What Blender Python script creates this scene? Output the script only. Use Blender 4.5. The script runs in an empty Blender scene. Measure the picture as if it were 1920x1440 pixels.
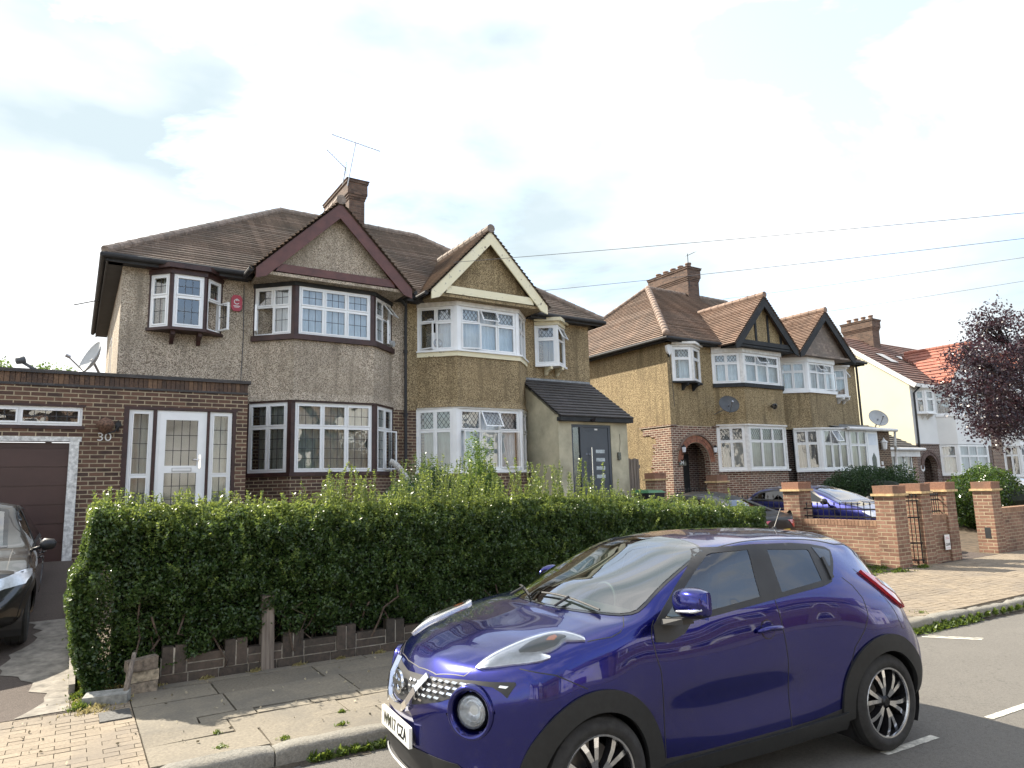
import bpy, bmesh, math, random
import numpy as np
from mathutils import Vector, Matrix
from mathutils.bvhtree import BVHTree
from mathutils.geometry import delaunay_2d_cdt
random.seed(7)
RNG = np.random.default_rng(7)
S = bpy.context.scene
COL = S.collection
PI = math.pi
R = math.radians

# ------------------------------------------------------------------ camera
cd = bpy.data.cameras.new("camera")
cam = bpy.data.objects.new("camera", cd)
COL.objects.link(cam)
S.camera = cam
cd.sensor_width = 36.0
cd.lens = 36.0 * 1274.9 / 1920.0
cd.clip_start = 0.05
cd.clip_end = 2000
_yaw, _pit, _rol = R(32.813), R(8.44), R(-1.472)
_fw = Vector((math.sin(_yaw)*math.cos(_pit), math.cos(_yaw)*math.cos(_pit), math.sin(_pit)))
_rt = Vector((math.cos(_yaw), -math.sin(_yaw), 0)); _up = _rt.cross(_fw)
_r2 = _rt*math.cos(_rol) + _up*math.sin(_rol); _u2 = -_rt*math.sin(_rol) + _up*math.cos(_rol)
cam.matrix_world = Matrix(((_r2.x, _u2.x, -_fw.x, 0), (_r2.y, _u2.y, -_fw.y, 0), (_r2.z, _u2.z, -_fw.z, 1.8), (0, 0, 0, 1)))

# ------------------------------------------------------------------ light
SUN_EL = R(44)
SX, SY = -0.48, 0.876                      # direction towards the sun, seen from above
S.view_settings.view_transform = 'Standard'
S.view_settings.look = 'None'
S.view_settings.exposure = 1.66
S.view_settings.gamma = 1
sd = bpy.data.lights.new("sun", 'SUN'); sd.energy = 3.9; sd.angle = R(0.6); sd.color = (1.0, .91, .77)
so = bpy.data.objects.new("sun", sd); COL.objects.link(so)
sun_dir = Vector((SX*math.cos(SUN_EL), SY*math.cos(SUN_EL), math.sin(SUN_EL))).normalized()
so.rotation_euler = sun_dir.to_track_quat('Z', 'Y').to_euler()
so.location = (-10, 20, 30)
W = bpy.data.worlds.new("World"); S.world = W; W.use_nodes = True
nt = W.node_tree; nt.nodes.clear()
def N(t, **k):
    n = nt.nodes.new(t)
    for a, b in k.items(): setattr(n, a, b)
    return n
out = N('ShaderNodeOutputWorld'); bg = N('ShaderNodeBackground'); bg2 = N('ShaderNodeBackground'); mx = N('ShaderNodeMixShader')
sky = N('ShaderNodeTexSky', sky_type='NISHITA', sun_disc=False)
sky.sun_elevation = SUN_EL; sky.sun_rotation = math.atan2(SX, SY)
sky.air_density = 1.0; sky.dust_density = 2.0
bg.inputs[1].default_value = 0.15
nt.links.new(sky.outputs[0], bg.inputs[0])
tc = N('ShaderNodeTexCoord'); mp = N('ShaderNodeMapping'); mp.inputs['Scale'].default_value = (1, 1, 2.4); mp.inputs['Location'].default_value = (3.1, .4, 0)
ns = N('ShaderNodeTexNoise'); ns.inputs['Scale'].default_value = 2.1; ns.inputs['Detail'].default_value = 9; ns.inputs['Roughness'].default_value = .58; ns.inputs['Distortion'].default_value = .35
cr = N('ShaderNodeValToRGB'); cr.color_ramp.elements[0].position = .40; cr.color_ramp.elements[0].color = (.26,)*3+(1,); cr.color_ramp.elements[1].position = .54; cr.color_ramp.elements[1].color = (1, 1, 1, 1)
nt.links.new(tc.outputs['Generated'], mp.inputs[0]); nt.links.new(mp.outputs[0], ns.inputs[0]); # the cloud sheet is thicker towards the sun and breaks up into blue sky on the far side
dt = N('ShaderNodeVectorMath', operation='DOT_PRODUCT'); dt.inputs[1].default_value = (SX*.9, SY*.9, .25)
nt.links.new(tc.outputs['Generated'], dt.inputs[0])
ma = N('ShaderNodeMath', operation='MULTIPLY_ADD'); ma.inputs[1].default_value = .13
nt.links.new(dt.outputs['Value'], ma.inputs[0]); nt.links.new(ns.outputs[0], ma.inputs[2])
nt.links.new(ma.outputs[0], cr.inputs[0])
ns2 = N('ShaderNodeTexNoise'); ns2.inputs['Scale'].default_value = 1.3; ns2.inputs['Detail'].default_value = 6
nt.links.new(mp.outputs[0], ns2.inputs[0])
cr2 = N('ShaderNodeValToRGB'); cr2.color_ramp.elements[0].position = .35; cr2.color_ramp.elements[0].color = (.243, .287, .308, 1); cr2.color_ramp.elements[1].position = .53; cr2.color_ramp.elements[1].color = (.515, .517, .52, 1)
nt.links.new(ns2.outputs[0], cr2.inputs[0]); nt.links.new(cr2.outputs[0], bg2.inputs[0])
bg2.inputs[1].default_value = 1.0
nt.links.new(cr.outputs[0], mx.inputs[0]); nt.links.new(bg.outputs[0], mx.inputs[1]); nt.links.new(bg2.outputs[0], mx.inputs[2]); nt.links.new(mx.outputs[0], out.inputs[0])

# ------------------------------------------------------------------ materials
def mat_new(name):
    m = bpy.data.materials.new(name); m.use_nodes = True
    t = m.node_tree; b = t.nodes['Principled BSDF']
    return m, t, b
def ramp(t, stops, src, interp='LINEAR'):
    r = t.nodes.new('ShaderNodeValToRGB'); r.color_ramp.interpolation = interp
    e = r.color_ramp.elements
    while len(e) < len(stops): e.new(.5)
    for q, (p, c) in zip(e, stops):
        q.position = p; q.color = tuple(c)+(1,) if len(c) == 3 else c
    t.links.new(src, r.inputs[0]); return r.outputs[0]
def noise(t, scale, detail=4, rough=.55, vec=None, dist=0):
    n = t.nodes.new('ShaderNodeTexNoise'); n.inputs['Scale'].default_value = scale; n.inputs['Detail'].default_value = detail
    n.inputs['Roughness'].default_value = rough; n.inputs['Distortion'].default_value = dist
    if vec is None:
        vec = pos(t)
    t.links.new(vec, n.inputs['Vector']); return n.outputs['Fac']
def pos(t):
    g = t.nodes.new('ShaderNodeNewGeometry'); return g.outputs['Position']
def objco(t):
    g = t.nodes.new('ShaderNodeTexCoord'); return g.outputs['Object']
def uvn(t):
    g = t.nodes.new('ShaderNodeUVMap'); return g.outputs[0]
def island(t):
    g = t.nodes.new('ShaderNodeNewGeometry'); return g.outputs['Random Per Island']
def mixc(t, f, a, b, mode='MIX'):
    m = t.nodes.new('ShaderNodeMix'); m.data_type = 'RGBA'; m.blend_type = mode
    for s, v in ((0, f), (6, a), (7, b)):
        if isinstance(v, (int, float)): m.inputs[s].default_value = v
        elif isinstance(v, (tuple, list)): m.inputs[s].default_value = tuple(v)+(1,) if len(v) == 3 else v
        else: t.links.new(v, m.inputs[s])
    return m.outputs[2]
def bump(t, b, h, strength=.4, dist=.01):
    n = t.nodes.new('ShaderNodeBump'); n.inputs['Strength'].default_value = strength; n.inputs['Distance'].default_value = dist
    t.links.new(h, n.inputs['Height']); t.links.new(n.outputs[0], b.inputs['Normal']); return n
def plain(name, c, rough=.5, metal=0, coat=0, var=.12, vs=6, spec=.5):
    m, t, b = mat_new(name)
    f = noise(t, vs, 6, .6)
    lo = tuple(x*(1-var*1.6) for x in c); hi = tuple(min(1, x*(1+var)) for x in c)
    t.links.new(ramp(t, [(.3, lo), (.7, hi)], f), b.inputs['Base Color'])
    b.inputs['Roughness'].default_value = rough; b.inputs['Metallic'].default_value = metal
    b.inputs['Coat Weight'].default_value = coat; b.inputs['Coat Roughness'].default_value = .03
    b.inputs['Specular IOR Level'].default_value = spec
    return m
def pebble(name, dark, mid, light, stain=.35):
    m, t, b = mat_new(name)
    v = t.nodes.new('ShaderNodeTexVoronoi'); v.inputs['Scale'].default_value = 72; t.links.new(pos(t), v.inputs['Vector'])
    sp = t.nodes.new('ShaderNodeSeparateColor'); t.links.new(v.outputs['Color'], sp.inputs[0])
    c = ramp(t, [(0, dark), (.28, dark), (.38, mid), (.72, light), (1, tuple(min(1, x*1.25) for x in light))], sp.outputs[0])
    c = mixc(t, ramp(t, [(.42, (0, 0, 0)), (.62, (1, 1, 1))], noise(t, 1.1, 7, .62)), c, mixc(t, stain, c, tuple(x*.45 for x in mid)))
    c = mixc(t, ramp(t, [(.5, (0, 0, 0)), (.75, (.5, .5, .5))], noise(t, .5, 3)), c, tuple(x*1.15 for x in mid))
    g = t.nodes.new('ShaderNodeMapping'); g.inputs['Scale'].default_value = (5, 5, .45); t.links.new(pos(t), g.inputs[0])
    c = mixc(t, ramp(t, [(.50, (0, 0, 0)), (.70, (.75,)*3)], noise(t, 1, 5, .6, g.outputs[0])), c, tuple(x*.5 for x in mid))
    t.links.new(c, b.inputs['Base Color']); b.inputs['Roughness'].default_value = .85
    bump(t, b, v.outputs['Distance'], .9, .012)
    return m
def brick(name, c1, c2, c3, mortar, bw=.225, bh=.075, ms=.01, stain=.3, off=.5):
    m, t, b = mat_new(name)
    mpn = t.nodes.new('ShaderNodeMapping'); t.links.new(uvn(t), mpn.inputs[0])
    k = t.nodes.new('ShaderNodeTexBrick'); t.links.new(mpn.outputs[0], k.inputs['Vector'])
    k.offset = off
    for a, v in (('Scale', 1), ('Mortar Size', ms), ('Mortar Smooth', .25), ('Bias', 0), ('Brick Width', bw), ('Row Height', bh)): k.inputs[a].default_value = v
    k.inputs['Color1'].default_value = (0, 0, 0, 1); k.inputs['Color2'].default_value = (1, 1, 1, 1); k.inputs['Mortar'].default_value = (.5, .5, .5, 1)
    c = ramp(t, [(0, c1), (.35, c2), (.7, c3), (1, tuple(x*.6 for x in c1))], k.outputs['Color'])
    c = mixc(t, .25, c, ramp(t, [(.3, tuple(x*.55 for x in c2)), (.7, tuple(min(1, x*1.35) for x in c3))], noise(t, 9, 6)), 'MIX')
    mo = ramp(t, [(.3, tuple(x*.6 for x in mortar)), (.65, mortar)], noise(t, 5, 6))
    c = mixc(t, k.outputs['Fac'], c, mo)
    c = mixc(t, ramp(t, [(.5, (0, 0, 0)), (.7, (stain,)*3)], noise(t, 1.6, 7, .65)), c, tuple(x*.35 for x in c2))
    t.links.new(c, b.inputs['Base Color']); b.inputs['Roughness'].default_value = .9
    inv = t.nodes.new('ShaderNodeMath'); inv.operation = 'SUBTRACT'; inv.inputs[0].default_value = 1; t.links.new(k.outputs['Fac'], inv.inputs[1])
    ad = t.nodes.new('ShaderNodeMath'); ad.operation = 'MULTIPLY_ADD'; t.links.new(noise(t, 60, 4), ad.inputs[0]); ad.inputs[1].default_value = .35; t.links.new(inv.outputs[0], ad.inputs[2])
    bump(t, b, ad.outputs[0], .7, .008)
    return m
def isl(name, stops, rough=.85, ns=30, nst=.35, stain=None, bmp=.4, bd=.006, big=1.3):
    """material whose colour varies per separate piece"""
    m, t, b = mat_new(name)
    c = ramp(t, stops, island(t))
    c = mixc(t, nst, c, ramp(t, [(.3, tuple(x*.45 for x in stops[0][1])), (.7, tuple(min(1, x*1.4) for x in stops[-1][1]))], noise(t, ns, 6, .65)))
    if stain: c = mixc(t, ramp(t, [(.45, (0, 0, 0)), (.68, (.75,)*3)], noise(t, big, 7, .65)), c, stain)
    t.links.new(c, b.inputs['Base Color']); b.inputs['Roughness'].default_value = rough
    if bmp: bump(t, b, noise(t, 90, 5, .7), bmp, bd)
    return m
def leafmat(name, c1, c2, c3, trans=.35, rough=.38, tcol=None):
    m, t, b = mat_new(name)
    c = ramp(t, [(0, c1), (.45, c2), (1, c3)], island(t))
    c = mixc(t, ramp(t, [(.4, (0, 0, 0)), (.66, (.6,)*3)], noise(t, 2.2, 4)), c, c1)
    t.links.new(c, b.inputs['Base Color']); b.inputs['Roughness'].default_value = rough
    tr = t.nodes.new('ShaderNodeBsdfTranslucent')
    t.links.new(mixc(t, .5, c, tcol or tuple(min(1, x*1.8) for x in c3)), tr.inputs[0])
    ms = t.nodes.new('ShaderNodeMixShader'); ms.inputs[0].default_value = trans
    o = t.nodes['Material Output']
    t.links.new(b.outputs[0], ms.inputs[1]); t.links.new(tr.outputs[0], ms.inputs[2]); t.links.new(ms.outputs[0], o.inputs[0])
    return m
def glass(name, tint=(.9, .95, .95), rough=.0, refl=1.0, dens=.0, wav=.0):
    """thin pane: mirror reflection over a see-through tinted sheet"""
    m, t, b = mat_new(name); t.nodes.remove(b)
    o = t.nodes['Material Output']
    gl = t.nodes.new('ShaderNodeBsdfGlossy'); gl.inputs['Roughness'].default_value = rough; gl.inputs[0].default_value = (refl, refl, refl, 1)
    tr = t.nodes.new('ShaderNodeBsdfTransparent'); tr.inputs[0].default_value = tuple(tint)+(1,)
    fr = t.nodes.new('ShaderNodeFresnel'); fr.inputs[0].default_value = 1.6
    mp_ = t.nodes.new('ShaderNodeMath'); mp_.operation = 'MULTIPLY_ADD'; mp_.inputs[1].default_value = 1.0; mp_.inputs[2].default_value = .05+dens; mp_.use_clamp = True
    t.links.new(fr.outputs[0], mp_.inputs[0])
    ms = t.nodes.new('ShaderNodeMixShader'); t.links.new(mp_.outputs[0], ms.inputs[0]); t.links.new(tr.outputs[0], ms.inputs[1]); t.links.new(gl.outputs[0], ms.inputs[2]); t.links.new(ms.outputs[0], o.inputs[0])
    if wav:
        n = t.nodes.new('ShaderNodeBump'); n.inputs['Strength'].default_value = wav; n.inputs['Distance'].default_value = .05
        t.links.new(noise(t, 1.7, 2), n.inputs['Height']); t.links.new(n.outputs[0], gl.inputs['Normal'])
    return m
def carpaint(name, c, metal=.55, rough=.32):
    m, t, b = mat_new(name)
    f = t.nodes.new('ShaderNodeTexNoise'); f.inputs['Scale'].default_value = 900; t.links.new(objco(t), f.inputs['Vector'])
    col = ramp(t, [(.35, tuple(x*.75 for x in c)), (.65, tuple(min(1, x*1.25) for x in c))], f.outputs['Fac'])
    dirt = ramp(t, [(.55, (0, 0, 0)), (.8, (.10,)*3)], noise(t, 14, 8, .7, objco(t)))
    t.links.new(mixc(t, dirt, col, (.25, .23, .22)), b.inputs['Base Color'])
    b.inputs['Metallic'].default_value = metal; b.inputs['Roughness'].default_value = rough
    b.inputs['Coat Weight'].default_value = 1; b.inputs['Coat Roughness'].default_value = .015; b.inputs['Coat IOR'].default_value = 1.5
    return m

M = {}
M['peb_grey'] = pebble('grey_pebbledash', (.17, .13, .095), (.39, .325, .24), (.60, .515, .41), .35)
M['peb_brown'] = pebble('brown_pebbledash', (.11, .075, .038), (.27, .195, .10), (.46, .36, .205), .4)
M['peb_gold'] = pebble('golden_pebbledash', (.12, .08, .035), (.27, .195, .095), (.46, .36, .20), .25)
M['render_cream'] = plain('cement_render', (.48, .44, .315), .9, var=.22, vs=1.7)
M['render_white'] = plain('white_render', (.74, .74, .72), .8, var=.05, vs=.8)
M['render_yellow'] = plain('pale_yellow_render', (.68, .65, .48), .8, var=.03, vs=.8)
M['brick_brown'] = brick('brown_brick', (.045, .030, .026), (.092, .050, .037), (.155, .085, .056), (.44, .36, .24), stain=.35, ms=.0095)
M['brick_red'] = brick('red_brown_brick', (.07, .033, .027), (.15, .066, .048), (.23, .105, .07), (.56, .49, .38), ms=.014, stain=.2)
M['brick_dark'] = brick('dark_brick', (.05, .03, .026), (.10, .055, .045), (.15, .08, .06), (.42, .38, .33), ms=.012)
M['brick_garden'] = brick('orange_garden_brick', (.16, .08, .055), (.225, .118, .08), (.285, .165, .115), (.40, .33, .22), ms=.010, stain=.6)
M['brick_chim'] = brick('chimney_brick', (.055, .036, .03), (.10, .062, .047), (.15, .092, .066), (.14, .11, .085), stain=.5, ms=.009)
M['brick_stock'] = brick('yellow_stock_brick', (.06, .04, .032), (.11, .068, .05), (.16, .10, .07), (.14, .11, .085), stain=.5)
def tilemat(name, a, b_, c, lich):
    m, t, b = mat_new(name)
    k = t.nodes.new('ShaderNodeTexBrick'); t.links.new(uvn(t), k.inputs['Vector']); k.offset = .5
    for s, v in (('Scale', 1), ('Mortar Size', .006), ('Mortar Smooth', .1), ('Bias', 0), ('Brick Width', .17), ('Row Height', .11)): k.inputs[s].default_value = v
    k.inputs['Color1'].default_value = (0, 0, 0, 1); k.inputs['Color2'].default_value = (1, 1, 1, 1); k.inputs['Mortar'].default_value = (0, 0, 0, 1)
    col = ramp(t, [(0, a), (.5, b_), (1, c)], k.outputs['Color'])
    col = mixc(t, ramp(t, [(.38, (0, 0, 0)), (.66, (.8,)*3)], noise(t, 1.3, 7, .65)), col, lich)
    col = mixc(t, ramp(t, [(.55, (0, 0, 0)), (.75, (.6,)*3)], noise(t, 14, 5, .65)), col, tuple(min(1, x*1.5) for x in c))
    t.links.new(col, b.inputs['Base Color']); b.inputs['Roughness'].default_value = .8
    inv = t.nodes.new('ShaderNodeMath'); inv.operation = 'SUBTRACT'; inv.inputs[0].default_value = 1; t.links.new(k.outputs['Fac'], inv.inputs[1])
    bump(t, b, inv.outputs[0], .5, .006)
    return m
M['tile_dark'] = tilemat('dark_roof_tile', (.17, .132, .108), (.235, .183, .15), (.31, .245, .20), (.15, .13, .11))
M['tile_brown'] = tilemat('brown_roof_tile', (.17, .12, .092), (.235, .165, .125), (.32, .23, .175), (.14, .11, .09))
M['tile_orange'] = tilemat('orange_roof_tile', (.185, .122, .09), (.25, .165, .12), (.34, .235, .175), (.15, .105, .08))
M['tile_red'] = tilemat('red_roof_tile', (.26, .085, .058), (.34, .12, .08), (.42, .18, .125), (.20, .09, .065))
M['tile_rust'] = tilemat('rust_brown_roof_tile', (.15, .08, .062), (.20, .105, .08), (.27, .15, .115), (.12, .085, .07))
M['tile_slate'] = tilemat('dark_grey_roof_tile', (.045, .043, .045), (.065, .06, .06), (.09, .08, .078), (.05, .045, .04))
M['upvc'] = plain('white_upvc', (.80, .81, .81), .3, var=.04, vs=3)
M['white_paint'] = plain('white_painted_wood', (.72, .71, .68), .6, var=.12, vs=9)
M['fascia_brown'] = plain('dark_brown_painted_timber', (.045, .018, .015), .5, var=.35, vs=5)
M['fascia_maroon'] = plain('maroon_brown_board', (.11, .04, .03), .45, var=.2, vs=5)
def cream_peel():
    m, t, b = mat_new('peeling_cream_paint')
    c = ramp(t, [(.0, (.70, .63, .42)), (.60, (.74, .68, .47)), (.64, (.16, .13, .10)), (1, (.10, .08, .06))], noise(t, 7, 9, .72))
    t.links.new(mixc(t, ramp(t, [(.35, (0, 0, 0)), (.7, (.4,)*3)], noise(t, 2.5, 5)), c, (.80, .76, .60)), b.inputs['Base Color']); b.inputs['Roughness'].default_value = .55
    return m
M['cream'] = cream_peel()
M['cream_clean'] = plain('cream_paint', (.66, .60, .42), .5, var=.12, vs=4)
M['black_timber'] = plain('blackened_timber', (.022, .024, .026), .8, var=.3, vs=6)
M['gutter'] = plain('black_plastic_gutter', (.03, .03, .032), .75, var=.2, vs=5)
M['gutter_white'] = plain('white_plastic_gutter', (.68, .68, .67), .4, var=.1, vs=4)
M['lead'] = plain('lead_flashing', (.22, .23, .24), .5, metal=.3, var=.3, vs=9)
M['leading'] = plain('window_leading', (.05, .05, .055), .6, var=.1)
M['pane'] = glass('window_glass', (.80, .84, .84), 0, 1.0, .03, .12)
M['pane_obscure'] = glass('obscured_glass', (.78, .84, .83), .12, 1, .03, .15)
def curtain_mat(name, c, tr=.25):
    m, t, b = mat_new(name)
    t.links.new(ramp(t, [(.3, tuple(x*.8 for x in c)), (.7, c)], noise(t, 3, 4)), b.inputs['Base Color']); b.inputs['Roughness'].default_value = .95
    return m
M['net'] = curtain_mat('net_curtain', (.78, .83, .88))
M['net_grey'] = curtain_mat('grey_net_curtain', (.62, .66, .62))
M['net_white'] = curtain_mat('white_net_curtain', (.86, .9, .94))
M['drape'] = curtain_mat('grey_drape', (.50, .49, .49))
M['drape_dark'] = curtain_mat('dark_drape', (.12, .11, .11))
M['room'] = plain('room_shade', (.02, .02, .022), .9, var=.3)  # near-black colour carries the shade inside the rooms
M['garage'] = plain('brown_garage_door', (.062, .032, .028), .38, var=.12, vs=2)
M['anthracite'] = plain('anthracite_door', (.055, .065, .08), .4, var=.05)
M['chrome'] = plain('polished_metal', (.75, .76, .78), .12, 1, var=.03)
M['steel'] = plain('dull_steel', (.42, .43, .45), .35, .9, var=.1)
M['white_trim'] = plain('white_plastic', (.75, .75, .74), .4, var=.05)
M['plaque'] = plain('red_enamel', (.38, .03, .05), .35, var=.1)
M['dish_grey'] = plain('grey_dish_paint', (.40, .41, .41), .5, var=.08)
M['dish_dark'] = plain('dark_grey_dish', (.075, .08, .085), .6, var=.15)
M['black'] = plain('black_plastic', (.018, .018, .019), .5, var=.2)
M['black_gloss'] = plain('gloss_black', (.008, .008, .009), .08, coat=.5, var=.1)
M['rubber'] = plain('tyre_rubber', (.022, .022, .022), .8, var=.3, vs=25)
M['wire'] = plain('grey_cable', (.09, .09, .10), .8)
M['iron'] = plain('black_ironwork', (.02, .02, .022), .45, .3, var=.25, vs=20)
M['tarmac'] = None
# ------------------------------------------------------------------ ground heights and street frame
def KY(x):                 # road edge of the kerb
    return 5.42 - .0715*x if x < 14 else 4.419 - .03*(x-14)
def WY(x):                 # line of the front garden walls
    return 7.80 - .05*x if x < 12 else 7.2
def gz(x, y):
    b = -.04 + (.07*min(1, max(0, (x-8)/5)))
    if y <= 7.6: return b
    return b + .78*(min(y-7.6, 6.2)/6.2)**1.5
# ------------------------------------------------------------------ mesh helpers
def uvbox(me):
    nf = len(me.polygons)
    if not nf: return
    uv = me.uv_layers.new(name="UVMap")
    nl = len(me.loops)
    co = np.empty(len(me.vertices)*3); me.vertices.foreach_get('co', co); co = co.reshape(-1, 3)
    li = np.empty(nl, dtype=np.int32); me.loops.foreach_get('vertex_index', li)
    nr = np.empty(nf*3); me.polygons.foreach_get('normal', nr); nr = nr.reshape(-1, 3)
    lt = np.empty(nf, dtype=np.int32); me.polygons.foreach_get('loop_total', lt)
    n = np.repeat(nr, lt, axis=0)
    tx, ty = -n[:, 1], n[:, 0]
    L = np.hypot(tx, ty); flat = L < .05
    tx = np.where(flat, 1, tx/np.maximum(L, 1e-9)); ty = np.where(flat, 0, ty/np.maximum(L, 1e-9))
    T = np.stack([tx, ty, np.zeros_like(tx)], 1)
    B = np.cross(n, T); B[flat] = (0, 1, 0)
    P = co[li]
    arr = np.stack([(P*T).sum(1), (P*B).sum(1)], 1).astype(np.float32)
    uv.data.foreach_set('uv', arr.ravel())
ROOTLOC = {}
class MB:
    def __init__(s): s.v = []; s.f = []; s.m = []; s.cm = 0
    def face(s, pts, m=None):
        i = len(s.v); s.v += [tuple(p) for p in pts]; s.f.append(tuple(range(i, i+len(pts)))); s.m.append(s.cm if m is None else m)
    def hexa(s, p, m=None):
        i = len(s.v); s.v += [tuple(q) for q in p]; m = s.cm if m is None else m
        for q in ((0, 3, 2, 1), (4, 5, 6, 7), (0, 1, 5, 4), (1, 2, 6, 5), (2, 3, 7, 6), (3, 0, 4, 7)):
            s.f.append(tuple(i+k for k in q)); s.m.append(m)
    def box(s, x0, x1, y0, y1, z0, z1, m=None):
        s.hexa([(x0, y0, z0), (x1, y0, z0), (x1, y1, z0), (x0, y1, z0), (x0, y0, z1), (x1, y0, z1), (x1, y1, z1), (x0, y1, z1)], m)
    def fbox(s, F, u0, u1, v0, v1, w0, w1, m=None):     # frame box: u along, v up, w outwards
        s.hexa([F(u0, v0, w1), F(u1, v0, w1), F(u1, v0, w0), F(u0, v0, w0), F(u0, v1, w1), F(u1, v1, w1), F(u1, v1, w0), F(u0, v1, w0)], m)
    def prism(s, pl, z0, z1, m=None, cap=True):           # plan polygon (ccw), vertical walls
        n = len(pl)
        for a in range(n):
            p, q = pl[a], pl[(a+1) % n]
            s.face([(p[0], p[1], z0), (q[0], q[1], z0), (q[0], q[1], z1), (p[0], p[1], z1)], m)
        if cap:
            s.face([(p[0], p[1], z1) for p in pl], m); s.face([(p[0], p[1], z0) for p in reversed(pl)], m)
    def fprism(s, F, pl, w0, w1, m=None):                 # polygon in (u,v), extruded along w
        n = len(pl)
        for a in range(n):
            p, q = pl[a], pl[(a+1) % n]
            s.face([F(p[0], p[1], w1), F(p[0], p[1], w0), F(q[0], q[1], w0), F(q[0], q[1], w1)], m)
        s.face([F(p[0], p[1], w1) for p in pl], m); s.face([F(p[0], p[1], w0) for p in reversed(pl)], m)
    def bar(s, a, b, wd, th, m=None, up=(0, 0, 1)):
        a = Vector(a); b = Vector(b); d = (b-a).normalized(); u = Vector(up)
        sd = d.cross(u)
        if sd.length < 1e-4: sd = d.cross(Vector((0, 1, 0)))
        sd.normalize(); w = sd.cross(d).normalized()
        sd *= wd/2; w *= th/2
        s.hexa([a-sd-w, a+sd-w, b+sd-w, b-sd-w, a-sd+w, a+sd+w, b+sd+w, b-sd+w], m)
    def tube(s, pts, r, n=8, m=None, cap=True):
        pts = [Vector(p) for p in pts]; rr = r if isinstance(r, (list, tuple)) else [r]*len(pts)
        i0 = len(s.v); m = s.cm if m is None else m
        prev = None
        for k, p in enumerate(pts):
            d = (pts[min(k+1, len(pts)-1)]-pts[max(k-1, 0)])
            d = d.normalized() if d.length > 1e-9 else Vector((0, 0, 1))
            if prev is None:
                a = d.cross(Vector((0, 0, 1)))
                if a.length < .05: a = d.cross(Vector((0, 1, 0)))
                a.normalize()
            else:
                a = (prev - d*prev.dot(d)).normalized()
            prev = a; b = d.cross(a)
            for j in range(n):
                t = 2*PI*j/n; s.v.append(tuple(p+(a*math.cos(t)+b*math.sin(t))*rr[k]))
        for k in range(len(pts)-1):
            for j in range(n):
                a0 = i0+k*n+j; a1 = i0+k*n+(j+1) % n
                s.f.append((a0, a1, a1+n, a0+n)); s.m.append(m)
        if cap:
            s.f.append(tuple(i0+j for j in reversed(range(n)))); s.m.append(m)
            e = i0+(len(pts)-1)*n; s.f.append(tuple(e+j for j in range(n))); s.m.append(m)
    def lathe(s, c, ax, prof, n=24, m=None):              # prof: (distance along axis, radius)
        c = Vector(c); ax = Vector(ax).normalized()
        a = ax.cross(Vector((0, 0, 1)))
        if a.length < .05: a = ax.cross(Vector((0, 1, 0)))
        a.normalize(); b = ax.cross(a); i0 = len(s.v); m = s.cm if m is None else m
        for h, r in prof:
            for j in range(n):
                t = 2*PI*j/n; s.v.append(tuple(c+ax*h+(a*math.cos(t)+b*math.sin(t))*r))
        for k in range(len(prof)-1):
            for j in range(n):
                a0 = i0+k*n+j; a1 = i0+k*n+(j+1) % n
                s.f.append((a0, a1, a1+n, a0+n)); s.m.append(m)
    def build(s, name, mats, parent=None, smooth=False, sub=None, auto=None):
        me = bpy.data.meshes.new(name)
        off = Vector((0, 0, 0))
        if parent is not None:
            r = parent
            while r.parent: r = r.parent
            off = Vector(ROOTLOC.get(r.name, (0, 0, 0)))
        vv = [(x-off.x, y-off.y, z-off.z) for x, y, z in s.v]
        me.from_pydata(vv, [], s.f)
        mats = mats if isinstance(mats, (list, tuple)) else [mats]
        for k in mats: me.materials.append(M[k] if isinstance(k, str) else k)
        if len(mats) > 1: me.polygons.foreach_set('material_index', s.m)
        if smooth: me.polygons.foreach_set('use_smooth', [True]*len(me.polygons))
        uvbox(me)
        o = bpy.data.objects.new(name, me); COL.objects.link(o)
        if parent is not None: o.parent = parent
        if auto and smooth:
            try:
                me.set_sharp_from_angle(angle=R(auto))
            except Exception: pass
        return o
def thing(name, label, cat, loc=(0, 0, 0), group=None, rz=0):
    o = bpy.data.objects.new(name, None); COL.objects.link(o); o.location = loc; o.rotation_euler = (0, 0, rz)
    o.empty_display_size = .2
    ROOTLOC[o.name] = tuple(loc)
    o['label'] = label; o['category'] = cat
    if group: o['group'] = group
    return o
def tag(o, label, cat, group=None, kind=None):
    if label: o['label'] = label
    if cat: o['category'] = cat
    if group: o['group'] = group
    if kind: o['kind'] = kind
    return o
def recentre(o, loc):      # move a one-mesh thing's origin to its base
    o.data.transform(Matrix.Translation(-Vector(loc))); o.location = loc; return o
def structure(o): o['kind'] = 'structure'; return o
def frame(O, U, Nn):
    O = Vector(O); U = Vector(U).normalized(); Nn = Vector(Nn).normalized()
    def F(u, v, w): return O + U*u + Vector((0, 0, v)) + Nn*w
    F.O = O; F.U = U; F.N = Nn
    return F
def text_mesh(s, size, depth, F, u, v, w, mat, name, parent, align='CENTER', shx=1.0, bold=0):
    c = bpy.data.curves.new('t', 'FONT'); c.body = s; c.size = size; c.extrude = depth; c.align_x = align; c.align_y = 'CENTER'; c.offset = bold
    to = bpy.data.objects.new('t', c); COL.objects.link(to)
    dg = bpy.context.evaluated_depsgraph_get(); me = bpy.data.meshes.new_from_object(to.evaluated_get(dg))
    bpy.data.objects.remove(to); bpy.data.curves.remove(c)
    b = MB()
    b.v = [tuple(F(u+q.co.x*shx, v+q.co.y, w+q.co.z)) for q in me.vertices]; b.f = [tuple(p.vertices) for p in me.polygons]; b.m = [0]*len(b.f)
    bpy.data.meshes.remove(me)
    return b.build(name, mat, parent)
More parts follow.
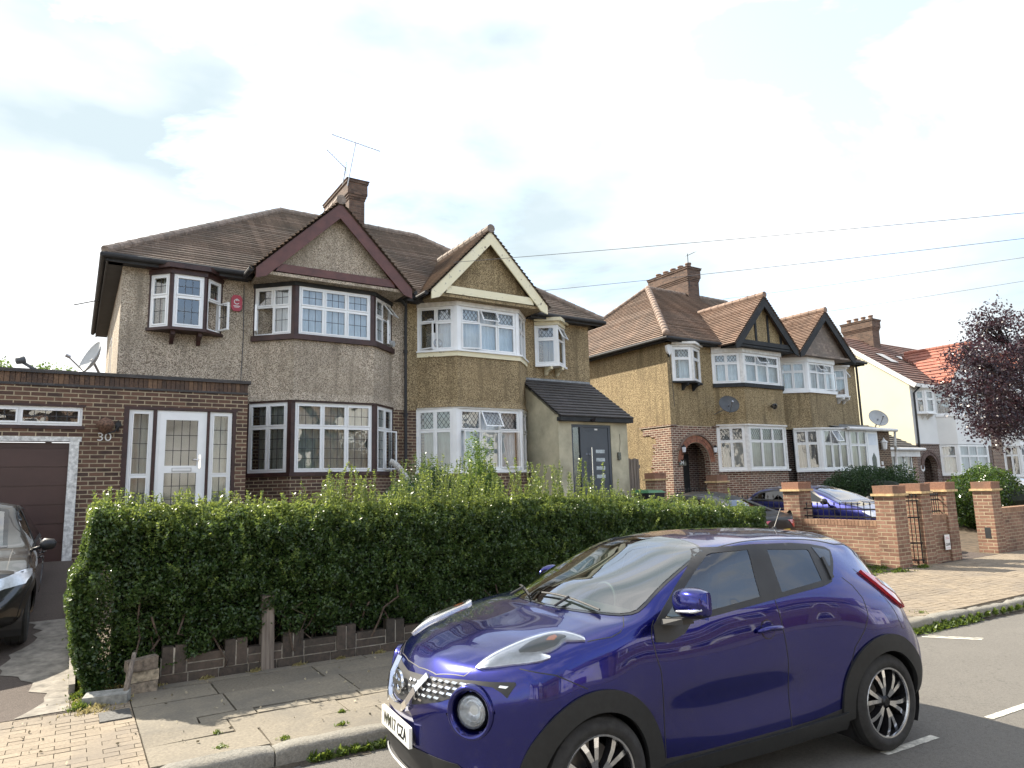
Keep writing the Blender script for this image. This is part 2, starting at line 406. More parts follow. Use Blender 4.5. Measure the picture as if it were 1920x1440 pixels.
# ------------------------------------------------------------------ roofs
def clip_band(poly, lo, hi):
    def cl(P, k, s):
        o = []
        for i in range(len(P)):
            a, b = P[i], P[(i+1) % len(P)]
            da, db = s*(a[1]-k), s*(b[1]-k)
            if da >= 0: o.append(a)
            if (da > 0 > db) or (da < 0 < db):
                t = da/(da-db); o.append((a[0]+(b[0]-a[0])*t, k))
        return o
    P = cl(poly, lo, 1)
    return cl(P, hi, -1) if len(P) > 2 else P
def roof_plane(mb, pts, gauge=.115, lift=.042, m=0):
    P = [Vector(p) for p in pts]
    n = (P[1]-P[0]).cross(P[2]-P[0]).normalized()
    if n.z < 0: P.reverse(); n = -n
    t = Vector((0, 0, 1)).cross(n).normalized(); b = n.cross(t)
    o = P[0]; pl = [((p-o).dot(t), (p-o).dot(b)) for p in P]
    v0 = min(p[1] for p in pl); v1 = max(p[1] for p in pl)
    mb.face([o+t*u+b*v-n*.03 for u, v in reversed(pl)], m)
    k = v0; rr = random.Random(int(v1*1000) % 97)
    while k < v1-1e-4:
        q = clip_band(pl, k, min(k+gauge, v1))
        if len(q) > 2:
            jl = lift*(1+rr.uniform(-.12, .12))
            def off(u, v): return o+t*u+b*v+n*(jl*(1-(v-k)/gauge)+.002)
            mb.face([off(u, v) for u, v in q], m)
            us = [u for u, v in q if abs(v-k) < 1e-5]
            if len(us) >= 2:
                a, c = min(us), max(us)
                mb.face([o+t*a+b*k-n*.01, o+t*c+b*k-n*.01, off(c, k), off(a, k)], m)
        k += gauge
def ridge_line(mb, a, b, r=.11, seg=.32, m=0, col=None):
    a = Vector(a); b = Vector(b); L = (b-a).length; n = max(1, int(L/seg)); d = (b-a)/n
    for i in range(n):
        p = a+d*i; q = p+d*1.03
        mb.tube([p, q], [r*1.06, r*.95], 10, m)
# ------------------------------------------------------------------ windows
def curtain_part(win, F, u0, u1, v0, v1, w, mat, amp=.018, wl=.11):
    b = MB(); n = max(6, int((u1-u0)/.02)); ph = random.uniform(0, 6)
    P = []
    for i in range(n+1):
        u = u0+(u1-u0)*i/n
        P.append((u, w+amp*(math.sin(u/wl*2*PI+ph)+.5*math.sin(u/wl*3.3+ph*2))))
    for i in range(n):
        b.face([F(P[i][0], v0, P[i][1]), F(P[i+1][0], v0, P[i+1][1]), F(P[i+1][0], v1, P[i+1][1]), F(P[i][0], v1, P[i][1])])
    return b.build('curtain', mat, win, smooth=True)
def leads(b, F, u0, u1, v0, v1, w, style, m, t=.011):
    if style == 'grid':
        nu = max(2, round((u1-u0)/.15)); nv = max(2, round((v1-v0)/.24))
        for i in range(1, nu): u = u0+(u1-u0)*i/nu; b.fbox(F, u-t/2, u+t/2, v0, v1, w-.003, w+.003, m)
        for i in range(1, nv): v = v0+(v1-v0)*i/nv; b.fbox(F, u0, u1, v-t/2, v+t/2, w-.0045, w+.0045, m)
    elif style == 'diamond':
        du = .115; sl = 1.35
        for sgn in (1, -1):
            k = -8
            while k < 40:
                # line: (u-u0) = k*du + sgn*(v-v0)/sl
                pts = []
                for v in (v0, v1):
                    pts.append((u0+k*du+sgn*(v-v0)/sl, v))
                (ua, va), (ub, vb) = pts
                # clip in u
                def at(u): return va+(vb-va)*(u-ua)/(ub-ua)
                lo, hi = min(ua, ub), max(ua, ub)
                if hi > u0 and lo < u1:
                    c0, c1 = max(lo, u0), min(hi, u1)
                    if c1-c0 > .01:
                        p, q = (c0, at(c0)), (c1, at(c1))
                        dx, dy = q[0]-p[0], q[1]-p[1]; L = math.hypot(dx, dy); nx, ny = -dy/L*t/2, dx/L*t/2
                        ww = w+.004+(.001 if sgn > 0 else 0)
                        b.face([F(p[0]-nx, p[1]-ny, ww), F(q[0]-nx, q[1]-ny, ww), F(q[0]+nx, q[1]+ny, ww), F(p[0]+nx, p[1]+ny, ww)], m)
                k += 1
def window(root, F, w, h, cols, tr, frame_mat='upvc', top='grid', low='grid', curtain='net', room=True, opens=(), fw=.05, sw=.03, pane='pane', depth=.07, cmask=None, flat_top=False, name='window', curt_w=-.16, curt_top=None):
    """cols: list of column widths (fractions), tr: transom height from the bottom as a fraction (None: no top lights).
       opens: (col, 'top'|'low', hinge, angle)"""
    fb = MB(); gb = MB()
    fb.fbox(F, 0, w, 0, fw, -depth, 0); fb.fbox(F, 0, w, h-fw, h, -depth, 0)
    fb.fbox(F, 0, fw, fw, h-fw, -depth, 0); fb.fbox(F, w-fw, w, fw, h-fw, -depth, 0)
    iw = w-2*fw; ih = h-2*fw; tot = sum(cols); x = fw; edges = [fw]
    for c in cols: x += iw*c/tot; edges.append(x)
    mw = .032; vt = fw+ih*tr if tr else None
    segs = [(fw, h-fw, 'low')] if tr is None else [(fw, vt-mw/2, 'low'), (vt+mw/2, h-fw, 'top')]
    for i in range(1, len(edges)-1): fb.fbox(F, edges[i]-mw/2, edges[i]+mw/2, fw, h-fw, -depth+.004, -.004)
    if tr:
        for i in range(len(cols)):
            a = edges[i]+(mw/2 if i else 0); c = edges[i+1]-(mw/2 if i < len(cols)-1 else 0)
            fb.fbox(F, a, c, vt-mw/2, vt+mw/2, -depth+.006, -.006)
    win = fb.build(name, frame_mat, root)
    op = {(a, b_): (c, d) for a, b_, c, d in opens}
    for i in range(len(cols)):
        a = edges[i]+(mw/2 if i else 0)+.002; c = edges[i+1]-(mw/2 if i < len(cols)-1 else 0)-.002
        for (v0, v1, kind) in segs:
            v0 += .002; v1 -= .002
            style = top if kind == 'top' else low
            if (i, kind) in op:
                hinge, ang = op[(i, kind)]
                sb = MB(); g2 = MB()
                ca, sa = math.cos(R(ang)), math.sin(R(ang))
                if hinge == 'top':
                    def G(u, v, w_, v1=v1): dv = v-v1; return F(u, v1+dv*ca+w_*sa*0, w_*ca - dv*sa)
                elif hinge == 'left':
                    def G(u, v, w_, a=a): du = u-a; return F(a+du*ca-w_*sa, v, w_*ca+du*sa)
                else:
                    def G(u, v, w_, c=c): du = c-u; return F(c-du*ca+w_*sa, v, w_*ca+du*sa)
                T = G
                sb_m = sb
                for (p, q, r_, s_) in ((a, c, v0, v0+sw), (a, c, v1-sw, v1), (a, a+sw, v0+sw, v1-sw), (c-sw, c, v0+sw, v1-sw)):
                    sb_m.fbox(T, p, q, r_, s_, -.02, .025)
                ca_o = sb.build('casement', frame_mat, win)
                g2.face([T(a+sw, v0+sw, 0), T(c-sw, v0+sw, 0), T(c-sw, v1-sw, 0), T(a+sw, v1-sw, 0)], 0)
                if style: leads(g2, T, a+sw, c-sw, v0+sw, v1-sw, 0, style, 1)
                g2.build('pane', [pane, 'leading'], win)
            else:
                for (p, q, r_, s_) in ((a, c, v0, v0+sw), (a, c, v1-sw, v1), (a, a+sw, v0+sw, v1-sw), (c-sw, c, v0+sw, v1-sw)):
                    gb.fbox(F, p, q, r_, s_, -.045, .012, 2)
                ap = random.uniform(-.0015, .0015)      # panes never sit quite parallel
                gb.face([F(a+sw, v0+sw, -.02+ap), F(c-sw, v0+sw, -.02-ap), F(c-sw, v1-sw, -.02), F(a+sw, v1-sw, -.02+ap)], 0)
                if style: leads(gb, F, a+sw, c-sw, v0+sw, v1-sw, -.02, style, 1)
    gb.build('pane', [pane, 'leading', frame_mat], win)
    if curtain:
        spans = [(fw*.5, w-fw*.5)] if cmask is None else [(edges[i], edges[j]) for i, j in cmask]
        for (a, c) in spans: curtain_part(win, F, a, c, fw*.4, (h-fw*.4) if curt_top is None else h*curt_top, curt_w, curtain)
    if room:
        rb = MB(); rb.face([F(0, 0, -.30), F(w, 0, -.30), F(w, h, -.30), F(0, h, -.30)])  # dark sheet behind the glass stands in for the unlit room
        rb.build('room_shade_sheet', 'room', win)
    return win
# ------------------------------------------------------------------ ground, road, pavement
def asphalt(name, c, agg=.35, crack=True):
    m, t, b = mat_new(name)
    f = noise(t, 130, 3, .7); g = noise(t, 1.3, 7, .65)
    col = ramp(t, [(.25, tuple(x*.55 for x in c)), (.55, c), (.8, tuple(min(1, x*2.1) for x in c))], f)
    col = mixc(t, ramp(t, [(.4, (0, 0, 0)), (.7, (.6,)*3)], g), col, tuple(x*.62 for x in c))
    col = mixc(t, ramp(t, [(.58, (0, 0, 0)), (.75, (.4,)*3)], noise(t, .55, 6)), col, tuple(min(1, x*1.5) for x in c))
    vc = t.nodes.new('ShaderNodeTexVoronoi'); vc.feature = 'DISTANCE_TO_EDGE'; vc.inputs['Scale'].default_value = .55
    wv = t.nodes.new('ShaderNodeVectorMath'); wv.operation = 'ADD'; nz_ = t.nodes.new('ShaderNodeTexNoise'); nz_.inputs['Scale'].default_value = 2.5; nz_.inputs['Detail'].default_value = 6
    t.links.new(pos(t), nz_.inputs['Vector']); t.links.new(pos(t), wv.inputs[0]); t.links.new(nz_.outputs['Color'], wv.inputs[1]); t.links.new(wv.outputs[0], vc.inputs['Vector'])
    col = mixc(t, ramp(t, [(.0, (.45,)*3), (.004, (.3,)*3), (.008, (0, 0, 0))], vc.outputs['Distance']), col, tuple(x*.35 for x in c))
    col = mixc(t, ramp(t, [(.3, (0, 0, 0)), (.6, (.55,)*3)], noise(t, 42, 3, .7)), col, tuple(min(1, x*1.5) for x in c))
    t.links.new(col, b.inputs['Base Color']); b.inputs['Roughness'].default_value = .85
    bump(t, b, f, .9, .012)
    return m
M['asphalt'] = asphalt('road_asphalt', (.125, .117, .103))
M['drive_tarmac'] = asphalt('drive_tarmac', (.075, .058, .048))
M['soil'] = plain('garden_soil', (.10, .075, .05), .95, var=.4, vs=7)
M['concrete'] = plain('patchy_concrete', (.22, .20, .17), .9, var=.3, vs=9)
M['line'] = plain('worn_road_paint', (.55, .53, .46), .8, var=.35, vs=22)
M['slab'] = isl('paving_slabs', [(0, (.125, .108, .082)), (.5, (.17, .148, .112)), (1, (.215, .188, .142))], ns=45, nst=.4, stain=(.10, .093, .08), bmp=.5)
M['blocks'] = isl('block_pavers', [(0, (.175, .14, .10)), (.5, (.215, .175, .126)), (1, (.25, .205, .148))], ns=45, nst=.4, stain=(.14, .12, .098), bmp=.5)
M['kerbstone'] = isl('granite_kerb', [(0, (.20, .19, .165)), (1, (.29, .275, .235))], ns=55, nst=.5, bmp=.9, bd=.015, stain=(.2, .18, .14))
M['joint'] = plain('joint_grit', (.075, .062, .045), .95, var=.4, vs=30)
b = MB(); b.box(-150, 300, -150, 300, -1.4, -.30); structure(b.build('ground', 'soil'))
b = MB()
xs = [-60, -20, -6, 0, 3, 6, 9, 12, 14, 18, 24, 40, 90]
for a, c in zip(xs[:-1], xs[1:]):
    b.face([(a, -4.2, -.16), (c, -4.2, -.16), (c, KY(c), -.16), (a, KY(a), -.16)])
structure(b.build('road', 'asphalt'))
b = MB(); b.box(-60, 90, -13, -4.2, -.3, -.05); structure(b.build('far_pavement', 'slab'))
def terrain(name, x0, x1, y0f, y1, mat, dz=0, nx=20, ny=20):
    b = MB()
    for i in range(nx):
        for j in range(ny):
            P = []
            for (a, c) in ((i, j), (i+1, j), (i+1, j+1), (i, j+1)):
                x = x0+(x1-x0)*a/nx; ya = y0f(x) if callable(y0f) else y0f; y = ya+(y1-ya)*c/ny
                P.append((x, y, gz(x, y)+dz))
            b.face(P)
    return b.build(name, mat, smooth=True)
structure(terrain('garden_ground', -30, 60, lambda x: WY(x)-.1, 26, 'soil', -.02, 60, 30))
structure(terrain('driveway', -3.4, .08, lambda x: KY(x)+1.9, 13.8, 'drive_tarmac', .004, 6, 20))
structure(terrain('driveway', 9.75, 13.6, lambda x: WY(x)-.05, 16, 'drive_tarmac', .004, 6, 20))
structure(terrain('driveway', 14.9, 17.2, lambda x: WY(x)-.05, 16, 'drive_tarmac', .004, 6, 20))
# worn concrete strip and white edging by the left drive
b = MB(); rr = random.Random(5); pl = []
for i in range(26):
    t = i/25; y = 7.35+3.4*t; pl.append((-.32+.18*math.sin(t*9)+rr.uniform(-.07, .07)-(.1 if t > .75 else 0), y))
pr = [(.09, p[1]) for p in pl]
for i in range(25): b.face([(pl[i][0], pl[i][1], gz(0, pl[i][1])+.010), (pr[i][0], pr[i][1], gz(0, pr[i][1])+.010), (pr[i+1][0], pr[i+1][1], gz(0, pr[i+1][1])+.010), (pl[i+1][0], pl[i+1][1], gz(0, pl[i+1][1])+.010)])
structure(b.build('concrete_strip', 'concrete'))
b = MB(); y = 7.9
for L_ in (.9, .8, .9, .9, .9):
    b.hexa([(.08, y, gz(0, y)-.02), (.13, y, gz(0, y)-.02), (.13, y+L_-.03, gz(0, y+L_)-.02), (.08, y+L_-.03, gz(0, y+L_)-.02), (.08, y, gz(0, y)+.09), (.13, y, gz(0, y)+.09), (.13, y+L_-.03, gz(0, y+L_)+.09), (.08, y+L_-.03, gz(0, y+L_)+.09)]); y += L_
structure(b.build('path_edging', 'concrete'))
# pavement: bed, slabs, block crossovers, all following the road edge
b = MB()
for a, c in zip(xs[:-1], xs[1:]):
    b.face([(a, KY(a)+.1, gz(a, 5)-.022), (c, KY(c)+.1, gz(c, 5)-.022), (c, WY(c)+.0, gz(c, 5)-.022), (a, WY(a), gz(a, 5)-.022)])
structure(b.build('pavement_bed', 'joint'))
def slab_at(b, x0, x1, t0, t1, g=.008, jit=.004, rr=random):
    def P(x, t): y0 = KY(x)+.14; y1 = WY(x)-.02; return y0+(y1-y0)*t
    dz = [rr.uniform(-jit, jit) for _ in range(4)]
    xa, xb = x0+g/2, x1-g/2; L = WY(x0)-KY(x0)-.16; ga = g/2/L
    ta, tb = t0+ga, t1-ga; z = gz((x0+x1)/2, 5)
    q = [(xa, P(xa, ta)), (xb, P(xb, ta)), (xb, P(xb, tb)), (xa, P(xa, tb))]
    ch = .004
    b.hexa([(x, y, z-.05) for x, y in q]+[(x, y, z+d) for (x, y), d in zip(q, dz)])
b = MB(); rr = random.Random(11)
rows = [(0, .20, .95), (.20, .36, .9), (.36, .44, .45), (.44, .72, 1.05), (.72, .93, 1.0), (.93, 1.0, 3.0)]
for ri, (t0, t1, L_) in enumerate(rows):
    x = .55+(ri % 2)*.0
    first = True
    while x < 9.2:
        w_ = L_*(rr.uniform(.7, 1.0) if first else rr.uniform(.96, 1.03)); first = False
        slab_at(b, x, min(x+w_, 9.3), t0, t1, .016, .009, rr); x += w_
structure(b.build('pavement', 'slab'))
b = MB()
def blocks(b, xa, xb, rr):
    n = 23
    for r_ in range(n):
        t0, t1 = r_/n, (r_+1)/n; x = xa+(0 if r_ % 2 else -.1)
        while x < xb:
            a = max(x, xa); c = min(x+.2, xb)
            if c-a > .03: slab_at(b, a, c, t0, t1, .005, .0025, rr)
            x += .2
blocks(b, -4.5, .55, rr); structure(b.build('block_crossover', 'blocks'))
b = MB(); blocks(b, 9.3, 24, rr); structure(b.build('block_crossover', 'blocks'))
# kerb
b = MB(); rr = random.Random(4); x = -5
def kerb_stone(b, x0, x1, zt, wd=.15, n=8):
    def nz(i, j): return math.sin(i*12.9+x0*7+j*3.1)*.004+rr.uniform(-.005, .005)
    prof = [(0, -.2), (0, -.035), (.015, -.008), (.05, 0), (.1, .001), (wd-.01, -.004), (wd, -.03), (wd, -.2)]
    rows_ = []
    for i in range(n+1):
        x = x0+.005+(x1-x0-.01)*i/n; e = .012 if i in (0, n) else 0
        rows_.append([(x, KY(x)+p-rr.uniform(0, .006), zt(x)+z-e*(1 if z > -.1 else 0)+nz(i, k)) for k, (p, z) in enumerate(prof)])
    i0 = len(b.v)
    for r_ in rows_: b.v += r_
    m = len(prof)
    for i in range(n):
        for j in range(m-1):
            a = i0+i*m+j; b.f.append((a, a+m, a+m+1, a+1)); b.m.append(0)
    b.f.append(tuple(i0+j for j in range(m))); b.m.append(0); b.f.append(tuple(i0+n*m+j for j in reversed(range(m)))); b.m.append(0)
def ktop(x):
    base = gz(x, 5)+.012
    if x < .45: return -.125
    if x < .62: return -.125+(base+.125)*(x-.45)/.17
    if x > 9.6: return max(base-.035, base-(x-9.6)*.03)
    return base
while x < 30:
    L_ = .9 if x > .45 else .905
    kerb_stone(b, x, x+L_, ktop); x += L_
structure(b.build('kerb', 'kerbstone', smooth=True, auto=50))
# gutter grit and road lines
b = MB(); rr = random.Random(9); x = -4
while x < 24:
    a = KY(x)-rr.uniform(.03, .12); c = KY(x+.25)-rr.uniform(.03, .12)
    b.face([(x, a, -.156), (x+.25, c, -.156), (x+.25, KY(x+.25)+.01, -.145), (x, KY(x)+.01, -.145)]); x += .25
structure(b.build('gutter_grit', 'joint'))
def line(x0, y0, x1, y1, w_, nm='road_marking'):
    b = MB(); d = Vector((x1-x0, y1-y0, 0)).normalized(); s = Vector((-d.y, d.x, 0))*w_/2; n = 10; rr = random.Random(int(x0*10))
    A = Vector((x0, y0, -.1555)); L_ = Vector((x1-x0, y1-y0, 0)).length
    for i in range(n):
        p = A+d*L_*i/n; q = A+d*L_*(i+1)/n; j = rr.uniform(.85, 1.0); b.face([p-s*j, q-s*j, q+s, p+s])
    structure(b.build(nm, 'line'))
for k in range(-3, 12):
    x0 = 4.97+1.36*k; line(x0, 2.95-.07*(x0-5), x0+.62, 2.95-.07*(x0+.62-5), .07)
line(8.83, 4.62, 9.20, 4.12, .05); line(8.93, 4.60, 9.28, 4.14, .03)
# manhole cover
b = MB(); b.box(.30, .53, 6.80, 7.08, -.045, -.028); t = b.build('manhole_cover', plain('cast_iron_cover', (.12, .12, .118), .6, .5, var=.3, vs=40)); structure(t)

# ------------------------------------------------------------------ low garden wall of house 30/32
M['overfired'] = isl('dark_overfired_bricks', [(0, (.035, .028, .022)), (.5, (.065, .05, .038)), (1, (.11, .08, .058))], ns=25, nst=.5, rough=.7, stain=(.03, .028, .02), bmp=.6)
LW = thing('low_brick_wall', 'low dark brick wall with paired upright bricks along the foot of the hedge', 'garden wall', (3, WY(3), -.04))
b = MB(); mb_ = MB(); x = .84; rr = random.Random(2); k = 0
def wy(x): return WY(x)
z0 = -.04
def wb(bb, x0, x1, za, zb, y0=0, y1=.1, j=.0):
    o = rr.uniform(-.004, .004); bb.hexa([(x0, wy(x0)+y0+o, za), (x1, wy(x1)+y0+o, za), (x1, wy(x1)+y1, za), (x0, wy(x0)+y1, za), (x0, wy(x0)+y0+o, zb), (x1, wy(x1)+y0+o, zb), (x1, wy(x1)+y1, zb), (x0, wy(x0)+y1, zb)])
while x < 9.3:
    if not (1.60 < x+.25 < 1.98):
        pass
    e = x+.215
    wb(b, x, x+.10, z0+.09, z0+.345, -.006); wb(b, x+.113, x+.213, z0+.09, z0+.345+rr.uniform(-.01, .01), -.006); wb(mb_, x+.098, x+.115, z0+.085, z0+.33, .0, .09)
    hl = .33
    wb(b, x+.228, x+.228+hl, z0+.09, z0+.162); wb(b, x+.228, x+.228+hl, z0+.174, z0+.245+rr.uniform(-.008, .008))
    x += .228+hl+.014
x = .80
while x < 9.4:
    wb(b, x, x+.27, z0-.05, z0+.078, -.004, .105); x += .283
b.build('brick', 'overfired', LW)
x = .8
wb(mb_, .83, 9.4, z0-.05, z0+.235, .012, .09); mb_.build('mortar', plain('grey_mortar', (.42, .38, .31), .9, var=.35, vs=15), LW)
PO = thing('fence_post', 'weathered grey timber post standing in the low brick wall in front of the hedge', 'post', (1.85, WY(1.85)-.03, -.04))
b = MB(); x = 1.76; y = WY(1.85)-.06
y += .03; b.hexa([(x, y, -.05), (x+.13, y-.008, -.05), (x+.13, y+.1, -.05), (x, y+.1, -.05), (x+.005, y+.03, .70), (x+.125, y+.02, .70), (x+.125, y+.12, .72), (x, y+.12, .71)]);
def postmat():
    m, t, b_ = mat_new('weathered_post')
    g = t.nodes.new('ShaderNodeMapping'); g.inputs['Scale'].default_value = (30, 30, 1.2); t.links.new(pos(t), g.inputs[0])
    t.links.new(ramp(t, [(.3, (.07, .055, .045)), (.7, (.30, .25, .2))], noise(t, 1, 5, .6, g.outputs[0])), b_.inputs['Base Color']); b_.inputs['Roughness'].default_value = .9; return m
M['post'] = postmat(); b.build('timber', 'post', PO)
for i, (x, y, z, a, lbl) in enumerate(((.66, 7.55, -.04, .05, 'bottom brick of the small loose stack at the left end of the low wall'), (.67, 7.56, .06, .12, 'middle brick of the small loose stack at the left end of the low wall'), (.66, 7.55, .16, .2, 'top brick of the small loose stack at the left end of the low wall'))):
    b = MB(); c, s = math.cos(a), math.sin(a)
    P = [(x+u*c-v*s, y+u*s+v*c) for u, v in ((-.13, 0), (.13, 0), (.13, .12), (-.13, .12))]
    b.hexa([(p[0], p[1], z) for p in P]+[(p[0]+.002, p[1], z+.095+(.02 if i == 2 and k in (1, 2) else 0)) for k, p in enumerate(P)])
    o = b.build('loose_brick', plain('worn_brick_%d' % i, ((.28, .23, .17), (.36, .30, .21), (.20, .16, .12))[i], .9, var=.4, vs=22)); tag(recentre(o, (x, y, z)), lbl, 'brick', 'loose bricks by the wall')
b = MB(); b.hexa([(.18, 7.42, -.04), (.52, 7.30, -.04), (.56, 7.42, -.04), (.22, 7.54, -.04), (.18, 7.42, .03), (.52, 7.30, .04), (.56, 7.42, .06), (.22, 7.54, .05)])
tag(recentre(b.build('stone_slab', plain('grey_slab', (.25, .25, .23), .85, var=.3, vs=18)), (.37, 7.4, -.04)), 'grey concrete slab leaning flat at the left foot of the hedge', 'slab')
b = MB(); b.tube([(.50, 7.34, -.04), (.53, 7.42, .1), (.58, 7.52, .34)], [.02, .026, .018], 7)
tag(recentre(b.build('wood_stake', 'post', smooth=True), (.5, 7.34, -.04)), 'short wooden stake leaning beside the loose bricks', 'stake')

# ------------------------------------------------------------------ brick garden walls and pillars further along
def pillar(x0, x1, y0, y1, zt, lbl, nm='brick_pillar', hole=None):
    z = gz(x0, y0)-.03; c = ((x0+x1)/2, (y0+y1)/2, z+.03)
    t = thing(nm, lbl, 'pillar', c, 'orange brick pillars')
    b = MB(); b.box(x0, x1, y0, y1, z, zt-.20)
    b.build('shaft', 'brick_garden', t)
    b = MB(); b.box(x0-.045, x1+.045, y0-.045, y1+.045, zt-.20, zt-.155); b.build('tile_course', plain('buff_creasing_tile', (.50, .36, .20), .85, var=.25, vs=12) if 'buff' not in M else M['buff'], t)
    b = MB(); b.box(x0-.012, x1+.012, y0-.012, y1+.012, zt-.155, zt-.04)
    n = 3
    for i in range(n):
        a = x0-.015+(x1-x0+.03)*i/n; b.box(a+.004, a+(x1-x0+.03)/n-.004, y0-.02, y1+.02, zt-.04, zt+.0)
    b.build('coping_brick', isl('coping_bricks', [(0, (.15, .07, .045)), (.5, (.23, .11, .07)), (1, (.30, .165, .105))], stain=(.10, .07, .05)), t)
    if hole:
        b = MB(); b.box(x0-.003, x0+.02, y0+.1, y0+.22, hole, hole+.24); b.build('recess', 'black_timber', t)
    return t
M['buff'] = plain('buff_creasing_tile', (.52, .38, .20), .85, var=.25, vs=12)
pillar(13.35, 13.80, 7.25, 7.62, 1.60, 'orange brick pillar at the street corner of the blue car drive, left of the iron gate')
pillar(14.32, 14.68, 7.22, 7.60, 1.62, 'orange brick pillar just right of the black iron gate')
pillar(15.28, 15.66, 7.20, 7.58, 1.63, 'orange brick pillar right of the short railing above the white sign')
pillar(17.30, 17.72, 7.20, 7.58, 1.60, 'orange brick pillar with a dark hole low down, beyond the driveway gap', hole=.35)
pillar(13.58, 14.02, 9.45, 9.85, 1.70, 'orange brick pillar between the black car and the blue car')
pillar(12.9, 13.3, 13.2, 13.55, 2.02, 'orange brick pillar near the timber gate, left of the arched doorway')
pillar(14.55, 14.95, 12.55, 12.9, 1.92, 'orange brick pillar in front of the right side of the arched doorway')
def wall_seg(name, lbl, x0, x1, y0, y1, z0, z1, mat='brick_garden', cap=True):
    t = thing(name, lbl, 'garden wall', ((x0+x1)/2, (y0+y1)/2, z0))
    b = MB(); b.box(x0, x1, y0, y1, z0, z1-(.11 if cap else 0)); b.build('brickwork', mat, t)
    if cap:
        b = MB(); lx = (x1-x0) > (y1-y0); L_ = (x1-x0) if lx else (y1-y0); n = int(L_/.075)
        for i in range(n):
            a = i*L_/n
            if lx: b.box(x0+a+.004, x0+a+L_/n-.004, y0-.005, y1+.005, z1-.11, z1)
            else: b.box(x0-.005, x1+.005, y0+a+.004, y0+a+L_/n-.004, z1-.11, z1)
        b.build('coping_brick', isl('coping_bricks', [(0, (.17, .09, .055)), (.5, (.25, .14, .09)), (1, (.32, .20, .125))], stain=(.13, .09, .06)), t)
    return t
wall_seg('garden_wall', 'low orange brick wall with railings in front of the blue car', 13.62, 13.86, 7.62, 9.45, -.02, .90)
wall_seg('garden_wall', 'low brick wall behind the black car running back to the house', 13.66, 13.9, 9.85, 13.2, .1, 1.05)
wall_seg('garden_wall', 'low orange brick wall under the short railing, carrying the white sign', 14.68, 15.28, 7.24, 7.46, -.02, .98)
wall_seg('garden_wall', 'low reddish brick wall below the big green bush', 15.9, 16.1, 7.9, 14.5, 0, .62, 'brick_red')
wall_seg('garden_wall', 'brick wall continuing right of the pillar with the dark hole', 17.72, 24, 7.25, 7.47, -.02, 1.0)
wall_seg('garden_wall', 'low brick wall between the pillars in front of the arched doorway', 13.3, 14.55, 12.85, 13.05, .4, 1.25)
def railing(name, lbl, A, B_, z0, z1, n, cat='railing', finial=True):
    t = thing(name, lbl, cat, ((A[0]+B_[0])/2, (A[1]+B_[1])/2, z0), 'black iron railings')
    A = Vector((A[0], A[1], 0)); B_ = Vector((B_[0], B_[1], 0))
    for zz in (z0+.06, z1-.14): b = MB(); b.bar(A+Vector((0, 0, zz)), B_+Vector((0, 0, zz)), .012, .03); b.build('rail', 'iron', t)
    for i in range(n):
        p = A+(B_-A)*(i+.5)/n; b = MB(); b.tube([p+Vector((0, 0, z0+.0)), p+Vector((0, 0, z1-.05))], .008, 6)
        if finial: b.lathe(p+Vector((0, 0, z1-.06)), (0, 0, 1), [(0, .008), (.015, .02), (.03, .016), (.075, .0)], 6)
        b.build('bar', 'iron', t)
    return t
railing('railing', 'black spiked iron railing on the low wall in front of the blue car', (13.74, 7.62), (13.74, 9.45), .90, 1.26, 14)
railing('railing', 'short black spiked railing between two orange pillars above the white sign', (14.68, 7.35), (15.28, 7.35), .98, 1.42, 7)
railing('railing', 'black railing in front of the arched doorway steps', (13.3, 12.95), (14.55, 12.95), 1.25, 1.60, 12)
railing('railing', 'black railing further back between the black car and the blue car tail', (13.78, 9.9), (13.78, 13.1), 1.05, 1.42, 22)
GT = railing('iron_gate', 'black spiked iron gate standing half open between two orange brick pillars', (14.32, 7.28), (13.95, 7.62), .06, 1.42, 7, 'gate')
b = MB()
for zz in (.45, .95): b.bar((14.32, 7.28, zz), (13.95, 7.62, zz), .01, .03)
b.bar((13.95, 7.62, .06), (13.95, 7.62, 1.3), .03, .03); b.bar((14.30, 7.30, .06), (14.30, 7.30, 1.3), .02, .02); b.build('gate_frame', 'iron', GT)
WG = thing('timber_gate', 'weathered timber side gate between the cream porch and the golden house', 'gate', (13.6, 15.4, .6))
for i in range(13):
    x = 12.95+i*.115; b = MB(); b.box(x, x+.10, 15.40, 15.42, .5, 2.48+.02*(i % 2)); b.build('board', 'post', WG)
b = MB(); b.box(12.9, 14.5, 15.425, 15.46, 2.2, 2.3); b.box(12.9, 14.5, 15.425, 15.46, 1.0, 1.1); b.build('rail', 'post', WG)
SG = thing('warning_sign', 'small white sign reading CLEAR fixed to the orange brick wall under the short railing', 'sign', (15.1, 7.22, .35))
F = frame((15.12, 7.20, .42), (1, 0, 0), (0, -1, 0)); b = MB(); b.fbox(F, -.10, .10, -.15, .15, 0, .008); b.fbox(F, -.08, .08, .06, .075, .008, .01, 1); b.fbox(F, -.06, .06, .09, .105, .008, .01, 1); b.fbox(F, -.07, .07, -.12, -.11, .008, .01, 1); b.build('plate', ['white_trim', plain('faded_pink', (.65, .4, .42), .6)], SG)
text_mesh('CLEAR', .07, .001, F, 0, -.045, .01, 'black', 'lettering', SG, shx=.85, bold=.001)
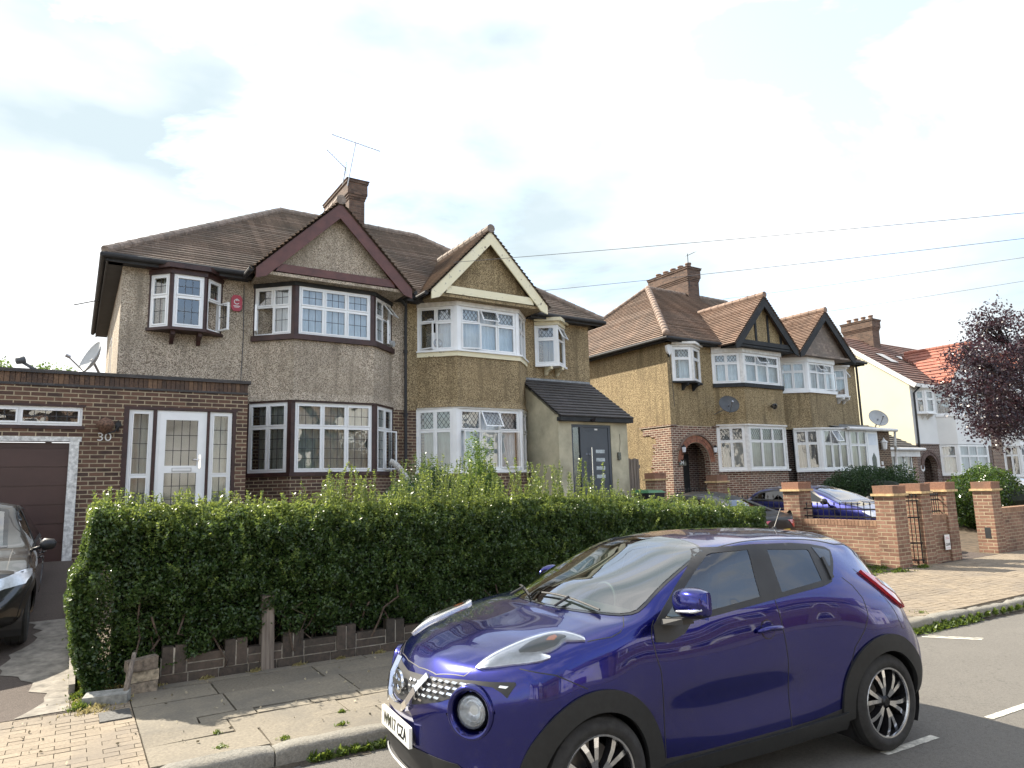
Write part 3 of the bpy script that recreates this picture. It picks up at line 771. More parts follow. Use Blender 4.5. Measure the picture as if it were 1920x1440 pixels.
# ------------------------------------------------------------------ houses
def facet(p, q, z):
    p = Vector((p[0], p[1], z)); q = Vector((q[0], q[1], z)); U = (q-p).normalized(); Nn = Vector((U.y, -U.x, 0))
    return frame(p, U, Nn), (q-p).length
def offplan(pl, d):        # offset an open plan polyline outwards (to its right-hand side, i.e. the street)
    o = []
    for i, p in enumerate(pl):
        ns_ = []
        for a, b in ((i-1, i), (i, i+1)):
            if a < 0 or b >= len(pl): continue
            u = Vector((pl[b][0]-pl[a][0], pl[b][1]-pl[a][1])).normalized(); ns_.append(Vector((u.y, -u.x)))
        if len(ns_) == 1: o.append((p[0]+ns_[0].x*d, p[1]+ns_[0].y*d))
        else:
            m = (ns_[0]+ns_[1]).normalized(); k = d/max(.3, m.dot(ns_[0])); o.append((p[0]+m.x*k, p[1]+m.y*k))
    return o
def bay_solid(root, pl, z0, z1, mat, name, flare=0, back=.3):
    b = MB(); q = offplan(pl, flare) if flare else pl
    n = len(pl)
    if flare:      # bell-cast foot: outwards over the last 18 cm
        steps = [(z0, 1), (z0+.05, .7), (z0+.1, .35), (z0+.18, 0)]
        rings = [([(x, y, z) for x, y in offplan(pl, flare*k+.0001)]) for z, k in steps]+[[(x, y, z1) for x, y in pl]]
    else: rings = [[(x, y, z0) for x, y in pl], [(x, y, z1) for x, y in pl]]
    for a, c in zip(rings[:-1], rings[1:]):
        for i in range(n-1): b.face([a[i], a[i+1], c[i+1], c[i]])
    yb = pl[0][1]+.02
    b.face([(x, y, z1) for x, y in pl]); b.face(list(reversed(rings[0])))
    return b.build(name, mat, root)
def bay_band(root, pl, z0, z1, d, mat, name, back=.06):
    b = MB(); o = offplan(pl, d); i_ = offplan(pl, -back); n = len(pl)
    for k in range(n-1):
        b.hexa([(o[k][0], o[k][1], z0), (o[k+1][0], o[k+1][1], z0), (i_[k+1][0], i_[k+1][1], z0), (i_[k][0], i_[k][1], z0),
                (o[k][0], o[k][1], z1), (o[k+1][0], o[k+1][1], z1), (i_[k+1][0], i_[k+1][1], z1), (i_[k][0], i_[k][1], z1)])
    return b.build(name, mat, root)
def bay_windows(root, pl, z0, z1, specs, post=None, pw=.09):
    n = len(pl)
    for k in range(n-1):
        sp = dict(specs[k]); F, L = facet(pl[k], pl[k+1], z0)
        g0 = sp.pop('g0', pw if k else .03); g1 = sp.pop('g1', pw if k < n-2 else .03)
        F2 = frame(F.O+F.U*g0-F.N*.02, F.U, F.N)
        window(root, F2, L-g0-g1, z1-z0, **sp)
    if post:
        o = offplan(pl, -.01)
        for k in range(n):
            b = MB()
            for e in (0, 1):
                kk = k-1 if e else k
                if kk < 0 or kk >= n-1: continue
                F, L = facet(pl[kk], pl[kk+1], z0)
                g = pw if 0 < k < n-1 else .03
                if e: b.fbox(F, L-g+.001, L-.002, 0, z1-z0, -.10, 0)
                else: b.fbox(F, .002, g-.001, 0, z1-z0, -.10, 0)
            b.build('corner_post', post, root)
def gable_front(root, xl, xr, zf, xp, zp, y, yb, board_mat, panel_mat, bw=.24, tie=True, tie_h=.18, battens=0, roofmat='tile_dark', zm=None, ybk=18, gauge=.115):
    """front gable with bargeboards; xl/xr feet, xp,zp peak"""
    def F(u, v, w): return Vector((u, y-w, v))
    # roof slopes
    rb = MB()
    pk = Vector((xp, y-.06, zp)); 
    for (x, s) in ((xl-.08, -1), (xr+.08, 1)):
        dz = (zp-zf)/(abs((xl if s < 0 else xr)-xp))*.08
        roof_plane(rb, [(x, y-.06, zf-dz+.09), (xp, y-.06, zp+.09), (xp, ybk, zp+.09), (x, ybk, zf-dz+.09)], gauge)
    ridge_line(rb, (xp, y-.08, zp+.12), (xp, ybk, zp+.12), .11)
    rb.build('gable_roof', roofmat, root)
    b = MB()
    for (x, z) in ((xl, zf), (xr, zf)):
        s = 1 if x > xp else -1
        L = math.hypot(x-xp, z-zp); dx, dz = (x-xp)/L, (z-zp)/L
        nx, nz = (dz, -dx) if s > 0 else (-dz, dx)
        if nz > 0: nx, nz = -nx, -nz
        p = [(xp, zp+.05), (x, z+.05), (x, z+.05-bw*.9), (x-s*.22, z+.05-bw*.62), (xp, zp+.05-bw/abs(nz)*1.0)]
        if s > 0: p = p[::-1]
        b.fprism(F, p, 0, .04)
    b.build('bargeboard', board_mat, root)
    # panel
    pb = MB(); yi = .22
    a = bw*1.0
    pb.fprism(F, [(xl+.25, zf+.0), (xr-.25, zf+.0), (xp, zp-.02)], -yi-.1, -yi+.02)
    pb.build('gable_wall', panel_mat, root)
    if battens:
        tb = MB()
        for i in range(battens):
            x = xl+(xr-xl)*(i+1)/(battens+1)
            k = (xp-xl) if x < xp else (xr-xp)
            top = zf+(zp-zf)*(1-abs(x-xp)/k)-.18
            if top > zf+.2: tb.fprism(F, [(x-.05, zf+.1), (x+.05, zf+.1), (x+.05, top), (x-.05, top)], -yi+.02, -yi+.05)
        tb.build('timber_batten', board_mat, root)
    if tie:
        tb = MB(); tb.fprism(F, [(xl+.42, zf+.04), (xr-.42, zf+.04), (xr-.42-tie_h*.4, zf+.04+tie_h), (xl+.42+tie_h*.4, zf+.04+tie_h)], -yi+.06, -.01)
        tb.build('tie_board', board_mat, root)
    # boxed underside
    sb = MB(); sb.box(xl+.1, xr-.1, y+.03, yb, zf-.05, zf+.02); sb.build('soffit', panel_mat if battens == 0 else board_mat, root)
def oriel(root, pl, z0, z1, specs, head_mat, sill_mat, bracket_mat, post, yw, head=.14):
    bay_windows(root, pl, z0, z1, specs, post=post, pw=.05)
    n = len(pl); o = offplan(pl, .06)
    b = MB(); b.prism([pl[0]]+[q for q in offplan(pl, .05)][0:]+[pl[-1]], z0-.06, z0-.002); b.build('window_sill', sill_mat, root)
    b = MB(); b.prism(offplan(pl, .03), z1+.002, z1+head*.5); b.prism(offplan(pl, .13), z1+head*.5, z1+head); b.build('window_head', head_mat, root)
    xs = (pl[0][0]*.68+pl[-1][0]*.32, pl[0][0]*.32+pl[-1][0]*.68)
    for x in xs:
        b = MB(); yf = min(p[1] for p in pl)+.08
        def F(u, v, w, x=x): return Vector((x+w, yw-u, v))
        b.fprism(F, [(0, z0-.30), (.06, z0-.28), (.12, z0-.2), (yw-yf, z0-.14), (yw-yf, z0-.062), (0, z0-.062)], -.04, .04)
        b.build('bracket', bracket_mat, root)
def chimney(root, x0, x1, y0, y1, z0, z1, mat, pots=0, flash=None, axis='y', corb=.055):
    b = MB(); b.box(x0, x1, y0, y1, z0, z1-.62)
    for i, (h, o) in enumerate(((.075, .02), (.075, .045), (.36, .07), (.075, .1), (.03, .12))):
        zz = z1-.62+[0, .075, .15, .51, .585][i]; b.box(x0-o, x1+o, y0-o, y1+o, zz, zz+h)
    c = b.build('chimney', mat, root)
    for i in range(pots):
        t = (i+.5)/pots
        p = (x0+x1)/2, y0+(y1-y0)*t
        pb = MB(); pb.lathe((p[0], p[1], z1-.01), (0, 0, 1), [(0, .15), (.05, .15), (.06, .12), (.2, .115), (.21, .14), (.27, .14), (.27, .10), (.1, .09)], 14)
        pb.build('chimney_pot', 'tile_orange', c, smooth=True)
    return c
def arch_ring(b, F, cx, cz, r0, r1, w0, w1, n=26, gap=.004, a0=0, a1=PI, m=0):
    for i in range(n):
        t0 = a0+(a1-a0)*i/n+gap; t1 = a0+(a1-a0)*(i+1)/n-gap
        P = lambda r, t: (cx+r*math.cos(t), cz+r*math.sin(t))
        p = [P(r0, t0), P(r1, t0), P(r1, t1), P(r0, t1)]
        b.fprism(F, p, w0, w1, m)
def arch_wall(root, F, W, H, cx, r, spring, mat, thick=.24, name='arch_wall'):
    b = MB(); n = 16
    L = [(0, 0), (cx-r, 0), (cx-r, spring)]
    b.fprism(F, [(0, 0), (cx-r, 0), (cx-r, spring), (0, spring)], -thick, 0)
    b.fprism(F, [(cx+r, 0), (W, 0), (W, spring), (cx+r, spring)], -thick, 0)
    pts = [(cx+r*math.cos(PI*(1-i/n)), spring+r*math.sin(PI*(1-i/n))) for i in range(n+1)]
    for i in range(n):
        a, c = pts[i], pts[i+1]
        b.fprism(F, [a, c, (c[0], H), (a[0], H)], -thick, 0)
    b.fprism(F, [(0, spring), (cx-r, spring), (cx-r, H), (0, H)], -thick, 0)
    b.fprism(F, [(cx+r, spring), (W, spring), (W, H), (cx+r, H)], -thick, 0)
    return b.build(name, mat, root)
def gutter_run(root, a, b_, mat='gutter', r=.055):
    b = MB(); b.tube([a, b_], r, 10); return b.build('gutter', mat, root)
def eaves(root, pts, mat, h=.16, w=.32):
    """fascia boards + soffits round the foot of a roof, pts = plan corners of the roof edge, inner offset w"""
    b = MB()
    for (x0, y0), (x1, y1), z, inn in pts:
        if abs(y0-y1) < 1e-4: b.box(min(x0, x1), max(x0, x1), y0+.02, y0+.05, z-h, z-.01); b.box(min(x0, x1)+.02, max(x0, x1)-.02, y0+.05, y0+w, z-h+.02, z-h+.04)
        else: b.box(x0+.02*inn, x0+.05*inn, min(y0, y1), max(y0, y1), z-h, z-.01); b.box(min(x0+.05*inn, x0+w*inn), max(x0+.05*inn, x0+w*inn), min(y0, y1)+.05, max(y0, y1), z-h+.02, z-h+.04)
    return b.build('eaves_board', mat, root)

# ======================= house 30 (grey pebbledash)
XP = 6.93
H1 = thing('semi_detached_house', 'grey pebbledash house with maroon gable boards and leaded windows above the brown brick garage', 'house', (XP-3, 15.7, .9), 'pebbledash houses along the street')
b = MB(); b.box(.62, XP, 15.7, 23, 3.72, 6.52); b.build('wall', 'peb_grey', H1)
b = MB(); b.box(.635, XP, 15.715, 22.98, .4, 3.72); b.build('brick_base', 'brick_brown', H1)
b = MB()
roof_plane(b, [(.3, 15.36, 6.62), (XP, 15.36, 6.62), (XP, 19.35, 9.8), (4.6, 19.35, 9.8)], .14)
roof_plane(b, [(.3, 23.34, 6.62), (.3, 15.36, 6.62), (4.6, 19.35, 9.8)], .14)
roof_plane(b, [(XP, 23.34, 6.62), (.3, 23.34, 6.62), (4.6, 19.35, 9.8), (XP, 19.35, 9.8)], .14)
ridge_line(b, (.28, 15.34, 6.66), (4.6, 19.35, 9.84), .09); ridge_line(b, (4.6, 19.35, 9.84), (XP, 19.35, 9.84), .1); ridge_line(b, (.28, 23.36, 6.66), (4.6, 19.35, 9.84), .09)
b.build('roof', 'tile_dark', H1)
eaves(H1, [((.3, 15.36), (3.1, 15.36), 6.62, 1), ((6.4, 15.36), (XP, 15.36), 6.62, 1), ((.3, 15.36), (.3, 23.3), 6.62, 1)], 'gutter')
gutter_run(H1, (.24, 15.31, 6.57), (3.05, 15.31, 6.57)); gutter_run(H1, (2.95, 14.72, 6.52), (2.95, 15.4, 6.52)); gutter_run(H1, (6.78, 14.75, 6.5), (6.78, 15.4, 6.5)); gutter_run(H1, (.25, 15.3, 6.57), (.25, 23.3, 6.57))
PL1 = [(3.22, 15.7), (3.96, 15.0), (5.82, 15.0), (6.56, 15.7)]
PL1L = [(3.16, 15.7), (3.92, 14.98), (5.86, 14.98), (6.60, 15.7)]
bay_solid(H1, PL1, 3.76, 5.12, 'peb_grey', 'bay_apron', flare=.07)
bay_solid(H1, offplan(PL1L, .03), .4, 2.10, 'brick_brown', 'bay_base')
bay_band(H1, PL1L, 2.10, 2.19, .07, 'fascia_brown', 'window_sill')
bay_band(H1, PL1, 5.12, 5.24, .08, 'fascia_brown', 'window_sill')
bay_band(H1, PL1, 3.72, 3.77, .05, 'fascia_brown', 'window_head')
bay_band(H1, PL1, 6.36, 6.56, .03, 'black_timber', 'window_head')
bay_windows(H1, PL1L, 2.19, 3.72, [dict(cols=[1, 1], tr=.66, curtain='net_grey', cmask=[(0, 2)]), dict(cols=[1, 1, 1], tr=.66, curtain='net_grey'), dict(cols=[1, 1], tr=.66, curtain='net_grey', opens=[(1, 'low', 'left', 22)])], post='fascia_brown')
bay_windows(H1, PL1, 5.24, 6.36, [dict(cols=[1, 1], tr=.60, curtain='net', opens=[(0, 'low', 'left', 62)], cmask=[(1, 2)]), dict(cols=[1, 1, 1], tr=.60, curtain='net_white'), dict(cols=[1, 1], tr=.60, curtain='net', opens=[(1, 'top', 'top', 38), (1, 'low', 'right', 18)])], post='fascia_brown')
gable_front(H1, 3.04, 6.66, 6.5, 4.87, 8.32, 14.72, 15.7, 'fascia_maroon', 'peb_grey', bw=.26, tie=True, ybk=17.6)
OR1 = [(1.12, 15.69), (1.50, 15.32), (2.18, 15.32), (2.56, 15.69)]
oriel(H1, OR1, 5.22, 6.36, [dict(cols=[1], tr=.60, curtain='net_grey'), dict(cols=[1], tr=.60, curtain=None), dict(cols=[1], tr=.60, curtain=None, opens=[(0, 'low', 'right', 70)])], 'fascia_brown', 'fascia_brown', 'fascia_brown', 'fascia_brown', 15.7, head=.2)
CH1 = chimney(H1, 6.5, 6.98, 18.83, 21.0, 8.3, 11.05, 'brick_chim')
b = MB(); b.lathe((6.74, 19.15, 11.0), (0, 0, 1), [(0, .17), (.1, .18), (.16, .16), (.21, .09), (.22, .0)], 16); b.build('chimney_cowl', 'lead', CH1, smooth=True)
b = MB(); b.tube([(XP-.03, 15.60, 6.5), (XP-.03, 15.6, 6.3), (XP-.03, 15.62, 5.9), (XP-.04, 15.62, .8)], .04, 8); b.tube([(6.6, 15.32, 6.5), (6.9, 15.6, 6.38)], .04, 8)
for z in (5.2, 3.6, 2.2): b.lathe((XP-.035, 15.62, z), (0, 0, 1), [(-.04, .04), (-.04, .055), (.04, .055), (.04, .04)], 10)
b.build('downpipe', 'gutter', H1)
b = MB(); b.tube([(3.0, 15.69, 6.4), (3.02, 15.685, 5.2), (2.99, 15.69, 3.95)], .008, 5); b.build('cable', 'dish_dark', H1)
b = MB(); b.tube([(6.42, 15.50, 5.34), (6.50, 15.42, 5.32)], [.075, .08], 12); b.build('vent_hose', 'dish_grey', H1)
# side window slit + alarm plaque
F = frame((.62, 20.2, 4.2), (0, -1, 0), (-1, 0, 0)); window(H1, F, 1.2, 1.5, cols=[1], tr=None, top=None, low=None, curtain=None)
PQ = thing('alarm_box', 'red hexagonal alarm box with white lettering on the grey pebbledash wall', 'alarm box', (2.85, 15.66, 5.82))
F = frame((2.85, 15.69, 5.96), (1, 0, 0), (0, -1, 0))
b = MB(); b.fprism(F, [(-.07, -.18), (.07, -.18), (.115, -.11), (.115, .11), (.07, .18), (-.07, .18), (-.115, .11), (-.115, -.11)], 0, .05); b.build('box', 'plaque', PQ)
b = MB(); arch_ring(b, F, 0, .03, .045, .06, .052, .056, 18, 0, .5, 2*PI-.5); b.fbox(F, -.012, .012, .05, .1, .052, .056); b.build('emblem', 'white_trim', PQ)
text_mesh('ADT', .07, .002, F, 0, -.075, .052, 'white_trim', 'lettering', PQ) if False else None
b = MB(); b.fbox(F, -.07, .07, -.075, -.06, .052, .055); b.fbox(F, -.05, .05, -.10, -.088, .052, .055); b.build('lettering', 'white_trim', PQ)

# ======================= garage and porch extension of house 30
GX0, GX1, GY = -3.3, 2.78, 13.8
GA = thing('brick_garage', 'brown brick flat-roofed garage and porch with a white framed glass front door', 'garage', (0, GY, .7))
Fg = frame((GX0, GY, 0), (1, 0, 0), (0, -1, 0))
def uu(x): return x-GX0
opn = [(uu(-2.55), uu(.02), .70, 2.72), (uu(-2.55), uu(.08), 2.99, 3.31), (uu(.78), uu(2.52), .95, 3.31)]
def wall_open(b, F, W, z0, z1, opn, th, m=0):
    us = sorted(set([0, W]+[o[0] for o in opn]+[o[1] for o in opn])); vs = sorted(set([z0, z1]+[o[2] for o in opn]+[o[3] for o in opn]))
    for i in range(len(us)-1):
        v = 0
        while v < len(vs)-1:
            uc = (us[i]+us[i+1])/2
            def solid(k): vc = (vs[k]+vs[k+1])/2; return not any(o[0] < uc < o[1] and o[2] < vc < o[3] for o in opn)
            if solid(v):
                e = v
                while e+1 < len(vs)-1 and solid(e+1): e += 1
                b.fbox(F, us[i], us[i+1], vs[v], vs[e+1], -th, 0, m); v = e+1
            else: v += 1
b = MB(); wall_open(b, Fg, GX1-GX0, .3, 3.66, opn, .22); b.box(GX1-.22, GX1, GY+.22, 15.7, .3, 3.66); b.box(GX0, GX0+.2, GY+.22, 19, .3, 3.66)
b.build('wall', 'brick_brown', GA)
b = MB()
x = GX0; b.box(GX0, GX1-.01, GY+.02, GY+.17, 3.68, 3.88)
while x < GX1-.01:
    b.box(x+.004, min(x+.071, GX1), GY-.012, GY+.2, 3.70, 3.87); x += .075
o = b.build('soldier_course', isl('soldier_bricks', [(0, (.035, .025, .022)), (.6, (.085, .05, .036)), (1, (.20, .12, .07))], stain=(.05, .035, .03)), GA)
b = MB(); b.box(GX0, GX1+.001, GY-.02, GY+.2, 3.66, 3.70); b.box(GX0-.02, GX1+.04, GY-.05, GY+.24, 3.87, 3.93); b.box(GX1-.2, GX1+.03, GY+.24, 15.7, 3.66, 3.93); b.build('coping', 'tile_slate', GA)
b = MB(); b.box(GX0, GX1-.2, GY+.2, 19, 3.55, 3.62); b.build('roof', 'tile_slate', GA)
b = MB(); g = .075
for (x0, x1, z0, z1) in ((-2.62, .09, 2.72, 2.80), (-2.62, -2.5, .7, 2.72), (-.08, .06, .70, 2.72)): b.box(x0, x1, GY-.015, GY+.1, z0, z1)
b.build('garage_door_frame', plain('peeling_white_frame', (.66, .65, .62), .6, var=.35, vs=14), GA)
b = MB()
zz = .72
while zz < 2.70:
    h = min(.315, 2.71-zz); b.box(-2.5, -.08, GY+.09, GY+.13, zz+.008, zz+h-.008); b.box(-2.5, -.08, GY+.105, GY+.14, zz-.008, zz+.008); zz += .315
b.build('garage_door', 'garage', GA)
F = frame((-2.55, GY+.03, 2.99), (1, 0, 0), (0, -1, 0)); window(GA, F, 2.63, .32, cols=[1, 1, 1], tr=None, low='grid', curtain='drape_dark', fw=.035, sw=.03, curt_w=-.1)
b = MB(); b.box(-2.6, .12, GY-.02, GY+.05, 2.93, 2.985); b.box(-2.6, .12, GY-.012, GY+.02, 3.312, 3.35); b.box(.70, 2.60, GY-.015, GY+.05, 3.312, 3.36); b.box(.70, .78, GY-.01, GY+.05, .95, 3.312); b.box(2.52, 2.58, GY-.01, GY+.05, .95, 3.312); b.box(1.17, 1.225, GY-.0, GY+.06, .95, 3.31); b.box(2.07, 2.115, GY-.0, GY+.06, .95, 3.31)
b.build('window_surround', 'fascia_brown', GA)
for x0, w_ in ((.785, .38), (2.12, .39)):
    F = frame((x0, GY+.03, .95), (1, 0, 0), (0, -1, 0)); window(GA, F, w_, 2.355, cols=[1], tr=.5, low='grid', top='grid', curtain='net_grey', fw=.05, sw=.02, pane='pane_obscure', curt_w=-.25)
DR = MB(); F = frame((1.23, GY+.03, .95), (1, 0, 0), (0, -1, 0))
w_, h_ = .835, 2.355
for (p, q, r_, s_) in ((0, w_, 0, .05), (0, w_, h_-.05, h_), (0, .05, .05, h_-.05), (w_-.05, w_, .05, h_-.05)): DR.fbox(F, p, q, r_, s_, -.06, .01)
for (p, q, r_, s_) in ((.05, .15, .05, h_-.05), (w_-.15, w_-.05, .05, h_-.05), (.15, w_-.15, .05, .28), (.15, w_-.15, h_-.17, h_-.05), (.15, w_-.15, 1.22, 1.35)): DR.fbox(F, p, q, r_, s_, -.05, .025)
door = DR.build('front_door', 'upvc', GA)
b = MB(); b.face([F(.15, .28, -.01), F(w_-.15, .28, -.01), F(w_-.15, h_-.17, -.013), F(.15, h_-.17, -.013)], 0); leads(b, F, .15, w_-.15, 1.35, h_-.17, -.01, 'grid', 1); leads(b, F, .15, w_-.15, .28, 1.22, -.01, 'grid', 1)
b.build('pane', ['pane_obscure', 'leading'], door)
b = MB(); b.fbox(F, .27, .60, 1.245, 1.315, .025, .035); b.fbox(F, .285, .585, 1.258, 1.302, .035, .04, 1); b.build('letter_box', ['steel', 'white_trim'], door)
b = MB(); b.fbox(F, w_-.12, w_-.085, 1.30, 1.55, .025, .035); b.tube([F(w_-.10, 1.46, .035), F(w_-.10, 1.46, .07), F(w_-.22, 1.46, .07)], .01, 8); b.build('handle', 'chrome', door)
b = MB(); b.face([(.7, GY+.6, .9), (2.6, GY+.6, .9), (2.6, GY+.6, 3.4), (.7, GY+.6, 3.4)]); b.build('porch_lining', 'drape', GA)
NM = thing('house_number', 'white numerals 30 on brown brick beside the garage door', 'house number', (.42, GY-.02, 2.75))
F = frame((.42, GY-.004, 2.80), (1, 0, 0), (0, -1, 0))
text_mesh('30', .20, .006, F, 0, 0, .006, 'white_trim', 'numerals', NM, shx=1.15, bold=-.001)
LP = thing('wall_lantern', 'ornate weathered wall lamp on brown brick between garage and porch', 'wall lamp', (.42, GY-.1, 3.0))
F = frame((.42, GY, 3.0), (1, 0, 0), (0, -1, 0))
b = MB(); b.tube([F(.2, .02, .0), F(.2, .02, .05)], .05, 10); b.tube([F(.2, .02, .04), F(.15, -.1, .1), F(.04, -.14, .14), F(0, -.1, .15)], .012, 6); b.tube([F(.2, .1, .02), F(.2, -.1, .02)], .015, 6); b.build('bracket', 'iron', LP)
b = MB(); b.lathe(F(0, -.1, .15), (0, 0, 1), [(-.06, .0), (-.05, .04), (0, .06), (.03, .10), (.10, .14), (.16, .13), (.2, .08), (.23, .02), (.24, 0)], 12); b.build('lamp_body', plain('rusty_lamp', (.16, .09, .06), .7, .2, var=.5, vs=30), LP, smooth=True)

# ======================= house 32 (brown pebbledash)
X2 = 12.92
H2 = thing('semi_detached_house', 'brown pebbledash house with peeling cream gable boards and a cement rendered porch', 'house', (XP+3, 15.7, .9), 'pebbledash houses along the street')
b = MB(); b.box(XP, X2, 15.71, 23, 3.72, 6.52); b.build('wall', 'peb_brown', H2)
b = MB(); b.box(XP, X2-.012, 15.725, 22.98, .4, 3.72); b.build('brick_base', 'brick_brown', H2)
b = MB()
roof_plane(b, [(XP, 15.36, 6.62), (13.22, 15.36, 6.62), (8.95, 19.35, 9.8), (XP, 19.35, 9.8)], .14)
roof_plane(b, [(13.22, 15.36, 6.62), (13.22, 23.34, 6.62), (8.95, 19.35, 9.8)], .14)
roof_plane(b, [(13.22, 23.34, 6.62), (XP, 23.34, 6.62), (XP, 19.35, 9.8), (8.95, 19.35, 9.8)], .14)
ridge_line(b, (13.24, 15.34, 6.66), (8.95, 19.35, 9.84), .09); ridge_line(b, (XP, 19.35, 9.84), (8.95, 19.35, 9.84), .1)
b.build('roof', 'tile_dark', H2)
eaves(H2, [((XP, 15.36), (7.3, 15.36), 6.62, 1), ((10.6, 15.36), (13.2, 15.36), 6.62, 1), ((13.22, 15.36), (13.22, 23.3), 6.62, -1)], 'gutter')
gutter_run(H2, (7.06, 14.72, 6.54), (7.06, 15.4, 6.54)); gutter_run(H2, (10.6, 15.31, 6.57), (13.26, 15.31, 6.57)); gutter_run(H2, (13.27, 15.3, 6.57), (13.27, 23.3, 6.57))
PL2 = [(7.26, 15.71), (8.05, 15.0), (9.93, 15.0), (10.62, 15.71)]
PL2L = [(7.22, 15.71), (7.98, 14.98), (9.96, 14.98), (10.66, 15.71)]
bay_solid(H2, PL2, 3.78, 5.10, 'peb_brown', 'bay_apron', flare=.08)
bay_solid(H2, offplan(PL2L, .03), .4, 2.12, 'brick_brown', 'bay_base')
bay_band(H2, PL2L, 2.12, 2.19, .07, 'upvc', 'window_sill')
bay_band(H2, PL2, 5.08, 5.20, .04, 'cream', 'sill_board'); bay_band(H2, PL2, 5.20, 5.235, .09, 'upvc', 'window_sill')
bay_band(H2, PL2, 3.74, 3.785, .05, 'white_paint', 'window_head')
bay_band(H2, PL2, 6.40, 6.52, .03, 'white_paint', 'window_head'); bay_band(H2, PL2, 6.52, 6.60, .06, 'white_paint', 'window_head')
PANE_A = dict(top='diamond', low=None)
bay_windows(H2, PL2L, 2.19, 3.74, [dict(cols=[1, 1], tr=.66, curtain='net_grey', **PANE_A), dict(cols=[1, 1, 1], tr=.66, curtain='net_white', opens=[(1, 'top', 'top', 32), (0, 'low', 'right', 14), (2, 'low', 'left', 24)], cmask=[(0, 2), (2, 3)], **PANE_A), dict(cols=[1, 1], tr=.66, curtain='net_grey', **PANE_A)], post='upvc')
bay_windows(H2, PL2, 5.235, 6.40, [dict(cols=[1, 1], tr=.66, curtain='net', opens=[(0, 'low', 'left', 20)], cmask=[(1, 2)], **PANE_A), dict(cols=[1, 1, 1], tr=.66, curtain='net', opens=[(1, 'top', 'top', 30), (0, 'low', 'left', 14)], **PANE_A), dict(cols=[1, 1], tr=.66, curtain='net', **PANE_A)], post='upvc')
gable_front(H2, 7.17, 10.68, 6.56, 8.9, 8.38, 14.70, 15.7, 'cream', 'peb_brown', bw=.25, tie=True, tie_h=.2, ybk=17.6)
OR2 = [(10.93, 15.70), (11.47, 15.30), (12.02, 15.70)]
oriel(H2, OR2, 5.17, 6.32, [dict(cols=[1], tr=.66, curtain='drape', **PANE_A), dict(cols=[1], tr=.66, curtain='net_white', opens=[(0, 'top', 'top', 26)], **PANE_A)], 'cream_clean', 'upvc', 'cream_clean', 'upvc', 15.7, head=.2)
# porch of house 32
PX0, PX1, PY = 10.45, 12.80, 14.06
b = MB(); F = frame((PX0, PY, 0), (1, 0, 0), (0, -1, 0)); wall_open(b, F, PX1-PX0, .2, 3.58, [(.42, 1.76, .2, 3.33)], .16)
for x0, x1 in ((PX0, PX0+.16), (PX1-.16, PX1)):
    def G(u, v, w): return Vector((x0+w, u, v))
    b.fprism(G, [(PY+.16, .2), (15.7, .2), (15.7, 4.58), (PY+.16, 3.62)], 0, x1-x0)
b.build('porch_wall', 'render_cream', H2)
b = MB(); roof_plane(b, [(PX0-.05, PY-.18, 3.52), (PX1+.1, PY-.18, 3.52), (PX1+.1, 15.7, 4.72), (PX0-.05, 15.7, 4.72)], .17, .03)
b.build('porch_roof', 'tile_slate', H2)
b = MB(); b.box(PX0-.04, PX1+.09, PY-.17, PY-.001, 3.40, 3.50); b.build('porch_fascia', 'black_timber', H2)
b = MB(); b.box(PX0-.02, PX1+.06, 15.66, 15.72, 4.72, 4.78); b.build('porch_flashing', 'lead', H2)
DR = MB(); F = frame((PX0+.42, PY+.05, 1.15), (1, 0, 0), (0, -1, 0)); w_, h_ = 1.34, 2.18
for (p, q, r_, s_) in ((0, w_, h_-.07, h_), (0, .06, 0, h_-.07), (w_-.08, w_, 0, h_-.07), (.30, .36, 0, h_-.07)): DR.fbox(F, p, q, r_, s_, -.05, .03)
DR.fbox(F, .362, w_-.082, .01, h_-.075, -.03, .012)
for v in (1.37, 1.15, .93, .71): DR.fbox(F, .58, 1.2, v+.205, v+.212, .012, .016)
DR.fbox(F, .5, 1.18, h_-.17, h_-.16, .012, .017)
door = DR.build('front_door', 'anthracite', H2)
b = MB(); b.face([F(.06, 0, -.01), F(.30, 0, -.01), F(.30, h_-.07, -.01), F(.06, h_-.07, -.01)]); b.build('pane', 'pane_obscure', door)
b = MB()
for v in (1.37, 1.15, .93, .71): b.fbox(F, .82, 1.12, v+.06, v+.15, .012, .017)
b.build('glazed_slot', plain('etched_glass', (.42, .47, .50), .15, var=.25, vs=12), door)
b = MB(); b.tube([F(.62, .3, .09), F(.62, 1.58, .09)], .016, 10); b.tube([F(.62, .5, .0), F(.62, .5, .09)], .01, 6); b.tube([F(.62, 1.4, .0), F(.62, 1.4, .09)], .01, 6); b.tube([F(.48, 1.4, .02), F(.62, 1.4, .03)], .008, 6); b.build('handle', 'chrome', door)
b = MB(); b.fbox(F, .80, .90, h_-.14, h_-.10, .013, .018); b.build('number_label', 'white_trim', door)
b = MB(); b.box(PX0+.16, PX1-.16, PY+.6, PY+.62, .3, 3.4); b.build('porch_lining', 'drape_dark', H2)
EN = thing('entry_phone', 'black door entry phone with a wire on the cream render beside the dark door', 'door entry phone', (12.45, PY-.03, 2.4))
b = MB(); b.box(12.40, 12.50, PY-.045, PY, 2.40, 2.60); b.tube([(12.47, PY-.02, 2.6), (12.52, PY-.015, 2.9), (12.51, PY-.012, 3.1)], .005, 5); b.box(12.42, 12.48, PY-.052, PY-.045, 2.44, 2.50); b.build('phone', 'black_gloss', EN)
SL = thing('security_light', 'small dark security light above the anthracite porch door', 'security light', (11.48, PY-.1, 3.42))
b = MB(); b.tube([(11.55, PY, 3.47), (11.55, PY-.1, 3.47)], .02, 8); b.bar((11.55, PY-.12, 3.47), (11.38, PY-.16, 3.42), .1, .07); b.build('lamp_head', 'black_gloss', SL)
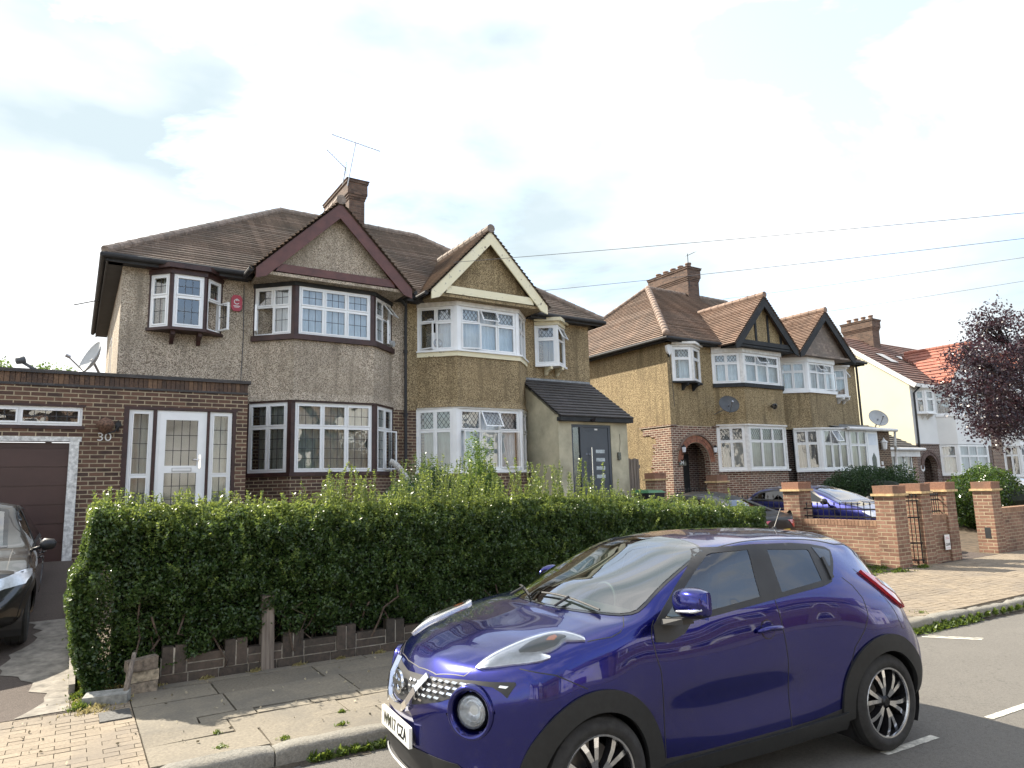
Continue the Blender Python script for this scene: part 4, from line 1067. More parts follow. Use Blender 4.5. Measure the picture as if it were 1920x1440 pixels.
HS = thing('flexible_hose', 'thick off-white corrugated hose hanging out of the leaded bay window of the grey house', 'hose', (6.65, 15.1, 1.6))
b = MB(); pts = []; rr = []
for i in range(41):
    t = i/40; pts.append((6.33+.62*t, 15.22-.18*math.sin(t*2.6), 2.42-1.0*t**1.4)); rr.append(.068 if i % 2 else .08)
b.tube(pts, rr, 12); b.build('hose', plain('ribbed_hose_plastic', (.50, .49, .46), .5, var=.15, vs=12), HS)
AC = thing('portable_fan', 'white portable fan unit standing inside the upper bay window of the brown house', 'fan', (7.75, 15.4, 5.25))
b = MB(); b.box(7.55, 7.86, 15.42, 15.5, 5.27, 5.72); b.build('housing', 'white_trim', AC)
b = MB(); b.lathe((7.7, 15.41, 5.45), (0, -1, 0), [(0, .12), (.02, .12), (.02, .09), (.005, .08), (.005, 0)], 16); b.build('fan_grille', 'steel', AC, smooth=True)
# ======================= house 34 (golden pebbledash, arched brick porch)
YM, YB = 16.4, 15.75
X3, XP3, X4 = 16.92, 22.98, 28.25
H3 = thing('semi_detached_house', 'golden pebbledash house with half-timbered gable, arched brick porch and dark dish on its bay', 'house', (20, YM, .8), 'pebbledash houses along the street')
b = MB(); b.box(X3, XP3, YM, 24.2, 3.66, 6.56); b.box(X3, X3+.2, YM+.25, 24.2, .3, 3.66); b.build('wall', 'peb_gold', H3)
b = MB(); b.box(X3+2.3, XP3, YM+.015, 24.1, .3, 3.66); b.box(X3+.2, X3+2.3, YM+1.2, 24, .3, 3.66); b.build('brick_base', 'brick_red', H3)
b = MB()      # toothed brick return on the side wall
z = .3; rr = random.Random(3)
while z < 3.64:
    t = (z-.3)/3.34; e = 1.15+.45*math.sin(t*5+1)*t+rr.uniform(-.12, .12)
    if t > .92: e = 1.35
    b.box(X3-.022, X3-.0001, YM-.0, YM+e, z, z+.0745); z += .075
b.box(X3-.05, X3-.023, YM-.03, YM+1.5, 3.64, 3.69)
b.build('brick_return', 'brick_red', H3)
Fa = frame((X3+.002, YM, .3), (1, 0, 0), (0, -1, 0))
arch_wall(H3, Fa, 2.298, 3.36, 1.13, .68, 2.12, 'brick_red')
b = MB(); AF = Fa
arch_ring(b, AF, 1.13, 2.12, .68, .79, .0, .03, 30); arch_ring(b, AF, 1.13, 2.12, .80, .91, .0, .035, 34)
b.build('arch_ring', isl('arch_bricks', [(0, (.13, .05, .035)), (.5, (.24, .10, .06)), (1, (.33, .15, .09))]), H3)
b = MB(); arch_ring(b, AF, 1.13, 2.12, .665, .925, -.01, .012, 60, 0); b.build('arch_mortar', plain('pale_mortar', (.42, .37, .29), .9), H3)
b = MB(); arch_ring(b, AF, 1.13, 2.12, .93, .98, -.02, .07, 40, 0, .42, PI-.42)
b.fbox(AF, -.03, .22, 3.34, 3.385, 0, .06); b.fbox(AF, 2.04, 2.34, 3.34, 3.385, 0, .06)
b.build('hood_mould', 'tile_brown', H3)
b = MB(); b.box(X3+.2, X3+2.3, YM+1.0, YM+1.1, .3, 3.6); b.box(X3+.22, X3+.32, YM+.24, YM+1.0, .3, 3.6); b.build('porch_recess', 'brick_dark', H3)
b = MB(); b.box(X3+.45, X3+1.35, YM+.93, YM+.99, .45, 2.75); b.box(X3+1.4, X3+1.75, YM+.93, YM+.99, 1.3, 2.75); b.build('front_door', 'black_timber', H3)
b = MB(); b.box(X3+.1, X3+2.2, YM-.25, YM+1.0, .3, .45); b.build('door_step', 'render_white', H3)
b = MB(); F = frame((16.62, 16.1, 0), (1, 0, 0), (0, -1, 0))
roof_plane(b, [(16.64, 16.08, 6.66), (XP3, 16.08, 6.66), (XP3, 20.3, 9.85), (20.05, 20.3, 9.85)], .14)
roof_plane(b, [(16.64, 24.5, 6.66), (16.64, 16.08, 6.66), (20.05, 20.3, 9.85)], .14)
roof_plane(b, [(XP3, 24.5, 6.66), (16.64, 24.5, 6.66), (20.05, 20.3, 9.85), (XP3, 20.3, 9.85)], .14)
b.build('roof', 'tile_brown', H3)
b = MB(); ridge_line(b, (16.62, 16.06, 6.70), (20.05, 20.3, 9.89), .13); ridge_line(b, (16.62, 24.5, 6.70), (20.05, 20.3, 9.89), .1); ridge_line(b, (20.05, 20.3, 9.89), (XP3, 20.3, 9.89), .1); b.build('ridge_tiles', 'tile_brown', H3, smooth=True)
eaves(H3, [((16.64, 16.08), (19.3, 16.08), 6.66, 1), ((16.64, 16.08), (16.64, 24.4), 6.66, 1)], 'black_timber')
gutter_run(H3, (16.6, 16.03, 6.6), (19.3, 16.03, 6.6)); gutter_run(H3, (16.59, 16.0, 6.6), (16.59, 24.4, 6.6))
PL3 = [(19.15, YM), (20.02, YB), (22.2, YB), (22.96, YM)]
bay_solid(H3, PL3, 3.72, 5.1, 'peb_gold', 'bay_apron', flare=.06)
bay_solid(H3, offplan(PL3, -.03), .3, 2.06, 'brick_red', 'bay_base')
bay_band(H3, PL3, 2.06, 2.12, .07, 'white_paint', 'window_sill'); bay_band(H3, PL3, 3.68, 3.73, .06, 'white_paint', 'window_head')
bay_band(H3, PL3, 5.06, 5.2, .07, 'black_timber', 'window_sill'); bay_band(H3, PL3, 6.32, 6.56, .05, 'white_paint', 'window_head')
PA = dict(top='diamond', low=None, fw=.07)
bay_windows(H3, PL3, 2.12, 3.68, [dict(cols=[1, 1], tr=.66, curtain='drape', **PA), dict(cols=[1, 1, 1], tr=.66, curtain='drape', **PA), dict(cols=[1, 1], tr=.66, curtain='drape', **PA)], post='white_paint')
bay_windows(H3, PL3, 5.2, 6.32, [dict(cols=[1, 1], tr=.68, curtain='net_white', **PA), dict(cols=[1, 1, 1], tr=.68, curtain='net_white', opens=[(1, 'top', 'top', 28)], **PA), dict(cols=[1], tr=.68, curtain='net_white', **PA)], post='white_paint')
gable_front(H3, 19.3, 22.85, 6.52, 21.05, 8.38, 15.42, YM, 'black_timber', 'peb_gold', bw=.26, tie=True, tie_h=.16, battens=4, roofmat='tile_orange', ybk=18.5)
OR3 = [(17.12, 16.39), (17.78, 16.02), (18.55, 16.39)]
oriel(H3, OR3, 5.18, 6.38, [dict(cols=[1], tr=.68, curtain='net_white', **PA), dict(cols=[1], tr=.68, curtain='net_white', **PA)], 'white_paint', 'black_timber', 'black_timber', 'white_paint', YM, head=.16)
CH3 = chimney(H3, 22.3, 23.0, 20.1, 22.4, 8.6, 11.15, 'brick_chim', pots=5)
b = MB()
for i in range(7): b.box(22.285, 22.299, 20.0+i*.17, 20.2+i*.17, 9.25+i*.10, 9.5+i*.10)
b.build('flashing', 'render_white', H3)
b = MB(); b.tube([(17.02, YM-.01, 6.3), (17.1, YM-.01, 5.0), (17.14, YM-.01, 4.3)], .008, 5); b.tube([(19.2, YM-.02, 4.4), (19.25, YM-.02, 3.7)], .008, 5); b.build('cable', 'dish_dark', H3)
BB = thing('bell_box', 'white triangular alarm bell box high on the corner of the golden pebbledash house', 'alarm box', (17.0, 16.36, 6.2))
F = frame((16.99, YM, 6.2), (1, 0, 0), (0, -1, 0)); b = MB(); b.fprism(F, [(-.14, .2), (-.11, 0), (0, -.14), (.11, 0), (.14, .2), (0, .24)], 0, .08); b.fprism(F, [(-.06, -.09), (0, -.2), (.06, -.09)], 0, .06, 1); b.build('box', ['white_trim', 'black_gloss'], BB)
FL = thing('flood_light', 'small black floodlight on the brown bay wall between the two floors of windows', 'floodlight', (21.4, YB-.1, 4.4))
b = MB(); b.tube([(21.42, YB, 4.42), (21.42, YB-.1, 4.42)], .025, 8); b.lathe((21.42, YB-.08, 4.42), (-.2, -.9, -.25), [(0, .0), (0, .07), (.05, .09), (.13, .11), (.13, .08), (.11, 0)], 14); b.build('lamp_head', 'black_gloss', FL, smooth=True)
for i, (x, lbl) in enumerate(((X3+.42, 'left'), (X3+1.98, 'right'))):
    t = thing('carriage_lamp', 'black carriage lamp with white glass on the brick just %s of the arched doorway' % lbl, 'wall lamp', (x, YM-.1, 2.7), 'carriage lamps beside the arch')
    b = MB(); b.tube([(x, YM, 2.68), (x, YM-.1, 2.68), (x, YM-.12, 2.74)], .012, 6); b.lathe((x, YM-.12, 2.72), (0, 0, 1), [(0, .03), (.02, .05), (.2, .07), (.21, .085), (.27, .02), (.3, 0)], 6); b.build('bracket', 'iron', t)
    b = MB(); b.lathe((x, YM-.12, 2.745), (0, 0, 1), [(0, .052), (.17, .072)], 6); b.build('lamp_glass', 'net_white', t)
ND = thing('number_plaque', 'dark house number plaque reading 34 below the lamp left of the arch', 'house number', (X3+.42, YM-.03, 2.35))
F = frame((X3+.42, YM-.0, 2.40), (1, 0, 0), (0, -1, 0)); b = MB(); b.fbox(F, -.17, .17, -.1, .1, .0, .03); b.build('plate', 'black_gloss', ND); text_mesh('34', .17, .003, F, -.03, 0, .032, 'white_trim', 'numerals', ND)

# ======================= house 36
H4 = thing('semi_detached_house', 'brown pebbledash house with dark tile-hung gable and white porch, next to the half-timbered one', 'house', (26, YM, .8), 'pebbledash houses along the street')
b = MB(); b.box(XP3, X4, YM+.01, 24.2, 3.66, 6.54); b.build('wall', 'peb_brown', H4)
b = MB(); b.box(XP3, X4-.01, YM+.02, 24.1, .3, 3.66); b.build('brick_base', 'brick_dark', H4)
b = MB()
roof_plane(b, [(XP3, 16.08, 6.66), (28.5, 16.08, 6.66), (25.0, 20.3, 9.85), (XP3, 20.3, 9.85)], .14)
roof_plane(b, [(28.5, 16.08, 6.66), (28.5, 24.5, 6.66), (25.0, 20.3, 9.85)], .14)
roof_plane(b, [(28.5, 24.5, 6.66), (XP3, 24.5, 6.66), (XP3, 20.3, 9.85), (25, 20.3, 9.85)], .14)
ridge_line(b, (XP3, 20.3, 9.89), (25, 20.3, 9.89), .1)
b.build('roof', 'tile_dark', H4)
eaves(H4, [((26.6, 16.08), (28.5, 16.08), 6.66, 1), ((28.5, 16.08), (28.5, 24.4), 6.66, -1)], 'black_timber'); gutter_run(H4, (26.6, 16.03, 6.6), (28.55, 16.03, 6.6))
PL4 = [(23.02, YM), (23.86, YB), (25.62, YB), (26.25, YM)]
bay_solid(H4, PL4, 3.64, 5.05, 'peb_brown', 'bay_apron', flare=.06)
bay_band(H4, PL4, 5.05, 5.16, .06, 'upvc', 'window_sill'); bay_band(H4, PL4, 6.26, 6.5, .05, 'upvc', 'window_head')
bay_windows(H4, PL4, 5.16, 6.26, [dict(cols=[1, 1], tr=.68, top=None, low=None, curtain='net'), dict(cols=[1, 1, 1], tr=.68, top=None, low=None, curtain='net', opens=[(1, 'top', 'top', 35), (2, 'low', 'left', 22)]), dict(cols=[1], tr=.68, top=None, low=None, curtain='net')], post='upvc')
gable_front(H4, 22.98, 26.62, 6.5, 24.8, 8.25, 15.42, YM, 'black_timber', 'tile_dark', bw=.26, tie=False, roofmat='tile_orange', ybk=18.5)
OR4 = [(26.42, 16.40), (26.97, 16.02), (27.45, 16.40)]
oriel(H4, OR4, 5.1, 6.24, [dict(cols=[1], tr=.68, top=None, low=None, curtain='net'), dict(cols=[1], tr=.68, top=None, low=None, curtain='drape', opens=[(0, 'top', 'top', 30)])], 'white_paint', 'upvc', 'white_paint', 'upvc', YM, head=.14)
# ground floor glazed front running into the porch
PL4L = [(22.98, 15.98), (23.75, 15.35), (25.1, 15.1), (27.05, 15.1)]
bay_solid(H4, offplan(PL4L[:3], -.02), .3, 2.0, 'brick_dark', 'bay_base')
bay_band(H4, PL4L[:3], 2.0, 2.08, .06, 'upvc', 'window_sill'); bay_band(H4, PL4L, 3.60, 3.66, .05, 'white_paint', 'window_head')
bay_windows(H4, PL4L[:3], 2.08, 3.60, [dict(cols=[1, 1], tr=.66, top=None, low=None, curtain='drape'), dict(cols=[1, 1, 1], tr=.64, top=None, low=None, curtain='drape', opens=[(1, 'top', 'top', 32)])], post='upvc')
F = frame((25.14, 15.08, 2.0), (1, 0, 0), (0, -1, 0)); window(H4, F, 1.15, 1.58, cols=[1, 1], tr=.64, top=None, low=None, curtain='net_grey')
b = MB(); b.box(25.14, 26.3, 15.08, 15.3, .3, 2.0); b.box(27.12, 28.2, 15.2, 15.42, .3, 3.6); b.box(27.98, 28.2, 15.42, 16.4, .3, 3.6); b.build('porch_wall', 'brick_brown', H4)
F = frame((26.32, 15.08, .75), (1, 0, 0), (0, -1, 0))
b = MB(); b.fbox(F, 0, .78, 0, 2.83, -.05, 0); dr = b.build('front_door', 'upvc', H4)
b = MB(); b.fbox(F, .12, .68, 2.25, 2.7, .0, .006); b.build('fanlight', 'net', dr)
b = MB(); b.fprism(F, [(.25, .95), (.55, .95), (.55, 1.75), (.40, 1.95), (.25, 1.75)], 0, .008); b.build('door_glass', plain('dark_green_glass', (.03, .06, .055), .15, var=.6, vs=25), dr)
b = MB(); roof_plane(b, [(24.9, 15.0, 3.62), (28.3, 15.0, 3.62), (28.3, 16.4, 3.95), (24.9, 16.4, 3.95)], .3, .01); b.build('porch_roof', 'lead', H4)
b = MB(); b.tube([(24.9, 14.95, 3.62), (28.35, 14.95, 3.62)], .07, 8); b.tube([(28.3, 15.0, 3.6), (28.3, 15.05, 3.0), (28.6, 15.2, 2.75), (28.6, 15.25, 2.3)], .05, 8); b.build('gutter', 'gutter_white', H4)
b = MB(); b.tube([(28.2, 16.3, 6.5), (28.28, 16.34, 6.2), (28.28, 16.34, 3.7)], .045, 8); b.build('downpipe', 'gutter', H4)
LA = thing('coach_lantern', 'white coach lantern on the brown brick beside the white porch door', 'wall lamp', (27.5, 15.1, 2.9))
b = MB(); b.tube([(27.5, 15.2, 2.85), (27.5, 15.08, 2.85)], .015, 6); b.lathe((27.5, 15.06, 2.8), (0, 0, 1), [(0, .03), (.05, .09), (.3, .12), (.32, .16), (.42, .05), (.52, 0)], 6); b.build('lantern', 'white_trim', LA)
NA = thing('number_tiles', 'two small cream number tiles on brown brick right of the white porch door', 'house number', (27.45, 15.17, 2.1))
b = MB(); b.box(27.4, 27.52, 15.17, 15.2, 2.22, 2.36); b.box(27.44, 27.56, 15.17, 15.2, 2.04, 2.18); b.build('tile', 'white_trim', NA)

# ======================= house 38 (white render) with side extension
Y5 = 17.0
H5 = thing('rendered_house', 'white rendered house with red tiled roof, dark arched doorway and pale yellow side wall', 'house', (36.5, Y5, .6), 'houses further along the street')
b = MB(); b.box(33.8, 41.6, Y5, 25, 3.2, 6.15); b.build('wall', 'render_white', H5)
b = MB(); 
b.face([(33.79, Y5+.001, .3), (33.79, Y5+.001, 6.2), (33.79, 21.0, 9.3), (33.79, 25, 6.2), (33.79, 25, .3)]); b.build('side_wall', 'render_yellow', H5)
b = MB(); b.box(35.95, 41.6, Y5+.02, 25, .3, 3.2); b.build('brick_base', 'brick_dark', H5)
b = MB(); roof_plane(b, [(33.7, 16.7, 6.15), (41.6, 16.7, 6.15), (41.6, 20.95, 9.35), (33.7, 20.95, 9.35)], .3, .05); roof_plane(b, [(41.6, 25.2, 6.15), (33.7, 25.2, 6.15), (33.7, 20.95, 9.35), (41.6, 20.95, 9.35)], .3, .05); b.build('roof', 'tile_rust', H5)
b = MB(); b.bar((33.72, 16.66, 6.02), (33.72, 20.95, 9.25), .06, .22); b.bar((33.72, 25.2, 6.02), (33.72, 20.95, 9.25), .06, .22); b.build('verge_board', 'white_paint', H5)
for x in (35.6, 37.6):
    b = MB(); n = Vector((0, -3.2, 4.25)).normalized(); p = Vector((x, 18.9, 7.85)); t_ = Vector((0, 4.25, 3.2)).normalized()
    q = [p-Vector((.35, 0, 0))-t_*.5+n*.06, p+Vector((.35, 0, 0))-t_*.5+n*.06, p+Vector((.35, 0, 0))+t_*.5+n*.06, p-Vector((.35, 0, 0))+t_*.5+n*.06]
    b.hexa([v-n*.1 for v in q]+q); b.build('roof_light', 'pane', H5)
Fa = frame((33.8, Y5, .3), (1, 0, 0), (0, -1, 0))
arch_wall(H5, Fa, 2.15, 2.9, 1.12, .66, 1.75, 'brick_dark')
b = MB(); arch_ring(b, Fa, 1.12, 1.75+.0, .66, .78, 0, .04, 26); arch_ring(b, Fa, 1.12, 1.75, .8, .9, 0, .05, 30); b.build('arch_ring', isl('dark_arch_bricks', [(0, (.06, .04, .035)), (1, (.18, .12, .10))]), H5)
b = MB(); b.fbox(Fa, -.02, 2.15, 2.9, 2.96, 0, .05); b.box(33.9, 35.9, Y5+1, Y5+1.1, .3, 3.2); b.build('porch_recess', 'brick_dark', H5)
b = MB(); F = frame((34.15, Y5-.01, 2.1), (1, 0, 0), (0, -1, 0)); arch_ring(b, F, 0, 0, .08, .17, 0, .03, 16, 0, 0, 2*PI); b.build('numeral_plate', 'white_trim', H5)
PL5 = [(36.0, Y5), (36.5, 16.35), (39.6, 16.35), (40.6, Y5)]
bay_solid(H5, PL5, 3.22, 4.6, 'render_white', 'bay_apron'); bay_solid(H5, PL5, .3, 1.7, 'brick_dark', 'bay_base')
bay_band(H5, PL5, 1.7, 1.78, .05, 'upvc', 'window_sill'); bay_band(H5, PL5, 4.6, 4.7, .05, 'upvc', 'window_sill'); bay_band(H5, PL5, 5.95, 6.15, .04, 'upvc', 'window_head')
nn = dict(top=None, low=None)
bay_windows(H5, PL5, 1.78, 3.2, [dict(cols=[1], tr=.62, curtain='net_white', **nn), dict(cols=[1, 1, 1.2], tr=.62, curtain='net_white', **nn), dict(cols=[1, 1, 1], tr=.55, curtain='net', **nn)], post='upvc')
bay_windows(H5, PL5, 4.7, 5.95, [dict(cols=[1], tr=.62, curtain='net_white', **nn), dict(cols=[1, 1, 1.2], tr=.62, curtain='net', **nn), dict(cols=[1, 1], tr=.55, curtain='net', **nn)], post='upvc')
OR5 = [(34.2, Y5), (34.5, 16.65), (35.3, 16.65), (35.65, Y5)]
oriel(H5, OR5, 4.75, 5.85, [dict(cols=[1], tr=.62, curtain='net', **nn), dict(cols=[1], tr=.62, curtain='net', **nn), dict(cols=[1], tr=.62, curtain='net_white', **nn)], 'white_paint', 'upvc', 'white_paint', 'upvc', Y5, head=.14)
gable_front(H5, 36.1, 41.2, 6.2, 38.7, 8.35, 16.2, Y5, 'white_paint', 'render_white', bw=.3, tie=False, roofmat='tile_red', ybk=19.5, gauge=.32)
chimney(H5, 36.9, 37.6, 20.2, 21.9, 8.4, 10.45, 'brick_stock', pots=4)
b = MB(); b.tube([(34.25, 16.68, 6.05), (33.95, 16.9, 5.7), (33.95, 16.92, 2.9)], .05, 8); b.build('downpipe', 'gutter', H5)
b = MB(); b.box(33.8, 41.6, 16.66, 16.7, 5.98, 6.14); b.build('eaves_board', 'white_paint', H5)
EX = thing('side_extension', 'low brick side extension with dark tiled roof and white glazed door beside the white house', 'extension', (31.5, 16.2, .5))
b = MB(); F = frame((28.9, 16.3, .3), (1, 0, 0), (0, -1, 0)); wall_open(b, F, 3.5, 0, 2.6, [(1.0, 3.12, 0, 2.5)], .2); b.build('wall', 'brick_red', EX)
F = frame((29.92, 16.33, .5), (1, 0, 0), (0, -1, 0)); window(EX, F, .72, 2.25, cols=[1], tr=None, curtain='drape', **nn)
F = frame((30.68, 16.33, .5), (1, 0, 0), (0, -1, 0)); window(EX, F, 1.32, 2.25, cols=[1, 1], tr=.7, curtain='net_grey', **nn)
b = MB(); roof_plane(b, [(28.8, 16.1, 2.95), (32.5, 16.1, 2.95), (33.7, 19.2, 4.3), (28.8, 19.2, 4.3)], .3, .04); b.build('roof', 'tile_slate', EX)
b = MB(); b.tube([(28.8, 16.02, 2.92), (32.6, 16.02, 2.92)], .07, 8); b.box(29.8, 32.4, 16.15, 16.28, 2.6, 2.85); b.build('gutter', 'gutter_white', EX)
DC = thing('satellite_dish', 'grey satellite dish on the porch roof before the pale yellow side wall', 'satellite dish', (27.6, 15.9, 3.9), 'satellite dishes')

H6 = thing('brick_house', 'red brick house with long white windows partly hidden by the purple tree', 'house', (45, Y5, .5), 'houses further along the street')
b = MB(); b.box(41.65, 49, Y5, 25, .3, 6.1); b.build('wall', 'brick_red', H6)
b = MB(); roof_plane(b, [(41.6, 16.7, 6.15), (49.2, 16.7, 6.15), (49.2, 20.95, 9.35), (41.6, 20.95, 9.35)], .3, .05); roof_plane(b, [(49.2, 25.2, 6.15), (41.6, 25.2, 6.15), (41.6, 20.95, 9.35), (49.2, 20.95, 9.35)], .3, .05); b.build('roof', 'tile_rust', H6)
PL6 = [(42.9, Y5), (43.4, 16.35), (46.8, 16.35), (47.5, Y5)]
bay_solid(H6, PL6, 3.3, 4.6, 'render_white', 'bay_apron'); bay_solid(H6, PL6, .3, 1.5, 'brick_red', 'bay_base')
bay_band(H6, PL6, 1.5, 1.6, .05, 'upvc', 'window_sill'); bay_band(H6, PL6, 3.2, 3.3, .06, 'upvc', 'window_head'); bay_band(H6, PL6, 5.9, 6.12, .04, 'upvc', 'window_head')
bay_windows(H6, PL6, 1.6, 3.2, [dict(cols=[1, 1], tr=.7, curtain='drape', **nn), dict(cols=[1, 1, 1, 1], tr=.7, curtain='drape', opens=[(0, 'top', 'top', 35), (2, 'top', 'top', 35)], **nn), dict(cols=[1], tr=.7, curtain='drape', **nn)], post='upvc')
bay_windows(H6, PL6, 4.6, 5.9, [dict(cols=[1, 1], tr=.7, curtain='net', **nn), dict(cols=[1, 1, 1, 1], tr=.7, curtain='net', **nn), dict(cols=[1], tr=.7, curtain='net', **nn)], post='upvc')
gable_front(H6, 42.5, 48, 6.2, 45.2, 8.5, 16.2, Y5, 'white_paint', 'render_white', bw=.3, tie=False, roofmat='tile_red', ybk=19.5, gauge=.32)

# ======================= houses across the street (behind the photographer; seen in paint and glass)
def opposite(x0, wallm, roofm, lbl):
    h = thing('street_house', lbl, 'house', (x0+4, -13, 0), 'houses across the street')
    y = -13
    b = MB(); b.box(x0, x0+8, y-8, y, 0, 6); b.build('wall', wallm, h)
    b = MB(); roof_plane(b, [(x0+8.3, y+.3, 6), (x0-.3, y+.3, 6), (x0-.3, y-4, 9.2), (x0+8.3, y-4, 9.2)], .3, .04); roof_plane(b, [(x0-.3, y-8.3, 6), (x0+8.3, y-8.3, 6), (x0+8.3, y-4, 9.2), (x0-.3, y-4, 9.2)], .3, .04); b.build('roof', roofm, h)
    b = MB(); b.box(x0+.8, x0+3.8, y, y+.7, 0, 6); b.build('bay_wall', wallm, h)
    b = MB(); b.face([(x0+.4, y+1.0, 6), (x0+4.2, y+1.0, 6), (x0+2.3, y+1.0, 8.2)]); b.face([(x0+.4, y+.9, 6), (x0+2.3, y+.9, 8.2), (x0+4.2, y+.9, 6)]); b.build('gable_wall', 'render_white', h)
    b = MB(); roof_plane(b, [(x0+.2, y+1.1, 5.9), (x0+2.3, y+1.1, 8.3), (x0+2.3, y-3, 8.3), (x0+.2, y-3, 5.9)]); roof_plane(b, [(x0+4.4, y+1.1, 5.9), (x0+2.3, y+1.1, 8.3), (x0+2.3, y-3, 8.3), (x0+4.4, y-3, 5.9)]); b.build('gable_roof', roofm, h)
    for (u, v, w_, h_) in ((.95, .9, 2.7, 1.5), (.95, 4, 2.7, 1.5), (5, 4, 1.4, 1.4)):
        dy = .72 if u < 4 else .02
        F = frame((x0+u+w_, y+dy, v), (-1, 0, 0), (0, 1, 0)); window(h, F, w_, h_, cols=[1]*(3 if w_ > 2 else 1), tr=.66, top=None, low=None, curtain='net_white')
    b = MB(); b.box(x0+5, x0+6, y, y+.04, 0, 2.1); b.build('front_door', 'fascia_maroon', h)
opposite(-14, 'render_white', 'tile_brown', 'white house across the street with a brown front door')
opposite(-5, 'brick_red', 'tile_brown', 'red brick house across the street with white gable')
opposite(4, 'render_white', 'tile_dark', 'white house across the street with dark tiles')
opposite(13, 'brick_brown', 'tile_brown', 'brown brick house across the street')
opposite(22, 'render_white', 'tile_brown', 'white house across the street, furthest along')
# ------------------------------------------------------------------ cars
def pchip(xs, ys, x):
    xs = np.asarray(xs, float); ys = np.asarray(ys, float)
    if xs[0] > xs[-1]: xs = xs[::-1]; ys = ys[::-1]
    h = np.diff(xs); d = np.diff(ys, axis=0)/h.reshape((-1,)+(1,)*(ys.ndim-1))
    m = np.zeros_like(ys)
    w = (h[1:]/(h[:-1]+h[1:])).reshape((-1,)+(1,)*(ys.ndim-1))
    m[1:-1] = d[:-1]*w+d[1:]*(1-w); m[0] = d[0]; m[-1] = d[-1]
    i = np.clip(np.searchsorted(xs, x)-1, 0, len(xs)-2)
    t = ((x-xs[i])/h[i])
    sh = (-1,)+(1,)*(ys.ndim-1); t = t.reshape(sh); hh = h[i].reshape(sh)
    return (2*t**3-3*t**2+1)*ys[i]+(t**3-2*t**2+t)*hh*m[i]+(-2*t**3+3*t**2)*ys[i+1]+(t**3-t**2)*hh*m[i+1]
class Body:
    """lofted car body, x forward, y left, z up; kept as a grid so that glass, lamps and trim can be laid on it"""
    def __init__(s, stations, cf, cr_, xf, xr, nx=150, nrow=5, cowl=0):
        xs = np.array([q[0] for q in stations]); P = np.array([q[1] for q in stations], float)
        o = np.argsort(xs); xs = xs[o]; P = P[o]
        # denser sampling near both ends
        u = np.linspace(0, 1, nx); lo, hi = xs[0], xs[-1]
        e = .5-.5*np.cos(u*PI); X = lo+(hi-lo)*(.55*u+.45*e)
        G = pchip(xs, P, X)                        # nx,R,2
        rws = P.shape[1]; rr_ = np.linspace(0, rws-1, (rws-1)*nrow+1)
        G2 = pchip(np.arange(rws, dtype=float), G.transpose(1, 0, 2), rr_).transpose(1, 0, 2)
        Y = np.maximum(G2[..., 0], 0); Z = G2[..., 1]
        XX = np.repeat(X[:, None], Y.shape[1], 1)
        c1 = np.clip((X-cf[0])/(xf-cf[0]), 0, 1)**1.3*cf[1]; c2 = np.clip((cr_[0]-X)/(cr_[0]-xr), 0, 1)**1.3*cr_[1]
        k = (Y/.88)**2.4
        XX = XX-c1[:, None]*k+c2[:, None]*(Y/.88)**3
        XX = XX+cowl*np.exp(-((X-2.15)/.30)**2)[:, None]*(1-np.clip(Y/.72, 0, 1)**2.2)*np.clip((rr_[None, :]-6)/3, 0, 1)
        s.G = np.stack([XX, Y, Z], -1); s.rr = rr_; s.nrow = nrow
        L = s.G; Rr = L*np.array([1, -1, 1]); 
        full = np.concatenate([L, Rr[:, ::-1][:, 1:]], 1)
        n, m = full.shape[:2]; s.n, s.m = n, m
        s.V = full.reshape(-1, 3)
        s.row = np.concatenate([rr_, rr_[::-1][1:]])
        F = []; s.frow = []
        for i in range(n-1):
            for j in range(m-1):
                F.append((i*m+j, i*m+j+1, (i+1)*m+j+1, (i+1)*m+j)); s.frow.append((s.row[j]+s.row[j+1])/2)
        s.F = F
        cap0 = tuple(range(m)); cap1 = tuple((n-1)*m+j for j in reversed(range(m)))
        s.caps = [cap0, cap1]
        s.bvh = BVHTree.FromPolygons([Vector(v) for v in s.V], F+s.caps)
    def hit(s, axis, a, b):
        if axis == 'side': o, d = Vector((a, 3, b)), Vector((0, -1, 0))
        elif axis == 'side-': o, d = Vector((a, -3, b)), Vector((0, 1, 0))
        elif axis == 'top': o, d = Vector((a, b, 4)), Vector((0, 0, -1))
        elif axis == 'front': o, d = Vector((6, a, b)), Vector((-1, 0, 0))
        elif axis == 'rear': o, d = Vector((-6, a, b)), Vector((1, 0, 0))
        else:      # oblique: axis is a direction vector pointing at the car; a,b measured in its own plane
            O, U_, V_, d = axis; o = O+U_*a+V_*b
        h = s.bvh.ray_cast(o, d)
        if h[0] is None: return None, None
        n = h[1]
        if n.dot(d) > 0: n = -n
        return h[0], n
def inpoly(p, poly):
    x, y = p; c = False; j = len(poly)-1
    for i in range(len(poly)):
        xi, yi = poly[i]; xj, yj = poly[j]
        if (yi > y) != (yj > y) and x < (xj-xi)*(y-yi)/(yj-yi)+xi: c = not c
        j = i
    return c
def smoothpoly(p, k=2):
    for _ in range(k):
        q = []
        for i in range(len(p)):
            a, b = p[i], p[(i+1) % len(p)]
            q += [(a[0]*.8+b[0]*.2, a[1]*.8+b[1]*.2), (a[0]*.2+b[0]*.8, a[1]*.2+b[1]*.8)]
        p = q
    return p
def densify(p, d):
    o = []
    for i in range(len(p)):
        a, b = p[i], p[(i+1) % len(p)]; L = math.hypot(a[0]-b[0], a[1]-b[1]); n = max(1, int(L/d))
        for k in range(n): o.append((a[0]+(b[0]-a[0])*k/n, a[1]+(b[1]-a[1])*k/n))
    return o
